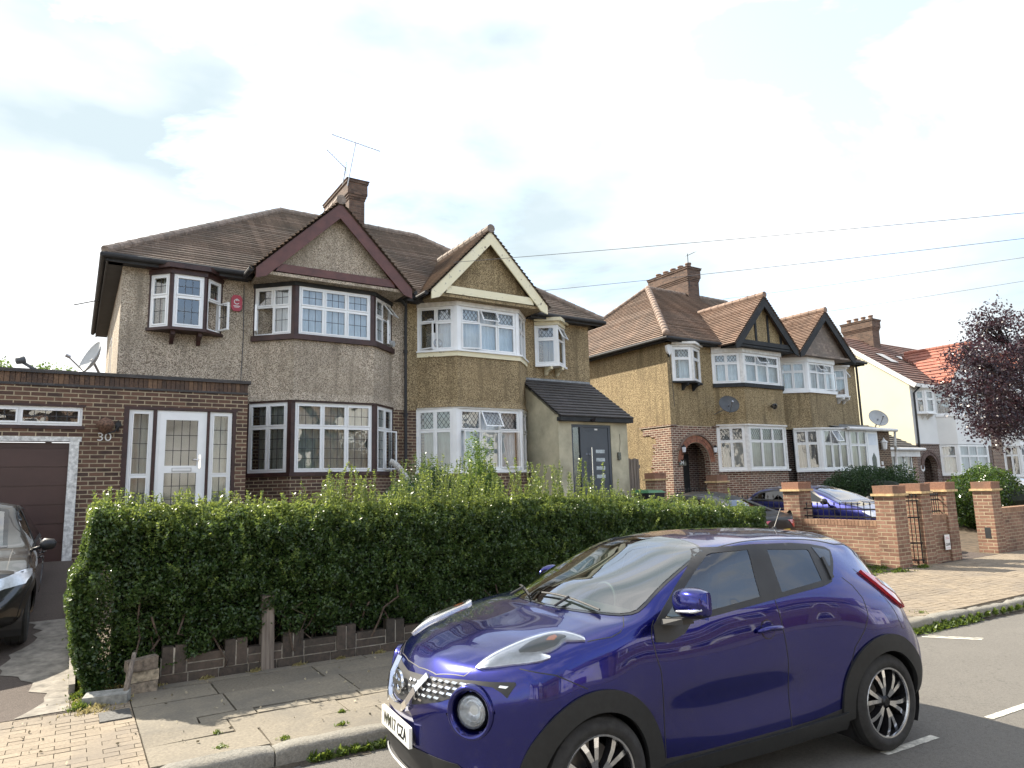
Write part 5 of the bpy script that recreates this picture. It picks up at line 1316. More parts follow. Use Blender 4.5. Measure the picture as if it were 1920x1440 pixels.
def insetpoly(p, d):
    n = len(p); A = sum(p[i][0]*p[(i+1) % n][1]-p[(i+1) % n][0]*p[i][1] for i in range(n)); s = 1 if A > 0 else -1; o = []
    for i in range(n):
        a, b, c = p[i-1], p[i], p[(i+1) % n]
        e1 = Vector((b[0]-a[0], b[1]-a[1])); e2 = Vector((c[0]-b[0], c[1]-b[1]))
        if e1.length < 1e-9 or e2.length < 1e-9: o.append(b); continue
        e1.normalize(); e2.normalize(); n1 = Vector((-e1.y, e1.x))*s; n2 = Vector((-e2.y, e2.x))*s; m = n1+n2
        if m.length < .2: m = n1
        m.normalize(); k = d/max(.5, m.dot(n1)); o.append((b[0]+m.x*k, b[1]+m.y*k))
    return o
def decal(body, poly, axis, off, mat, name, parent, T, holes=(), res=.05, thick=.006, yfix=None):
    poly = densify(poly, res*.7); hs = [densify(h, res*.7) for h in holes]
    vs = [Vector(p) for p in poly]; ed = [(i, (i+1) % len(poly)) for i in range(len(poly))]
    for h in hs:
        k = len(vs); vs += [Vector(p) for p in h]; ed += [(k+i, k+(i+1) % len(h)) for i in range(len(h))]
    x0 = min(p[0] for p in poly); x1 = max(p[0] for p in poly); y0 = min(p[1] for p in poly); y1 = max(p[1] for p in poly)
    ip = insetpoly(poly, res*.35)
    xx = x0+res*.5
    while xx < x1:
        yy = y0+res*.5
        while yy < y1:
            if inpoly((xx, yy), ip) and not any(inpoly((xx, yy), h) for h in hs): vs.append(Vector((xx, yy)))
            yy += res
        xx += res
    r = delaunay_2d_cdt(vs, ed, [], 0, 1e-5)
    V2, E2, F2 = r[0], r[1], r[2]
    keep = []
    for f in F2:
        c = ((sum(V2[i].x for i in f))/3, (sum(V2[i].y for i in f))/3)
        if inpoly(c, poly) and not any(inpoly(c, h) for h in hs): keep.append(tuple(f))
    used = sorted({i for f in keep for i in f}); mp_ = {}
    P3 = []; N3 = []
    for i in used:
        p, n = body.hit(axis, V2[i].x, V2[i].y)
        if p is None: continue
        mp_[i] = len(P3); P3.append(p); N3.append(n)
    keep = [tuple(mp_[i] for i in f) for f in keep if all(i in mp_ for i in f)]
    if not keep: return None
    # orientation
    a, b_, c = (P3[i] for i in keep[0])
    flip = sum((P3[f[1]]-P3[f[0]]).cross(P3[f[2]]-P3[f[0]]).dot(N3[f[0]]) for f in keep) < 0
    if flip: keep = [f[::-1] for f in keep]
    cnt = {}
    for f in keep:
        for k in range(3):
            e = (f[k], f[(k+1) % 3]); cnt[e] = 1
    bnd = [e for e in cnt if (e[1], e[0]) not in cnt]
    mb = MB(); mb.v = [tuple(T@(p+n*off)) for p, n in zip(P3, N3)]
    k0 = len(P3); low = {}
    for e in bnd:
        for i in e:
            if i not in low: low[i] = len(mb.v); mb.v.append(tuple(T@(P3[i]+N3[i]*(off-thick))))
    mb.f = list(keep)+[(e[1], e[0], low[e[0]], low[e[1]]) for e in bnd]; mb.m = [0]*len(mb.f)
    o = mb.build(name, mat, parent, smooth=True, auto=40)
    return o
def seam(body, pts, axis, T, parent, name='panel_gap', w=.006, mat='black', off=.0012):
    mb = MB(); P = []
    q = []
    for a, b in zip(pts[:-1], pts[1:]):
        n = max(1, int(math.hypot(a[0]-b[0], a[1]-b[1])/.03))
        for k in range(n): q.append((a[0]+(b[0]-a[0])*k/n, a[1]+(b[1]-a[1])*k/n))
    q.append(pts[-1])
    for a in q:
        p, n = body.hit(axis, *a)
        if p is not None: P.append((p, n))
    for (p, n), (p2, n2) in zip(P[:-1], P[1:]):
        d = (p2-p)
        if d.length < 1e-6 or d.length > .12: continue
        s1 = n.cross(d).normalized()*w/2; s2 = n2.cross(d).normalized()*w/2
        mb.face([T@(p-s1+n*off), T@(p+s1+n*off), T@(p2+s2+n2*off), T@(p2-s2+n2*off)])
    return mb.build(name, mat, parent) if mb.f else None
def body_mesh(body, T, parent, paint, holes_side=(), holes_top=(), wheels=(), wr=.375, row_black=2.4, name='body', lamps=None):
    keep = []; mi = []
    V = body.V
    for f, r in zip(body.F, body.frow):
        c = V[list(f)].mean(0)
        if abs(c[1]) > .45 and any((c[0]-wx)**2+(c[2]-wz)**2 < wr*wr for wx, wz in wheels): continue
        if lamps and c[0] > 2.8 and ((abs(c[1])-lamps[0])/.96)**2+(c[2]-lamps[1])**2 < lamps[2]**2: continue
        if r > 6.8 and abs(c[1]) > .35 and any(inpoly((c[0], c[2]), h) for h in holes_side): continue
        if r > 7.2 and any(inpoly((c[0], c[1]), h) for h in holes_top): continue
        keep.append(f); mi.append(1 if r < row_black else 0)
    mb = MB(); mb.v = [tuple(T@Vector(v)) for v in V]; mb.f = keep+body.caps; mb.m = mi+[0, 0]
    return mb.build(name, [paint, 'black'], parent, smooth=True, auto=60)
M['rim_black'] = plain('rim_gloss_black', (.02, .02, .022), .2, .4, var=.1)
M['rim_silver'] = plain('machined_alloy', (.62, .63, .65), .22, .95, var=.12, vs=15)
M['brake'] = plain('brake_disc', (.25, .24, .23), .4, .8)
def wheel(root, T, x, y, z, R_=.334, r=.235, wd=.21, side=1, spokes=5, style='split', steer=0):
    Tw = T@Matrix.Translation((x, y, z))@Matrix.Rotation(steer, 4, 'Z')
    def W_(a, rad, h): return Tw@Vector((rad*math.cos(a), side*h, rad*math.sin(a)))
    def lathe(prof, n, m, mb):
        i0 = len(mb.v)
        for h, rd in prof:
            for j in range(n): mb.v.append(tuple(W_(2*PI*j/n, rd, h)))
        for k in range(len(prof)-1):
            for j in range(n):
                a0 = i0+k*n+j; a1 = i0+k*n+(j+1) % n; mb.f.append((a0, a1, a1+n, a0+n) if side < 0 else (a0, a0+n, a1+n, a1)); mb.m.append(m)
    b = MB()
    hw = wd/2
    lathe([(-hw, r-.01), (-hw-.005, r+.03), (-hw, R_-.035), (-hw+.02, R_-.008), (-hw+.05, R_), (-.045, R_), (-.04, R_-.007), (-.03, R_-.007), (-.025, R_), (.025, R_), (.03, R_-.007), (.04, R_-.007), (.045, R_), (hw-.05, R_), (hw-.02, R_-.008), (hw-.003, R_-.03), (hw+.004, R_-.05), (hw+.006, r+.035), (hw+.001, r+.015), (hw-.006, r+.004), (hw-.02, r-.002)], 64, 0, b)
    tyre = b.build('wheel', 'rubber', root, smooth=True, auto=35)
    b = MB()
    lathe([(hw-.012, r+.003), (hw-.006, r-.001), (hw-.008, r-.012), (hw-.02, r-.016)], 64, 1, b)
    lathe([(hw-.02, r-.016), (hw-.08, r-.03), (-hw, r-.035)], 48, 0, b)
    lathe([(hw-.02, 0), (hw-.02, .028), (hw-.03, .034), (hw-.05, .06), (hw-.075, .075)], 24, 0, b)
    for k in range(spokes):
        a0 = 2*PI*k/spokes+.31
        for da in ((-.17, .17) if style == 'split' else (0,)):
            ah, ar = a0+da*.45, a0+da*1.35
            w0, w1 = (.020, .032) if style == 'split' else (.035, .05)
            P = []
            for t in (0, .35, .7, 1):
                rd = .045+(r-.018-.045)*t; a = ah+(ar-ah)*t; wv = w0+(w1-w0)*t; h = hw-.030+.012*math.sin(t*PI)-.004*t
                P.append((a, rd, wv, h))
            for (a, rd, wv, h), (a2, rd2, wv2, h2) in zip(P[:-1], P[1:]):
                def pt(a, rd, s, h): 
                    return Tw@Vector((rd*math.cos(a)-s*math.sin(a), side*h, rd*math.sin(a)+s*math.cos(a)))
                b.face([pt(a, rd, -wv/2, h), pt(a, rd, wv/2, h), pt(a2, rd2, wv2/2, h2), pt(a2, rd2, -wv2/2, h2)], 1)
                for s in (-1, 1):
                    b.face([pt(a, rd, s*wv/2, h), pt(a, rd, s*wv/2*1.5, h-.045), pt(a2, rd2, s*wv2/2*1.5, h2-.045), pt(a2, rd2, s*wv2/2, h2)], 0)
    b.build('rim', ['rim_black', 'rim_silver'], tyre, smooth=False)
    b = MB(); lathe([(-.02, 0), (-.02, r*.72), (-.035, r*.72)], 32, 0, b); b.build('brake_disc', 'brake', tyre)
    return tyre
def arch_liner(root, T, x, z, y0, y1, r, mat='black'):
    b = MB(); n = 20
    for s in (1, -1):
        for i in range(n):
            t0 = -.5+(PI+1)*i/n; t1 = -.5+(PI+1)*(i+1)/n
            b.face([T@Vector((x+r*math.cos(t0), s*y0, z+r*math.sin(t0))), T@Vector((x+r*math.cos(t0), s*y1, z+r*math.sin(t0))), T@Vector((x+r*math.cos(t1), s*y1, z+r*math.sin(t1))), T@Vector((x+r*math.cos(t1), s*y0, z+r*math.sin(t1)))])
            b.face([T@Vector((x, s*y0, z)), T@Vector((x+r*math.cos(t0), s*y0, z+r*math.sin(t0))), T@Vector((x+r*math.cos(t1), s*y0, z+r*math.sin(t1)))])
    return b.build('wheel_arch_liner', mat, root)
def ringpoly(cx, cz, r, n=40, a0=0, a1=2*PI): return [(cx+r*math.cos(a0+(a1-a0)*i/n), cz+r*math.sin(a0+(a1-a0)*i/n)) for i in range(n)]
M['car_glass'] = glass('car_side_glass', (.20, .24, .24), 0, 1, .0)
M['car_glass_dark'] = glass('privacy_glass', (.035, .04, .045), 0, 1, -.01)
M['windscreen'] = glass('windscreen_glass', (.55, .68, .64), 0, 1, .12)
M['paint_blue'] = carpaint('deep_blue_metallic_paint', (.006, .008, .145), .85, .2)
M['paint_blue2'] = carpaint('royal_blue_paint', (.005, .008, .095), .7, .3)
M['paint_dark'] = carpaint('dark_grey_metallic_paint', (.010, .011, .012), .0, .4)
M['paint_dark'].node_tree.nodes['Principled BSDF'].inputs['Coat Weight'].default_value = .3; M['paint_dark'].node_tree.nodes['Principled BSDF'].inputs['Specular IOR Level'].default_value = .25
M['paint_black'] = carpaint('black_brown_paint', (.012, .011, .010), .3, .3)
M['paint_silver'] = carpaint('silver_paint', (.6, .61, .62), .5, .3)
M['clad'] = plain('textured_black_cladding', (.011, .012, .0125), .65, var=.2, vs=30)
M['lens'] = None
def lensmat(name, c, rough=.08, tr=(.9, .93, .95)):
    m, t, b = mat_new(name); b.inputs['Base Color'].default_value = tuple(c)+(1,); b.inputs['Roughness'].default_value = rough
    b.inputs['Metallic'].default_value = .0; b.inputs['Coat Weight'].default_value = 1; b.inputs['Coat Roughness'].default_value = .02; return m
M['lens_clear'] = glass('headlamp_lens', (.93, .95, .96), 0, 1, -.05)
M['lamp_silver'] = plain('lamp_reflector', (.72, .74, .77), .25, .65, var=.1, vs=30)
M['lamp_dark'] = plain('lamp_inner_dark', (.05, .055, .06), .3, .3, var=.2)
M['lens_red'] = lensmat('red_lamp', (.45, .02, .03))
M['lens_amber'] = lensmat('amber_lamp', (.75, .25, .08))
M['plate_white'] = plain('number_plate_white', (.82, .82, .76), .35, var=.03)
M['leather'] = plain('grey_leather', (.28, .30, .29), .45, var=.2, vs=9)
M['dash'] = plain('dashboard_plastic', (.035, .036, .036), .6, var=.2, vs=9)

def juke():
    Qx, Qy, th = 5.135, 3.80, 3.0566
    root = thing('parked_car', 'deep blue crossover with round headlamps and black wheel arches parked at the kerb', 'car', (Qx, Qy, -.158), rz=0)
    T = Matrix.Translation((Qx, Qy, -.158))@Matrix.Rotation(th, 4, 'Z')
    st = [
    (3.392, [(0, .42), (.12, .42), (.2, .44), (.24, .48), (.25, .54), (.24, .59), (.22, .62), (.19, .65), (.15, .665), (.12, .675), (.08, .68), (.05, .685), (0, .69)]),
    (3.37, [(0, .33), (.3, .33), (.42, .37), (.46, .45), (.47, .54), (.46, .61), (.43, .67), (.39, .71), (.32, .735), (.25, .75), (.18, .76), (.1, .765), (0, .77)]),
    (3.33, [(0, .29), (.42, .29), (.56, .33), (.60, .43), (.61, .55), (.60, .64), (.57, .71), (.51, .77), (.43, .80), (.34, .815), (.23, .825), (.11, .83), (0, .835)]),
    (3.25, [(0, .25), (.52, .25), (.68, .29), (.73, .42), (.74, .56), (.735, .68), (.71, .78), (.64, .855), (.54, .885), (.43, .90), (.29, .91), (.15, .92), (0, .92)]),
    (3.12, [(0, .23), (.6, .23), (.78, .28), (.82, .42), (.835, .57), (.835, .72), (.815, .84), (.75, .93), (.64, .96), (.50, .972), (.34, .982), (.17, .99), (0, .99)]),
    (2.92, [(0, .22), (.66, .22), (.83, .27), (.865, .42), (.88, .58), (.88, .75), (.86, .885), (.80, .985), (.69, 1.02), (.54, 1.03), (.37, 1.04), (.18, 1.05), (0, 1.05)]),
    (2.65, [(0, .21), (.68, .21), (.84, .26), (.875, .42), (.89, .6), (.89, .78), (.87, .925), (.815, 1.03), (.71, 1.07), (.56, 1.085), (.38, 1.095), (.19, 1.10), (0, 1.105)]),
    (2.40, [(0, .21), (.68, .21), (.84, .26), (.87, .42), (.885, .6), (.885, .80), (.865, .94), (.82, 1.05), (.73, 1.105), (.57, 1.125), (.38, 1.135), (.19, 1.14), (0, 1.145)]),
    (2.18, [(0, .2), (.7, .2), (.82, .25), (.84, .38), (.85, .58), (.86, .79), (.85, .94), (.815, 1.06), (.76, 1.125), (.60, 1.15), (.40, 1.165), (.2, 1.175), (0, 1.178)]),
    (1.95, [(0, .2), (.7, .2), (.82, .25), (.835, .36), (.835, .58), (.85, .78), (.84, .93), (.805, 1.06), (.765, 1.165), (.69, 1.235), (.55, 1.265), (.28, 1.29), (0, 1.30)]),
    (1.70, [(0, .2), (.7, .2), (.82, .25), (.83, .35), (.825, .57), (.845, .77), (.835, .93), (.80, 1.065), (.745, 1.21), (.675, 1.33), (.56, 1.375), (.29, 1.405), (0, 1.415)]),
    (1.42, [(0, .2), (.7, .2), (.82, .25), (.83, .35), (.82, .56), (.84, .77), (.832, .93), (.80, 1.085), (.725, 1.27), (.655, 1.425), (.55, 1.475), (.28, 1.505), (0, 1.515)]),
    (1.10, [(0, .2), (.7, .2), (.82, .25), (.83, .35), (.82, .56), (.84, .78), (.835, .95), (.80, 1.11), (.715, 1.31), (.64, 1.475), (.545, 1.52), (.28, 1.55), (0, 1.56)]),
    (.70, [(0, .2), (.7, .2), (.82, .25), (.835, .36), (.83, .56), (.845, .79), (.84, .97), (.80, 1.14), (.71, 1.325), (.63, 1.475), (.53, 1.525), (.27, 1.555), (0, 1.565)]),
    (.38, [(0, .21), (.7, .21), (.83, .26), (.855, .40), (.862, .60), (.87, .81), (.855, 1.0), (.80, 1.165), (.695, 1.335), (.61, 1.455), (.515, 1.51), (.26, 1.545), (0, 1.555)]),
    (.05, [(0, .22), (.68, .22), (.84, .28), (.88, .43), (.893, .63), (.893, .82), (.865, .985), (.79, 1.14), (.67, 1.30), (.575, 1.405), (.49, 1.47), (.25, 1.515), (0, 1.53)]),
    (-.22, [(0, .23), (.66, .23), (.82, .3), (.87, .44), (.885, .63), (.88, .80), (.845, .96), (.77, 1.085), (.655, 1.21), (.56, 1.33), (.465, 1.415), (.24, 1.475), (0, 1.49)]),
    (-.40, [(0, .24), (.62, .24), (.80, .31), (.865, .44), (.875, .62), (.86, .78), (.81, .93), (.73, 1.04), (.61, 1.14), (.52, 1.235), (.43, 1.325), (.22, 1.38), (0, 1.40)]),
    (-.58, [(0, .27), (.55, .27), (.75, .32), (.82, .43), (.835, .60), (.81, .74), (.74, .87), (.65, .96), (.55, 1.03), (.46, 1.08), (.37, 1.13), (.19, 1.16), (0, 1.17)]),
    (-.71, [(0, .31), (.45, .31), (.64, .35), (.71, .43), (.725, .57), (.70, .68), (.60, .76), (.54, .83), (.47, .87), (.39, .90), (.30, .92), (.15, .935), (0, .94)]),
    (-.765, [(0, .38), (.35, .38), (.45, .41), (.50, .46), (.51, .55), (.50, .62), (.46, .68), (.40, .72), (.34, .75), (.27, .765), (.2, .775), (.1, .78), (0, .78)])]
    B = Body(st, (2.55, .36), (-.15, .22), 3.392, -.765, 210, 7, cowl=.20)
    wins = [(1.99, 1.10), (1.753, 1.262), (1.55, 1.395), (1.43, 1.460), (1.38, 1.472), (1.06, 1.476), (1.05, 1.468), (1.10, 1.165), (1.11, 1.155), (1.5, 1.12), (1.8, 1.10)]
    winr = [(.89, 1.462), (.87, 1.465), (.45, 1.437), (.43, 1.42), (.465, 1.215), (.48, 1.205), (.90, 1.165), (.915, 1.172)]
    rf = insetpoly(wins, .012); rr_ = insetpoly(winr, .012)
    ws_out = [(2.22, -.66), (2.36, -.45), (2.43, -.2), (2.44, 0), (2.43, .2), (2.36, .45), (2.22, .66), (2.12, .72), (1.98, .705), (1.75, .655), (1.5, .615), (1.40, .58), (1.34, .45), (1.31, .2), (1.31, -.2), (1.34, -.45), (1.40, -.58), (1.5, -.615), (1.75, -.655), (1.98, -.705), (2.12, -.72)]
    ws_in = insetpoly(ws_out, .035)
    rw_out = [(-.36, .46), (-.36, -.46), (-.58, -.50), (-.60, -.4), (-.61, 0), (-.60, .4), (-.58, .50)]
    body_mesh(B, T, root, 'paint_blue', holes_side=[insetpoly(wins, .018), insetpoly(winr, .018)], holes_top=[insetpoly(ws_out, .018)], wheels=[(0, .334), (2.53, .334)], wr=.40, row_black=2.9, lamps=(.60, .728, .108))
    for s in ('side', 'side-'):
        # black frames, then glass
        decal(B, [(2.065, 1.0), (2.05, 1.09), (1.99, 1.135), (1.78, 1.283), (1.56, 1.418), (1.44, 1.480), (1.38, 1.490), (1.0, 1.495), (.60, 1.48), (.37, 1.456), (.20, 1.425), (.155, 1.40), (.22, 1.33), (.304, 1.265), (.387, 1.200), (.482, 1.182), (.95, 1.143), (1.5, 1.095), (1.74, 1.078), (1.82, 1.02), (1.95, .985)], s, .006, 'black', 'window_frame', root, T, holes=[rf, rr_], res=.022, thick=.008)
        g = decal(B, insetpoly(wins, .006), s, .003, 'car_glass', 'side_window', root, T, res=.05, thick=.002)
        g = decal(B, insetpoly(winr, .006), s, .003, 'car_glass_dark', 'side_window', root, T, res=.05, thick=.002)
        decal(B, [(.385, 1.435), (.22, 1.405), (.195, 1.39), (.30, 1.30), (.345, 1.30)], s, .009, 'black_gloss', 'quarter_light', root, T, res=.04, thick=.004)
        decal(B, [(.355, 1.36), (.325, 1.36), (.35, 1.225), (.39, 1.215)], s, .02, 'black', 'rear_door_handle', root, T, res=.03, thick=.02)
        # wheel-arch cladding
        for wx in (0, 2.53):
            o1 = [(wx+.478*math.cos(t), .334+.478*math.sin(t)) for t in np.linspace(-.12, PI+.12, 46)]
            o2 = [(wx+.362*math.cos(t), .334+.362*math.sin(t)) for t in np.linspace(PI+.12, -.12, 46)]
            if wx == 0: o1 = [(max(-.60, p[0]), p[1]) for p in o1]
            decal(B, o1+o2, s, .016, 'clad', 'arch_cladding', root, T, res=.03, thick=.03)
        decal(B, [(2.09, .235), (2.085, .31), (1.9, .315), (1.0, .315), (.5, .335), (.44, .345), (.44, .235), (1.2, .225)], s, .03, 'clad', 'sill_cladding', root, T, res=.05, thick=.03)
        for pts in ([(2.035, 1.12), (2.06, 1.09), (2.085, 1.03), (2.075, .93), (2.05, .83), (2.037, .62), (2.035, .32)], [(.99, 1.16), (.98, .95), (.955, .74), (.965, .32)], [(.24, 1.22), (.175, 1.16), (.13, 1.07), (.14, .96), (.2, .87), (.318, .758), (.375, .62), (.42, .46)], [(2.60, .83), (2.78, .92), (2.95, .955)], [(.02, 1.26), (-.12, 1.1), (-.2, .95), (-.24, .82)]):
            seam(B, pts, s, T, root)
        # swage highlight above the sill
        # door handle
        p, n = B.hit(s, 1.15, .99); sg = 1 if s == 'side' else -1
        b = MB(); pts = []
        for k in range(9):
            t = k/8; x = 1.225-.225*t; q, nn_ = B.hit(s, x, .962+.010*math.sin(t*PI)); pts.append(T@(q+nn_*(.012+.022*math.sin(t*PI)**.6)))
        b.tube(pts, [.012, .015, .017, .017, .017, .017, .018, .018, .014], 10); hd = b.build('door_handle', 'paint_blue', root, smooth=True)
        decal(B, ringpoly(1.12, .965, .062, 24), s, .0025, 'black_gloss', 'handle_recess', root, T, res=.03, thick=.002)
        decal(B, ringpoly(1.12, .965, .056, 24), s, .004, 'paint_blue', 'handle_cup', root, T, res=.03, thick=.001)
        # door mirror
        fold = 0 if s == 'side' else 1
        def mp3(x, y, z): return T@Vector((x-fold*.6*(y-.80), sg*(y-fold*.62*(y-.80)), z-.04*fold))
        b = MB(); n1, n2 = 14, 18; i0 = 0
        for i in range(n1+1):
            t = i/n1; yy = .865+.235*t; ax_ = .105*math.sin(PI*(.13+.74*t))**.42; hz = .090*math.sin(PI*(.17+.66*t))**.4
            for j in range(n2):
                a = 2*PI*j/n2; cx_ = 1.875; cz_ = 1.225+.012*t
                xx = cx_+ax_*math.copysign(abs(math.cos(a))**.7, math.cos(a))*(1 if math.cos(a) > 0 else .35); zz_ = cz_+hz*math.copysign(abs(math.sin(a))**.62, math.sin(a))
                b.v.append(tuple(mp3(xx, yy, zz_)))
        for i in range(n1):
            for j in range(n2):
                a0 = i*n2+j; a1 = i*n2+(j+1) % n2; b.f.append((a0, a1, a1+n2, a0+n2)); b.m.append(1 if (n2*.53 < j < n2*.97 and j not in ()) and math.sin(2*PI*(j+.5)/n2) < -.55 else 0)
        b.f.append(tuple(range(n2))); b.m.append(1); b.f.append(tuple(n1*n2+j for j in range(n2))); b.m.append(0)
        mir = b.build('door_mirror', ['paint_blue', 'black'], root, smooth=True, auto=70)
        b = MB(); b.hexa([mp3(1.86, .79, 1.085), mp3(2.0, .79, 1.085), mp3(1.93, .93, 1.10), mp3(1.84, .93, 1.10), mp3(1.86, .79, 1.12), mp3(1.98, .79, 1.12), mp3(1.93, .93, 1.135), mp3(1.85, .93, 1.135)]); b.build('mirror_arm', 'black', mir)
        b = MB()
        pts = [mp3(1.975, .93+.17*t, 1.185+.02*t) for t in (0, .3, .6, .85)]+[mp3(1.93, 1.10, 1.21)]
        b.tube(pts, [.006, .009, .010, .010, .007], 8); b.build('indicator_strip', 'lamp_silver', mir, smooth=True)
        b = MB(); b.face([mp3(1.852, .89, 1.13), mp3(1.852, 1.07, 1.14), mp3(1.852, 1.08, 1.27), mp3(1.852, .89, 1.27)]); b.build('mirror_glass', 'chrome', mir)
        # rear lamp (boomerang)
        decal(B, [(-.04, 1.215), (-.03, 1.235), (-.2, 1.165), (-.33, 1.105), (-.42, 1.04), (-.44, .96), (-.38, .94), (-.29, .99), (-.2, 1.06)], s, .026, 'lens_red', 'rear_lamp', root, T, res=.03, thick=.024)
        decal(B, [(-.17, 1.165), (-.33, 1.092), (-.405, 1.035), (-.34, 1.035), (-.2, 1.12)], s, .032, 'lamp_silver', 'reversing_lamp', root, T, res=.03, thick=.01)
        # bonnet-top lamps
        hl = [(3.17, .60), (3.06, .665), (2.92, .715), (2.74, .765), (2.55, .80), (2.43, .805), (2.50, .745), (2.62, .70), (2.75, .665), (2.86, .64), (2.72, .62), (2.8, .595), (2.98, .545), (3.12, .535)]
        hl = [(3.125, .535), (3.07, .532), (2.983, .540), (2.879, .545), (2.78, .560), (2.671, .588), (2.604, .641), (2.58, .70), (2.53, .800), (2.60, .775), (2.645, .745), (2.71, .772), (2.77, .775), (2.82, .758), (2.77, .810), (2.85, .787), (2.921, .752), (3.017, .659)]
        sgy = 1 if s == 'side' else -1
        sm = smoothpoly([(x, sgy*y) for x, y in hl], 1)
        decal(B, sm, 'top', .012, 'lamp_silver', 'headlamp', root, T, res=.03, thick=.02)
        decal(B, insetpoly(sm, .004), 'top', .022, 'lens_clear', 'lamp_cover', root, T, res=.03, thick=.002)
        inn = smoothpoly([(x, sgy*y) for x, y in [(2.915, .65), (2.815, .615), (2.70, .618), (2.64, .66), (2.615, .72), (2.66, .725), (2.71, .76), (2.78, .755), (2.84, .725)]], 1)
        decal(B, inn, 'top', .0145, 'lamp_dark', 'lamp_inset', root, T, res=.03, thick=.002)
        decal(B, [(x, sgy*y) for x, y in [(2.70, .71), (2.665, .69), (2.66, .66), (2.70, .655), (2.735, .68)]], 'top', .017, 'lens_amber', 'indicator_bulb', root, T, res=.03, thick=.002)
        # round main lamp in a deep painted bezel
        c, n = B.hit('front', sgy*.602, .728); c = Vector(c); ax_ = Vector((.80, sgy*.60, .02)).normalized()
        def lathe_c(prof, m, nm, par, seg=36, sm_=True):
            b = MB(); u = ax_.cross(Vector((0, 0, 1))).normalized(); v = u.cross(ax_)
            n_ = seg; i0 = 0
            for h, r_ in prof:
                for j in range(n_):
                    t = 2*PI*j/n_; b.v.append(tuple(T@(c+ax_*h+(u*math.cos(t)+v*math.sin(t))*r_)))
            for k in range(len(prof)-1):
                for j in range(n_):
                    a0 = k*n_+j; a1 = k*n_+(j+1) % n_; b.f.append((a0, a1, a1+n_, a0+n_)); b.m.append(0)
            return b.build(nm, m, par, smooth=sm_)
        hp = lathe_c([(-.03, .146), (.000, .143), (.011, .137), (.013, .128), (.004, .116), (-.03, .106), (-.06, .098)], 'paint_blue', 'fog_lamp', root)
        lathe_c([(-.012, .090), (-.03, .094), (-.075, .096)], 'lamp_dark', 'lamp_tube', hp)
        lathe_c([(.012, .0), (.010, .035), (.000, .066), (-.010, .084), (-.018, .090)], 'lens_clear', 'lamp_lens', hp)
        rf_ = []
        lathe_c([(-.05, 0), (-.05, .026), (-.03, .05), (-.036, .054), (-.022, .07), (-.028, .074), (-.016, .088)], 'lamp_silver', 'lamp_reflector', hp, 18, False)
    # roof rail lines, bonnet shut line, screen
    decal(B, smoothpoly(ws_out, 1), 'top', .003, 'black_gloss', 'screen_surround', root, T, holes=[smoothpoly(ws_in, 1)], res=.05, thick=.003)
    decal(B, smoothpoly(insetpoly(ws_out, .02), 1), 'top', .0055, 'windscreen', 'windscreen', root, T, res=.06, thick=.002)
    decal(B, rw_out, 'top', .004, 'car_glass_dark', 'rear_screen', root, T, res=.05, thick=.003)
    for sgy in (1, -1):
        seam(B, [(2.19, sgy*.69), (2.25, sgy*.774), (2.30, sgy*.80), (2.37, sgy*.81), (2.53, sgy*.80)], 'top', T, root); seam(B, [(3.11, sgy*.533), (3.175, sgy*.50), (3.265, sgy*.30), (3.295, sgy*.1), (3.297, 0)], 'top', T, root)
        seam(B, [(1.36, sgy*.59), (1.1, sgy*.585), (.5, sgy*.575), (0, sgy*.54), (-.2, sgy*.5)], 'top', T, root, w=.012)
    # wipers
    b = MB()
    for (x0, y0, x1, y1) in ((2.27, .56, 2.34, -.02), (2.40, -.10, 2.20, -.60)):
        pts = []
        for k in range(8):
            t = k/7; x = x0+(x1-x0)*t; y = y0+(y1-y0)*t; q, n = B.hit('top', x, y); pts.append(T@(q+n*(.022)))
        b.tube(pts, .007, 6)
        q, n = B.hit('top', 2.42, (y0+y1)/2); q2, n2 = B.hit('top', (x0+x1)/2, (y0+y1)/2); b.tube([T@(q+n*.02), T@(q2+n2*.03)], .009, 6)
    b.build('wiper', 'black', root)
    # grille: dark recess, chrome mesh, chrome V, badge
    gq = [(0, .838), (.20, .852), (.346, .864), (.502, .878), (.76, .893), (.768, .882), (.75, .815), (.725, .838), (.68, .862), (.60, .866), (.545, .835), (.50, .79), (.42, .755), (.216, .703), (0, .69)]
    gr = gq+[(-a, c_) for a, c_ in gq[-2:0:-1]]
    gp = decal(B, gr, 'front', .004, 'black', 'grille', root, T, res=.03, thick=.004)
    b = MB()
    for r_ in range(8):
        for c_ in range(-15, 16):
            y = c_*.05+(.025 if r_ % 2 else 0); z = .700+r_*.027+abs(y)*.045
            if abs(y) < .09 or not inpoly((y, z), insetpoly(gr, .012)): continue
            q = []
            for dy, dz in ((-.019, -.004), (.012, -.007), (.02, .004), (.017, .004), (-.015, .006)):
                h, n = B.hit('front', y+dy, z+dz); q.append(T@(h+n*.012))
            b.face(q)
    b.build('grille_mesh', 'chrome', gp)
    b = MB()
    for s in (1, -1):
        pts = [(.27*s, .855), (.225*s, .78), (.165*s, .70), (.12*s, .665), (0, .655)]
        for (a, c_) in zip(pts[:-1], pts[1:]):
            h1, n1 = B.hit('front', *a); h2, n2 = B.hit('front', *c_)
            b.bar(T@(h1+n1*.016), T@(h2+n2*.016), .042, .03, up=T.to_3x3()@Vector((1, 0, 0)))
    b.build('chrome_v', 'chrome', gp)
    h, n = B.hit('front', 0, .785); c = h+Vector((.02, 0, 0)); bb = MB()
    def BF(u, v, w): return T@(c+Vector((w, u, v)))
    for i in range(28):
        t0, t1 = 2*PI*i/28, 2*PI*(i+1)/28
        P = lambda r, t: (r*math.cos(t), r*math.sin(t))
        bb.fprism(BF, [P(.050, t0), P(.068, t0), P(.068, t1), P(.050, t1)], 0, .014)
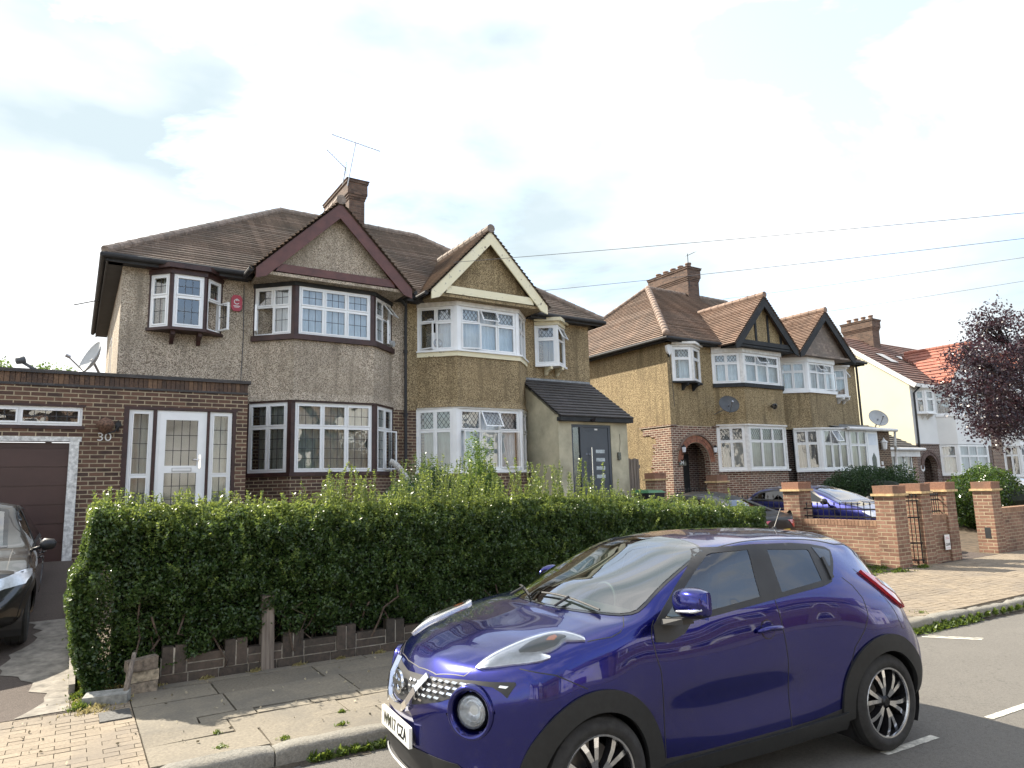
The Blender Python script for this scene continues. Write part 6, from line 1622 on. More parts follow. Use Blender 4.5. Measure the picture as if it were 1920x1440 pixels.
    bb.fbox(BF, -.085, .085, -.013, .013, 0, .02); bb.build('badge', 'chrome', gp)
    # number plate
    Fp = frame(T@Vector((3.415, 0, .535)), T.to_3x3()@Vector((0, 1, 0)), T.to_3x3()@Vector((1, 0, 0)))
    b = MB(); b.fbox(Fp, -.26, .26, -.056, .056, -.016, .004); npl = b.build('number_plate', 'plate_white', root)
    text_mesh('WM17 CZA', .098, .0012, Fp, 0, -.002, .0055, 'black_gloss', 'plate_lettering', npl, shx=.86, bold=.0016)
    # lower bumper: black intake and silver skid strip
    decal(B, [(-.62, .40), (-.55, .46), (-.3, .475), (.3, .475), (.55, .46), (.62, .40), (.5, .34), (-.5, .34)], 'front', .006, 'black', 'lower_intake', root, T, res=.04, thick=.005)
    decal(B, [(-.66, .235), (-.60, .30), (-.3, .315), (.3, .315), (.60, .30), (.66, .235), (.4, .21), (-.4, .21)], 'front', .02, 'clad', 'bumper_lip', root, T, res=.04, thick=.02)
    decal(B, [(-.42, .27), (-.38, .325), (.38, .325), (.42, .27)], 'front', .026, 'steel', 'skid_plate', root, T, res=.04, thick=.01)
    # wheels
    for wx in (0, 2.53):
        arch_liner(root, T, wx, .334, .55, .84, .405)
        for sd_ in (1, -1): wheel(root, T, wx, sd_*.765, .334, .334, .240, .225, sd_, 6, 'split')
    b = MB(); b.v = []; 
    for x0, x1 in ((.45, 2.1),): b.box(0, 0, 0, 0, 0, 0)
    b = MB(); P8 = [(x, y, z) for z in (.19, .24) for x, y in ((.4, -.75), (2.1, -.75), (2.1, .75), (.4, .75))]; b.hexa([T@Vector(p) for p in P8]); P8 = [(x, y, z) for z in (.21, .26) for x, y in ((-.6, -.54), (3.2, -.54), (3.2, .54), (-.6, .54))]; b.hexa([T@Vector(p) for p in P8]); b.build('underbody', 'black', root)
    # cabin
    def tb(mb, x0, x1, y0, y1, z0, z1, sl=0): mb.hexa([T@Vector(p) for p in ((x0, y0, z0), (x1, y0, z0), (x1, y1, z0), (x0, y1, z0), (x0+sl, y0, z1), (x1+sl, y0, z1), (x1+sl, y1, z1), (x0+sl, y1, z1))])
    b = MB(); tb(b, 1.72, 2.16, -.74, .74, .75, 1.055); tb(b, .1, 1.72, -.74, .74, .3, .45); tb(b, -.1, .12, -.72, .72, .45, 1.05); b.build('dashboard', 'dash', root)
    for y in (-.36, .36):
        b = MB(); tb(b, .95, 1.45, y-.25, y+.25, .45, .68); tb(b, .82, .95, y-.24, y+.24, .6, 1.20, -.12)
        b.tube([T@Vector((.70, y-.1, 1.33)), T@Vector((.70, y+.1, 1.33))], .08, 12); b.tube([T@Vector((.70, y, 1.18)), T@Vector((.70, y, 1.3))], .02, 6); b.build('front_seat', 'leather', root, smooth=True, auto=40)
    b = MB(); tb(b, .2, .32, -.6, .6, .55, 1.18, -.1); b.build('rear_seat', 'dash', root)
    b = MB()
    cw = Vector((1.62, -.36, 1.0)); pts = [T@(cw+Vector((-.10*math.sin(t)*.55, .18*math.cos(t), .17*math.sin(t)))) for t in np.linspace(0, 2*PI, 25)]
    b.tube(pts, .014, 8, cap=False); b.build('steering_wheel', 'black', root, smooth=True)
    b = MB(); h, n = B.hit('top', .05, 0); b.tube([T@h, T@(h+Vector((-.10, 0, .17)))], [.006, .003], 6); b.lathe(T@h, (0, 0, 1), [(0, .02), (.015, .016), (.02, 0)], 8); b.build('aerial', 'black', root)
    return B, T, root
JB, JT, JR = juke()
# ------------------------------------------------------------------ other cars
def gen_car(name, label, loc, rz, paint, L=4.4, Wd=.88, top=None, belt=None, hood=None, kind='saloon', zoff=0, front_detail=True, wr_=.32, roofz=1.42, pitch=0):
    """top: centre-line profile [(x,z)] from the nose to the tail, x measured from the rear axle"""
    root = thing(name, label, 'car', loc)
    T = Matrix.Translation(loc)@Matrix.Rotation(rz, 4, 'Z')@Matrix.Rotation(-R(pitch), 4, 'Y')
    xf, xr = top[0][0], top[-1][0]
    tx = np.array([p[0] for p in top]); tz = np.array([p[1] for p in top])
    bx = np.array([p[0] for p in belt]); bz = np.array([p[1] for p in belt])
    xs = sorted(set(list(tx)+[xr+.12, xf-.12, .5, 1.0, 1.5, 2.0]))
    st = []
    for x in xs:
        zt = float(pchip(tx, tz, np.array([x]))[0]); zb = float(pchip(bx, bz, np.array([x]))[0])
        e = min(1, (x-xr+.03)/.45, (xf+.03-x)/.45); k = .55+.45*max(0, e)**.5
        w = Wd*k; zb = min(zb, zt-.02); zl = .22+.16*(1-max(0, e))
        g = max(0, min(1, (zt-zb-.05)/.4)); wt = w*(.90-.22*g)
        zm = zl+(zb-zl)
        rows = [(0, zl), (w*.8, zl), (w*.95, zl+.05), (w*.985, zl+.18*(zb-zl)), (w, zl+.45*(zb-zl)), (w*.995, zl+.72*(zb-zl)), (w*.975, zl+.88*(zb-zl)), (w*.93, zb),
                (w*.93+(wt-w*.93)*.5, zb+(zt-.08*g-.01-zb)*.52), (wt, zt-.09*g-.012), (wt*.82, zt-.045*g-.008), (wt*.42, zt-.008), (0, zt)]
        st.append((x, rows))
    B = Body(st, (xf-.75, .32), (xr+.6, .22), xf, xr, 110, 4)
    wb = [p for p in hood]
    return root, T, B
def std_car(name, label, loc, rz, paint, kind='saloon', wb=2.65, h=1.44, wr_=.32, pitch=0, rear_red=True, glassm='car_glass_dark'):
    if kind == 'saloon':
        top = [(wb+.82, .55), (wb+.78, .68), (wb+.55, .80), (wb-.2, .93), (wb-.62, 1.0), (wb-1.0, 1.18), (wb-1.42, h-.05), (wb-1.8, h), (.55, h-.03), (.2, h-.12), (-.25, 1.16), (-.55, 1.06), (-.9, 1.03), (-1.0, .90), (-1.04, .55)]
        belt = [(wb+.82, .5), (wb+.5, .70), (wb-.3, .88), (wb-.7, .93), (1, .95), (0, .98), (-.5, 1.0), (-.9, .97), (-1.04, .5)]
        winp = [(wb-.72, .97), (wb-1.38, h-.10), (wb-1.6, h-.07), (.55, h-.10), (.25, h-.17), (-.12, 1.05), (-.1, 1.01), (.3, 1.0), (1.2, .97)]
        wsx = (wb-.60, wb-1.36); rwx = (.12, -.42)
    else:
        top = [(wb+.78, .55), (wb+.74, .70), (wb+.5, .84), (wb-.1, .98), (wb-.5, 1.06), (wb-.9, 1.26), (wb-1.3, h-.04), (wb-1.7, h), (.4, h-.02), (-.2, h-.08), (-.5, h-.28), (-.72, 1.0), (-.80, .80), (-.83, .52)]
        belt = [(wb+.78, .5), (wb+.5, .74), (wb-.2, .92), (wb-.6, .97), (1, 1.0), (0, 1.04), (-.5, 1.04), (-.8, .7), (-.83, .5)]
        winp = [(wb-.66, 1.0), (wb-1.25, h-.11), (wb-1.5, h-.07), (.3, h-.09), (-.1, h-.15), (-.30, 1.14), (-.28, 1.08), (.4, 1.05), (1.2, 1.02)]
        wsx = (wb-.52, wb-1.25); rwx = (-.28, -.66)
    root, T, B = gen_car(name, label, loc, rz, paint, top=top, belt=belt, hood=[], pitch=pitch)
    wf = [(-.0, wr_), (wb, wr_)]
    ws_o = [(wsx[0], -.56), (wsx[0]+.03, 0), (wsx[0], .56), (wsx[1], .50), (wsx[1]-.03, 0), (wsx[1], -.50)]
    body_mesh(B, T, root, paint, holes_side=[insetpoly(winp, .03)], holes_top=[insetpoly(ws_o, .03)], wheels=wf, wr=wr_+.06, row_black=2.4)
    px_ = wb/2-.05
    for s, sg in (('side', 1), ('side-', -1)):
        ip = insetpoly(winp, .045)
        pil = [(px_-.03, .9), (px_+.05, .9), (px_+.02, h), (px_-.06, h)]
        decal(B, winp, s, .003, 'black', 'window_frame', root, T, holes=[ip], res=.06, thick=.003)
        decal(B, ip, s, .002, glassm, 'side_window', root, T, res=.08, thick=.002)
        decal(B, pil[:2]+[(px_+.02, h-.08), (px_-.05, h-.08)], s, .008, 'black', 'window_pillar', root, T, res=.06, thick=.004)
        for wx, wz in wf:
            o1 = [(wx+(wr_+.10)*math.cos(t), wz+(wr_+.10)*math.sin(t)) for t in np.linspace(-.2, PI+.2, 30)]; o2 = [(wx+(wr_+.03)*math.cos(t), wz+(wr_+.03)*math.sin(t)) for t in np.linspace(PI+.2, -.2, 30)]
            decal(B, o1+o2, s, .006, paint, 'wheel_arch', root, T, res=.05, thick=.02)
        for pts in ([(wb-.55, .95), (wb-.5, .7), (wb-.45, .28)], [(px_, .95), (px_, .28)], [(.25, .98), (.22, .75), (.42, .45)]): seam(B, pts, s, T, root)
        for x in (px_+.15, .42):
            b = MB(); q, n = B.hit(s, x, .86); q2, n2 = B.hit(s, x-.2, .865); b.tube([T@(q+n*.01), T@(q*.5+q2*.5+n*.035), T@(q2+n2*.01)], .012, 8); b.build('door_handle', paint, root, smooth=True)
        b = MB(); q = Vector((wb-.72, sg*.80, 1.0))
        for k in range(8):
            pass
        b.tube([T@q, T@(q+Vector((0, sg*.1, .03)))], .02, 8); b.tube([T@(q+Vector((0, sg*.08, .06))), T@(q+Vector((0, sg*.12, .06))), T@(q+Vector((-.01, sg*.22, .055))), T@(q+Vector((-.01, sg*.25, .05)))], [.03, .075, .065, .03], 12); b.build('door_mirror', ['black'], root, smooth=True)
        # lamps
        hf = [(sg*.50, .66), (sg*.80, .70), (sg*.84, .80), (sg*.74, .82), (sg*.52, .76)]
        decal(B, [(wb+.62, .66), (wb+.30, .74), (wb+.12, .84), (wb+.25, .85), (wb+.6, .78)], s, .008, 'lamp_silver', 'headlamp', root, T, res=.04, thick=.01)
        decal(B, hf, 'front', .010, 'lamp_silver', 'headlamp', root, T, res=.05, thick=.01)
        decal(B, [(sg*.45, .80), (sg*.78, .80), (sg*.80, .91), (sg*.45, .91)], 'rear', .01, 'lens_red', 'rear_lamp', root, T, res=.05, thick=.01)
        decal(B, [(xr0, .82) if False else (-.62 if kind != 'saloon' else -.80, .84), (-.70 if kind != 'saloon' else -.98, .82), (-.70 if kind != 'saloon' else -.98, .95), (-.55 if kind != 'saloon' else -.72, .96)], s, .01, 'lens_red', 'rear_lamp', root, T, res=.04, thick=.01)
    decal(B, ws_o, 'top', .004, 'black_gloss', 'screen_surround', root, T, holes=[insetpoly(ws_o, .045)], res=.07, thick=.003)
    decal(B, insetpoly(ws_o, .03), 'top', .002, 'windscreen', 'windscreen', root, T, res=.08, thick=.002)
    decal(B, [(rwx[0], -.48), (rwx[0], .48), (rwx[1], .54), (rwx[1], -.54)], 'top', .004, 'car_glass_dark', 'rear_screen', root, T, res=.08, thick=.003)
    for pts in ([(wsx[0]+.06, -.6), (wsx[0]+.1, -.3), (wsx[0]+.1, .3), (wsx[0]+.06, .6)], [(wsx[0]+.06, .62), (wb+.3, .62)], [(wsx[0]+.06, -.62), (wb+.3, -.62)]): seam(B, pts, 'top', T, root)
    decal(B, [(-.5, .48), (.5, .48), (.55, .62), (-.55, .62)], 'front', .006, 'black', 'grille', root, T, res=.05, thick=.004)
    for nm, ax in (('number_plate', 'front'), ('number_plate', 'rear')):
        h_, n = B.hit(ax, 0, .46 if ax == 'front' else .72); sx = 1 if ax == 'front' else -1
        Fp = frame(T@(h_+Vector((sx*.02, 0, 0))), T.to_3x3()@Vector((0, 1, 0)), T.to_3x3()@Vector((sx, 0, 0))); b = MB(); b.fbox(Fp, -.26, .26, -.056, .056, -.01, .01); b.build(nm, 'plate_white' if sx > 0 else plain('plate_yellow', (.75, .55, .06), .4), root)
    for wx in (0, wb):
        arch_liner(root, T, wx, wr_, .50, .80, wr_+.065)
        for sd_ in (1, -1): wheel(root, T, wx, sd_*.74, wr_, wr_, .21, .2, sd_, 7, 'single')
    b = MB(); P8 = [(x, y, z) for z in (.2, .26) for x, y in ((.42, -.72), (wb-.42, -.72), (wb-.42, .72), (.42, .72))]; b.hexa([T@Vector(p) for p in P8])
    P8 = [(x, y, z) for z in (.26, .75) for x, y in ((.2, -.68), (wb-.7, -.68), (wb-.7, .68), (.2, .68))]; b.hexa([T@Vector(p) for p in P8])
    b.build('underbody', 'black', root)
    for y in (-.36, .36):
        b = MB(); P8 = [(1.05, y-.22, .7), (1.2, y-.22, .7), (1.2, y+.22, .7), (1.05, y+.22, .7), (.95, y-.2, 1.25), (1.02, y-.2, 1.25), (1.02, y+.2, 1.25), (.95, y+.2, 1.25)]; b.hexa([T@Vector(p) for p in P8]); b.build('front_seat', 'dash', root)
    return root
xr0 = 0
std_car('parked_car', 'dark grey saloon car with red tail lamps parked behind the right end of the hedge', (12.32, 10.1, .03), PI/2, 'paint_dark', 'saloon', wb=2.8, h=1.46, wr_=.33, pitch=2.6)
std_car('parked_car', 'blue car behind the spiked railing, nose towards the street', (16.1, 11.75, .16), -PI/2, 'paint_blue2', 'hatch', wb=2.6, h=1.44)
std_car('parked_car', 'glossy black car with its door mirror out on the drive before the brown garage door', (-1.18, 12.6, .15), -PI/2, 'paint_black', 'hatch', wb=2.7, h=1.62, wr_=.34)
std_car('parked_car', 'silver white car half hidden behind the bush at the right edge', (26.0, 11.4, .25), -PI/2, 'paint_silver', 'hatch', wb=2.55, h=1.45)

# ------------------------------------------------------------------ foliage
M['privet'] = leafmat('privet_leaf', (.019, .045, .012), (.044, .086, .022), (.10, .155, .040), .34, .34, (.22, .30, .06))
M['privet_new_sunlit'] = leafmat('young_and_sunlit_privet_leaf', (.06, .105, .022), (.12, .18, .04), (.22, .28, .07), .42, .32, (.42, .48, .10))  # young shoots; on the hedge top the sunlight is put into this colour
M['laurel'] = leafmat('glossy_shrub_leaf', (.014, .036, .012), (.032, .070, .018), (.075, .13, .03), .25, .25, (.28, .42, .05))
M['yew'] = leafmat('dark_conifer_leaf', (.012, .034, .012), (.026, .06, .018), (.05, .10, .03), .2, .5)
M['plum'] = leafmat('purple_plum_leaf', (.019, .013, .018), (.038, .026, .034), (.085, .060, .072), .22, .3, (.16, .04, .06))
M['green_tree'] = leafmat('tree_leaf', (.05, .10, .02), (.09, .16, .035), (.15, .24, .05), .35, .4, (.3, .42, .08))
M['weed'] = leafmat('weed_leaf', (.035, .065, .014), (.07, .12, .024), (.15, .20, .045), .35, .4, (.4, .5, .06))
M['dry'] = leafmat('dry_grass', (.20, .17, .07), (.30, .25, .10), (.42, .36, .16), .3, .7)
M['twig'] = plain('brown_twig', (.10, .07, .05), .9, var=.4, vs=30)
M['bark'] = plain('tree_bark', (.07, .055, .045), .9, var=.4, vs=12)
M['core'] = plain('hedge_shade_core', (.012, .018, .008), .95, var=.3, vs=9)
def leaf_mesh(name, C_, size, mat, parent=None, aspect=.5, up=None, jit=.35, dirs=None):
    n = len(C_); C_ = np.asarray(C_, float)
    d = RNG.normal(size=(n, 3)) if dirs is None else dirs+RNG.normal(size=(n, 3))*.55
    if up is not None: d[:, 2] += up
    d /= np.linalg.norm(d, axis=1)[:, None]
    r = RNG.normal(size=(n, 3)); s = np.cross(d, r); s /= np.linalg.norm(s, axis=1)[:, None]
    nn_ = np.cross(d, s)
    L = size*(1+RNG.uniform(-jit, jit, n))[:, None]; w = L*aspect
    a = C_-d*L*.5; b_ = C_+s*w*.5-nn_*L*.06+d*L*.05; c = C_+d*L*.5; e = C_-s*w*.5-nn_*L*.06+d*L*.05
    V = np.stack([a, b_, c, e], 1).reshape(-1, 3)
    if parent is not None:
        rt_ = parent
        while rt_.parent: rt_ = rt_.parent
        V = V-np.array(ROOTLOC.get(rt_.name, (0, 0, 0)))
    me = bpy.data.meshes.new(name)
    me.vertices.add(4*n); me.vertices.foreach_set('co', V.ravel().astype(np.float32))
    me.loops.add(4*n); me.loops.foreach_set('vertex_index', np.arange(4*n, dtype=np.int32))
    me.polygons.add(n); me.polygons.foreach_set('loop_start', np.arange(0, 4*n, 4, dtype=np.int32)); me.polygons.foreach_set('loop_total', np.full(n, 4, dtype=np.int32))
    me.update(calc_edges=True); me.validate()
    me.materials.append(M[mat] if isinstance(mat, str) else mat)
    o = bpy.data.objects.new(name, me); COL.objects.link(o)
    if parent is not None: o.parent = parent
    return o
def sprigs(n, root_fn, len_fn, leaf=.03, gap=.022, lean=.18):
    """leafy shoots: returns leaf centres, leaf directions and stems"""
    C_, D_, ST = [], [], []
    for _ in range(n):
        p = Vector(root_fn()); L = len_fn(); a = random.uniform(0, 6.28); tl = abs(random.gauss(0, lean))
        d = Vector((math.cos(a)*tl, math.sin(a)*tl, 1)).normalized(); ben = Vector((random.gauss(0, .25), random.gauss(0, .25), 0)); q = p.copy(); pts = [p.copy()]
        k = 0; t = 0
        while t < L:
            q = q+(d+ben*t)*gap; t += gap; k += 1
            az = (k % 2)*1.57+a; e = Vector((math.cos(az), math.sin(az), .55))
            sc = leaf*(1-.45*t/L)
            for s in (1, -1):
                ee = Vector((e.x*s, e.y*s, e.z)); C_.append(q+ee*sc*.55); D_.append(ee.normalized())
            if k % 6 == 0: pts.append(q.copy())
        pts.append(q.copy()); ST.append(pts)
    return np.array(C_), np.array(D_), ST
def vnoise(x, y, z, s):
    return (np.sin(x*s*1.7+1.3*np.sin(y*s*1.1+2))+np.sin(y*s*1.9+1.1*np.sin(z*s*1.3))+np.sin(z*s*2.3+1.7*np.sin(x*s*.9)))/3
# the big privet hedge
HG = thing('privet_hedge', 'long clipped privet hedge with sunlit top and ragged upright shoots beside the pavement', 'hedge', (5, 8.0, 0))
def htop(x): return np.interp(x, [0, .3, .6, 2, 4.2, 5.2, 7, 8, 9, 9.6], [1.58, 1.72, 1.66, 1.62, 1.60, 1.62, 1.54, 1.42, 1.33, 1.28])
def hfront(x): return WY(5)+.00-.05*(np.asarray(x)-5)
def hbot(x): return np.interp(x, [0, .35, .6, 1.0, 1.4, 2.2, 2.5, 9.6], [-.02, .0, .06, .16, .26, .27, .24, .24])
n = 135000
x = RNG.uniform(.18, 9.55, n); u = RNG.uniform(0, 1, n); zt = htop(x); zb = hbot(x)
z = zb+(zt-zb)*u**.92
dep = RNG.exponential(.075, n)
bul = .09*vnoise(x, z*0, z, 3.1)+.10*vnoise(x, z, z, 8)+.05*vnoise(z, x, z, 19)
bul += .05*np.sin(np.clip((z-.3)/1.3, 0, 1)*PI)
y = hfront(x)-bul+dep+.22*np.clip((z-zt+.22)/.22, 0, 1)**2
A = np.stack([x, y, z], 1); A = A[(dep < .45)&~((np.abs(x-1.86) < .10)&(z < .50)&(dep < .3)&(RNG.uniform(0, 1, n) < .9))]
n = 90000      # top
x = RNG.uniform(.15, 9.6, n); v = RNG.uniform(0, 1, n); y = hfront(x)+.02+v*.86; z = htop(x)-RNG.exponential(.06, n)+.055*vnoise(x, y, y, 6)+.04*vnoise(x, y, x, 15)-.16*(np.abs(v-.5)*2)**4
A2 = np.stack([x, y, z], 1)
n = 26000      # left end, bulging over the edging
z = RNG.uniform(.0, 1.68, n); v = RNG.uniform(0, 1, n); y = 7.7+v*.85; x = .20-.17*np.sin(np.clip(z/1.5, 0, 1)*PI)+RNG.exponential(.06, n)+.05*vnoise(z, y, z, 7)
A3 = np.stack([x, y, z], 1)
n = 16000      # right end
z = RNG.uniform(.3, 1.34, n); v = RNG.uniform(0, 1, n); y = hfront(9.6)+v*.85; x = 9.62-RNG.exponential(.06, n); A4 = np.stack([x, y, z], 1)
n = 40000
x = RNG.uniform(.2, 9.5, n); z = RNG.uniform(.4, 1, n)*htop(x); y = hfront(x)+.9-RNG.exponential(.06, n); A5 = np.stack([x, y, z], 1)
leaf_mesh('foliage', np.concatenate([A, A3, A4, A5]), .037, 'privet', HG, .55)
leaf_mesh('top_foliage', A2, .036, 'privet_new_sunlit', HG, .52, up=.5)  # paler yellow-green leaves paint the sunlight onto the hedge top
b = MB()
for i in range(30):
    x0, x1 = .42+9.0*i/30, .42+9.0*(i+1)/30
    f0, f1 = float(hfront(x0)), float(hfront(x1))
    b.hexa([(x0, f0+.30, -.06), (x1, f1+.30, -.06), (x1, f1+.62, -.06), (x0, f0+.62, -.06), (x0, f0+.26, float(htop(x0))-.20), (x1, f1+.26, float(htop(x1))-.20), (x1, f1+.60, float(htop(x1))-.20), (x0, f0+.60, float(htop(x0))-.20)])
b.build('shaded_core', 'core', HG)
b = MB()
for i in range(150):      # bare twigs along the foot
    x = random.uniform(.5, 9.4); y = float(hfront(x))+random.uniform(0, .35); p = Vector((x, y, random.uniform(-.05, .2))); pts = [p]
    for k in range(4): p = p+Vector((random.gauss(0, .07), random.gauss(0, .05), random.uniform(.05, .2))); pts.append(p)
    b.tube(pts, [random.uniform(.004, .012)]*5, 5)
b.build('stem', 'twig', HG)
C_, D_, ST = [], [], []
def addspr(n, xa, xb, la, lb, leaf=.034, ya=.1, yb=.8, base=-.12, lean=.18):
    c, d, s = sprigs(n, lambda: (lambda x: (x, float(hfront(x))+random.uniform(ya, yb), float(htop(x))+base))(random.uniform(xa, xb)), lambda: random.uniform(la, lb), leaf, .024, lean)
    C_.append(c); D_.append(d); ST.extend(s)
addspr(560, .2, 9.4, .08, .28)
addspr(26, 2.55, 3.05, .35, .62); addspr(26, 2.4, 3.3, .25, .42)
addspr(44, 3.5, 4.7, .38, .72); addspr(30, 3.4, 5.0, .3, .5)
addspr(30, 4.9, 6.6, .4, .70); addspr(26, 5.0, 6.9, .3, .48)
addspr(12, .3, 1.6, .2, .34); addspr(8, 7.2, 8.6, .2, .3)
c, d, s = sprigs(520, lambda: (lambda x: (x, float(hfront(x))-.02, random.uniform(.6, 1.4)))(random.uniform(.5, 9.2)), lambda: random.uniform(.10, .28), .034, .024, .9)
k_ = len(c)*3//5; leaf_mesh('side_shoots', c[:k_], .036, 'privet', HG, .5, dirs=d[:k_]); leaf_mesh('side_shoots', c[k_:], .036, 'privet_new_sunlit', HG, .5, dirs=d[k_:])
C_ = np.concatenate(C_); D_ = np.concatenate(D_)
leaf_mesh('upright_shoots', C_, .040, 'privet_new_sunlit', HG, .45, dirs=D_)
b = MB()
for s in ST: b.tube(s, .0035, 4, cap=False)
b.build('shoot_stem', plain('green_stem', (.12, .15, .05), .7), HG)
def blob(c, r, n, shell=.35, lump=.16, s=3.0):
    d = RNG.normal(size=(n, 3)); d /= np.linalg.norm(d, axis=1)[:, None]
    rad = 1-np.abs(RNG.normal(0, shell, n))*.55+lump*vnoise(d[:, 0], d[:, 1], d[:, 2], s)
    P = np.array(c)+d*np.array(r)*rad[:, None]; return P[P[:, 2] > .05]
def shrub(name, label, cat, c, r, n, leaf, mat, spr=0, spl=(.15, .4), asp=.5, group=None, lump=.16, sprmat=None, core=True):
    t = thing(name, label, cat, (c[0], c[1], gz(c[0], c[1])), group)
    P = [blob(c, r, int(n*.6), lump=lump)]
    for k in range(9):
        a = random.uniform(0, 6.28); q = (c[0]+math.cos(a)*r[0]*.62, c[1]+math.sin(a)*r[1]*.62, c[2]+random.uniform(-.2, .6)*r[2]); P.append(blob(q, (r[0]*.45, r[1]*.45, r[2]*.45), int(n*.045)))
    leaf_mesh('foliage', np.concatenate(P), leaf, mat, t, asp)
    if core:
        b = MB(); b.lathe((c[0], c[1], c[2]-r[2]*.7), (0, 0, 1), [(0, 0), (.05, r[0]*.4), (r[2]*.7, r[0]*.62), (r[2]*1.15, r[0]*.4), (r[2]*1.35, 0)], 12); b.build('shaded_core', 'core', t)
    b = MB(); 
    for k in range(7): b.tube([(c[0]+random.gauss(0, .1), c[1]+random.gauss(0, .1), gz(c[0], c[1])-.05), (c[0]+random.gauss(0, r[0]*.3), c[1]+random.gauss(0, r[1]*.3), c[2])], .02, 6)
    b.build('stem', 'bark', t)
    if spr:
        def rf():
            a = random.uniform(0, 6.28); q = random.uniform(0, .85); return (c[0]+math.cos(a)*r[0]*q, c[1]+math.sin(a)*r[1]*q, c[2]+r[2]*math.sqrt(1-q*q)*.85)
        cc, dd, ss = sprigs(spr, rf, lambda: random.uniform(*spl), leaf*1.0, leaf*.7, .3)
        leaf_mesh('shoots', cc, leaf, sprmat or mat, t, .45, dirs=dd)
    return t
shrub('garden_shrub', 'dark leafy shrub rising behind the hedge in front of the grey house drainpipe', 'shrub', (4.75, 9.9, 1.25), (.75, .6, .85), 30000, .045, 'yew', 45, (.15, .45), sprmat='privet')
shrub('garden_shrub', 'tall narrow weedy shrub standing in front of the leaded bay window of the brown house', 'shrub', (5.75, 10.0, 1.55), (.42, .4, .62), 9000, .05, 'green_tree', 30, (.3, .62), core=False)
shrub('garden_shrub', 'low dark conifer bush behind the blue car, under the white porch windows', 'shrub', (22.8, 13.2, 1.15), (2.2, .9, .95), 32000, .07, 'yew', 0)
shrub('garden_shrub', 'spiky small green plant behind the orange pillar right of the blue car', 'shrub', (25.4, 13.4, 1.1), (1.0, .6, .6), 6000, .11, 'laurel', 26, (.3, .6), asp=.22, sprmat='laurel')
shrub('garden_shrub', 'big glossy green bush in the front garden of the white house', 'shrub', (22.9, 9.7, 1.0), (1.75, .95, .95), 30000, .075, 'laurel', 40, (.1, .3), sprmat='green_tree')
b_ = thing('potted_flowers', 'white flowering plant on the blue car side of the white porch door', 'flowers', (26.2, 14.6, .8))
P = blob((26.2, 14.5, 1.55), (.45, .3, .55), 900, lump=.2); leaf_mesh('blossom', P, .07, plain('white_petals', (.75, .74, .72), .6), b_, .7)
P = blob((26.2, 14.5, 1.4), (.5, .35, .55), 2500); leaf_mesh('foliage', P, .06, 'laurel', b_)
def tree(name, label, base, trunk_h, crowns, n, leaf, mat, lean=(0, 0), tr=.14, asp=.6, group=None, cat='tree'):
    t = thing(name, label, cat, base, group)
    P = []
    tot = sum(c[1][0]*c[1][1] for c in crowns)
    for c, r in crowns:
        k = int(n*r[0]*r[1]/tot); q = blob(c, r, max(3, k//16), shell=.75, lump=.30, s=4); P.append(np.repeat(q, 16, axis=0)+RNG.normal(size=(len(q)*16, 3))*np.array([.12, .12, .08])*leaf/.08)
    leaf_mesh('crown', np.concatenate(P), leaf, mat, t, asp)
    b = MB(); B0 = Vector(base); tp = B0+Vector((lean[0], lean[1], trunk_h)); b.tube([B0-Vector((0, 0, .1)), B0*.5+tp*.5+Vector((.05, 0, 0)), tp], [tr, tr*.8, tr*.6], 12)
    for c, r in crowns:
        c = Vector(c); m_ = (tp+c)/2+Vector((random.gauss(0, .15), random.gauss(0, .15), .1)); b.tube([tp-Vector((0, 0, .3)), m_, c], [tr*.5, tr*.3, tr*.12], 7)
        for k in range(9):
            d = Vector((random.gauss(0, 1), random.gauss(0, 1), random.gauss(.2, .8))).normalized(); e = c+Vector((d.x*r[0], d.y*r[1], d.z*r[2]))*.85; b.tube([m_*.4+c*.6, (c+e)/2+Vector((0, 0, .08)), e], [tr*.2, tr*.11, tr*.03], 5)
    b.build('trunk', 'bark', t, smooth=True); return t
tree('plum_tree', 'dark purple leaved plum tree at the right edge in front of the white house', (27.2, 8.2, .05), 2.9, [((21.8, 8.4, 4.6), (1.5, 1.3, 1.15)), ((20.6, 8.6, 4.05), (1.1, .9, .8)), ((23.0, 8.3, 5.3), (1.5, 1.3, 1.2)), ((22.4, 8.8, 3.3), (1.4, 1.1, .75)), ((20.2, 8.5, 4.9), (.75, .6, .5)), ((24.5, 8.3, 4.3), (1.4, 1.3, 1.3)), ((21.6, 8.5, 5.9), (.8, .7, .6)), ((23.6, 8.6, 3.4), (1.5, 1.1, .8)), ((20.9, 8.3, 3.1), (.7, .6, .45))], 26000, .082, 'plum')
tree('back_garden_tree', 'green tree top showing above the garage roof at the left edge', (-3.4, 30, .5), 4.6, [((-3.0, 30, 6.35), (.8, .8, .5)), ((-4.3, 30, 6.3), (.8, .8, .5))], 2600, .13, 'green_tree', group='trees behind the garage')
tree('back_garden_tree', 'small green tree top above the garage roof just left of the satellite dish', (-.85, 30, .5), 4.6, [((-1.0, 30, 6.3), (.3, .3, .32)), ((-.6, 30, 6.2), (.25, .25, .2))], 700, .12, 'green_tree', group='trees behind the garage')
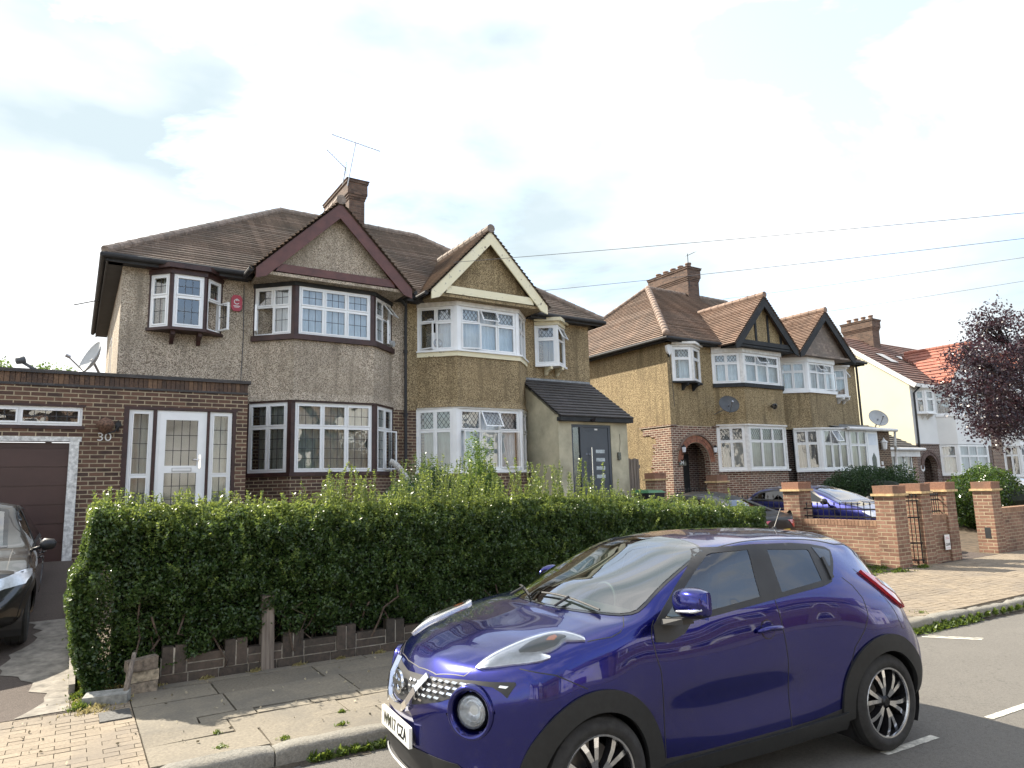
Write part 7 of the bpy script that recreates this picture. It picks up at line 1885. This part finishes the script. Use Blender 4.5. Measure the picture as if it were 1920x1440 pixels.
# weeds and grass (uncountable)
def weeds(name, label, pts, n, h, mat='weed', spread=.12):
    C_ = []; D_ = []
    for _ in range(n):
        x, y, z, s = random.choice(pts); a = random.uniform(0, 6.28); q = abs(random.gauss(0, s)); d = Vector((random.gauss(0, .5), random.gauss(0, .5), 1)).normalized()
        p = Vector((x+math.cos(a)*q, y+math.sin(a)*q*.6, z)); hh = h*random.uniform(.3, 1)*max(.3, 1-q/(s*3)); C_.append(p+d*hh*.5*random.uniform(.3, 1)); D_.append(d)
    o = leaf_mesh(name, np.array(C_), h*.45, mat, None, .3, dirs=np.array(D_)); tag(o, label, 'weeds', kind='stuff'); return o
weeds('weeds', 'tufts of green weeds growing along the kerb by the parked blue car', [(8.2+.12*i, KY(8.2+.12*i)-.04, -.15, .06) for i in range(18)]+[(2.35+.1*i, KY(2.35+.1*i)-.06, -.16, .07) for i in range(9)]+[(1.6+.1*i, KY(1.6+.1*i)-.03, -.16, .02) for i in range(6)]+[(9.4+.2*i, KY(9.4+.2*i)-.01, -.12, .03) for i in range(22)], 6500, .15)
weeds('weeds', 'small weeds in the joints of the pavement slabs', [(1.02, 5.62, -.04, .03), (1.05, 5.95, -.04, .02), (1.9, 5.55, -.04, .03), (2.0, 5.85, -.04, .02), (2.55, 5.7, -.04, .03), (1.45, 5.52, -.04, .03), (.35, 5.42, -.05, .04), (9.6, 5.0, -.02, .12), (9.2, 5.2, -.02, .1)], 420, .075)
weeds('weeds', 'green weeds along the foot of the orange garden wall and pillar', [(13.2-.05*i, 7.5+.13*i, .02, .08) for i in range(16)]+[(13.0, 7.1, .02, .16), (12.7, 7.3, .02, .16), (13.9, 7.1, .02, .1)]+[(x, WY(x)-.05, 0, .05) for x in (10.2, 10.8, 11.5, 12.2)], 4200, .16)
weeds('grass', 'strip of mixed green and dry grass between the white edging and the hedge end', [(.17+.04*(i % 3), 7.35+.12*i, gz(0, 7.35+.12*i), .05) for i in range(22)], 3600, .13, 'weed')
weeds('grass', 'dry yellowed grass and leaf litter at the foot of the left hedge end', [(.22+.07*(i % 4), 7.2+.1*i, gz(0, 7.2+.1*i), .1) for i in range(16)]+[(.8+.45*i, WY(.8+.45*i)-.04, -.045, .05) for i in range(19)], 3600, .09, 'dry')

n = 420
lx = RNG.uniform(-3, 9.5, n); ly = np.array([KY(a) for a in lx])+RNG.uniform(.2, 2.3, n)**1.0; lz = np.full(n, -.026)
o = leaf_mesh('leaf_litter', np.stack([lx, ly, lz], 1), .03, plain('litter', (.33, .29, .2), .8, var=.6, vs=3), None, .6); tag(o, 'scattered small pale leaves and petals lying on the paving slabs', 'leaf litter', kind='stuff')
# ------------------------------------------------------------------ roof-top and wall-mounted things
def dish(label, c, aim, r, mat, arm_to, foot, group='satellite dishes', existing=None):
    t = existing or thing('satellite_dish', label, 'satellite dish', foot, group)
    if existing: ROOTLOC[t.name] = tuple(t.location)
    a = Vector(aim).normalized(); c = Vector(c)
    b = MB(); pr = [(-.16*r*(1-(k/8)**2)*2.0+0, r*k/8) for k in range(9)]; b.lathe(c, a, pr+[(.01, r*1.02), (-.01, r*1.02)]+[(h-.012, q) for h, q in pr[::-1]], 32); b.build('reflector', mat, t, smooth=True)
    f = c+a*r*1.1-Vector((0, 0, r*.45)); b = MB(); b.tube([c-Vector((0, 0, r*.95)), f], .015*max(1, r*2), 6); b.tube([f-a*.05, f+a*.04-Vector((0, 0, 0))], .05*max(.7, r), 8); b.build('feed_arm', 'steel', t)
    b = MB(); b.tube([c-a*.12*r, c-a*.28*r-Vector((0, 0, .05)), Vector(arm_to)], .025, 8); b.build('mount', 'steel', t); return t
dish('large pale grey satellite dish on the flat garage roof beside the grey house wall', (.13, 15.3, 4.44), (-.93, -.30, .42), .36, 'dish_grey', (.45, 15.9, 4.0), (.3, 15.5, 3.6))
b = MB(); b.tube([(-.35, 15.0, 3.75), (-.55, 14.9, 4.0), (-.9, 14.85, 4.22)], .03, 8); b.lathe((-.9, 14.85, 4.24), (-.6, -.2, -.2), [(-.06, .03), (-.05, .07), (.08, .06), (.09, 0)], 10)
o = b.build('feed_horn', 'dish_dark', smooth=True); tag(recentre(o, (-.35, 15, 3.6)), 'dark grey receiver horn on a bent arm above the garage roof, left of the dish', 'receiver')
dish('dark grey oval satellite dish fixed to the brown bay wall of the half-timbered house', (18.85, 15.5, 4.36), (-.45, -.75, .50), .34, 'dish_dark', (19.1, 16.38, 4.1), (19.1, 16.3, 4.1))
dish(None, (29.0, 16.0, 4.25), (-.45, -.75, .5), .40, 'dish_grey', (29.1, 16.5, 3.3), None, existing=DC)
b = MB(); b.tube([(.28, 18.4, 6.38), (-.22, 18.4, 6.2)], .012, 6); o = b.build('wall_rod', 'iron'); tag(recentre(o, (.28, 18.4, 6.38)), 'thin dark rod sticking out to the left from below the grey house eaves', 'rod')
def yagi(label, foot, top, boom_a, boom_b, nel, el, mat='steel', ref=False):
    t = thing('roof_aerial', label, 'aerial', foot, 'roof aerials')
    b = MB(); b.tube([foot, top], .016, 6); b.build('mast', mat, t)
    a, c = Vector(boom_a), Vector(boom_b); b = MB(); b.tube([a, c], .012, 6); d = (c-a).normalized(); s = d.cross(Vector((0, 0, 1))).normalized()
    for i in range(nel): p = a+(c-a)*(i+.5)/nel; b.tube([p-s*el, p+s*el], .005, 4)
    if ref:
        for k in (-1, 1):
            for j in range(3): p = c+Vector((0, 0, k*(.05+.07*j)))-d*.05; b.tube([p-s*el*1.3, p+s*el*1.3], .005, 4)
        b.tube([c-Vector((0, 0, .22)), c+Vector((0, 0, .22))], .01, 5)
    b.build('boom', mat, t); return t
yagi('long thin aerial tilted flat on a leaning mast above the grey house chimney', (6.36, 18.6, 10.7), (6.50, 18.3, 11.95), (5.74, 18.2, 11.98), (7.25, 18.25, 11.86), 14, .06)
yagi('short aerial pointing up left on a stubby mast above the grey house chimney', (6.22, 18.6, 10.7), (6.22, 18.35, 11.15), (5.6, 18.2, 11.48), (6.2, 18.25, 11.05), 9, .09, ref=True)
yagi('small aerial on the five pot chimney of the golden house', (22.4, 20.1, 10.2), (22.4, 20.1, 11.75), (22.25, 20.0, 11.6), (22.75, 20.0, 11.85), 5, .15, 'iron')
# overhead wires
PT = Vector((25.3, -2.96, 7.2))
def wire(label, A, B_, sag):
    A = Vector(A); B_ = Vector(B_); pts = []
    for i in range(33):
        t = i/32; p = A.lerp(B_, t); p.z -= sag*4*t*(1-t); pts.append(p)
    b = MB(); b.tube(pts, .007, 5); o = b.build('overhead_wire', 'wire'); tag(recentre(o, tuple(A)), label, 'wire', 'overhead wires'); return o
wire('uppermost overhead wire, running to the cream gable of the brown house', (7.75, 14.6, 7.375), PT+Vector((0, 0, .1)), .1)
wire('second overhead wire from the top, passing above the five pot chimney', (11.03, 15.3, 7.27), PT, .12)
wire('third overhead wire, passing just above the half-timbered gable', (23.2, 19.0, 9.5), PT+Vector((0, 0, .05)), .1)
wire('fourth overhead wire, passing above the dark tile-hung gable', (25.6, 17, 8.6), PT+Vector((0, 0, -.12)), .1)
wire('lowest overhead wire, running to the white house eaves behind the purple tree', (33.9, 16.8, 6.6), PT+Vector((0, 0, -.2)), .15)
PL = thing('telegraph_pole', 'brown timber telegraph pole carrying the overhead wires outside the right of the view', 'pole', (PT.x, PT.y, -.05))
b = MB(); b.tube([(PT.x, PT.y, -.3), (PT.x, PT.y, 7.6)], [.15, .11], 14); b.build('shaft', 'bark', PL, smooth=True)
b = MB(); b.bar((PT.x-.5, PT.y, 7.35), (PT.x+.5, PT.y, 7.35), .09, .1); b.build('crossarm', 'bark', PL)
# wheelie bin behind the dark grey car
BN = thing('wheelie_bin', 'green lidded wheelie bin left of the brick pillar behind the dark grey car', 'bin', (12.45, 13.0, .4))
b = MB(); b.hexa([(12.22, 12.75, .5), (12.68, 12.75, .5), (12.68, 13.25, .5), (12.22, 13.25, .5), (12.17, 12.7, 1.5), (12.73, 12.7, 1.5), (12.73, 13.3, 1.5), (12.17, 13.3, 1.5)]); b.build('body', 'black', BN)
b = MB(); b.hexa([(12.15, 12.66, 1.51), (12.75, 12.66, 1.51), (12.75, 13.34, 1.51), (12.15, 13.34, 1.51), (12.21, 12.74, 1.57), (12.69, 12.74, 1.57), (12.69, 13.3, 1.59), (12.21, 13.3, 1.59)]); b.build('lid', plain('green_bin_lid', (.05, .16, .07), .5), BN)
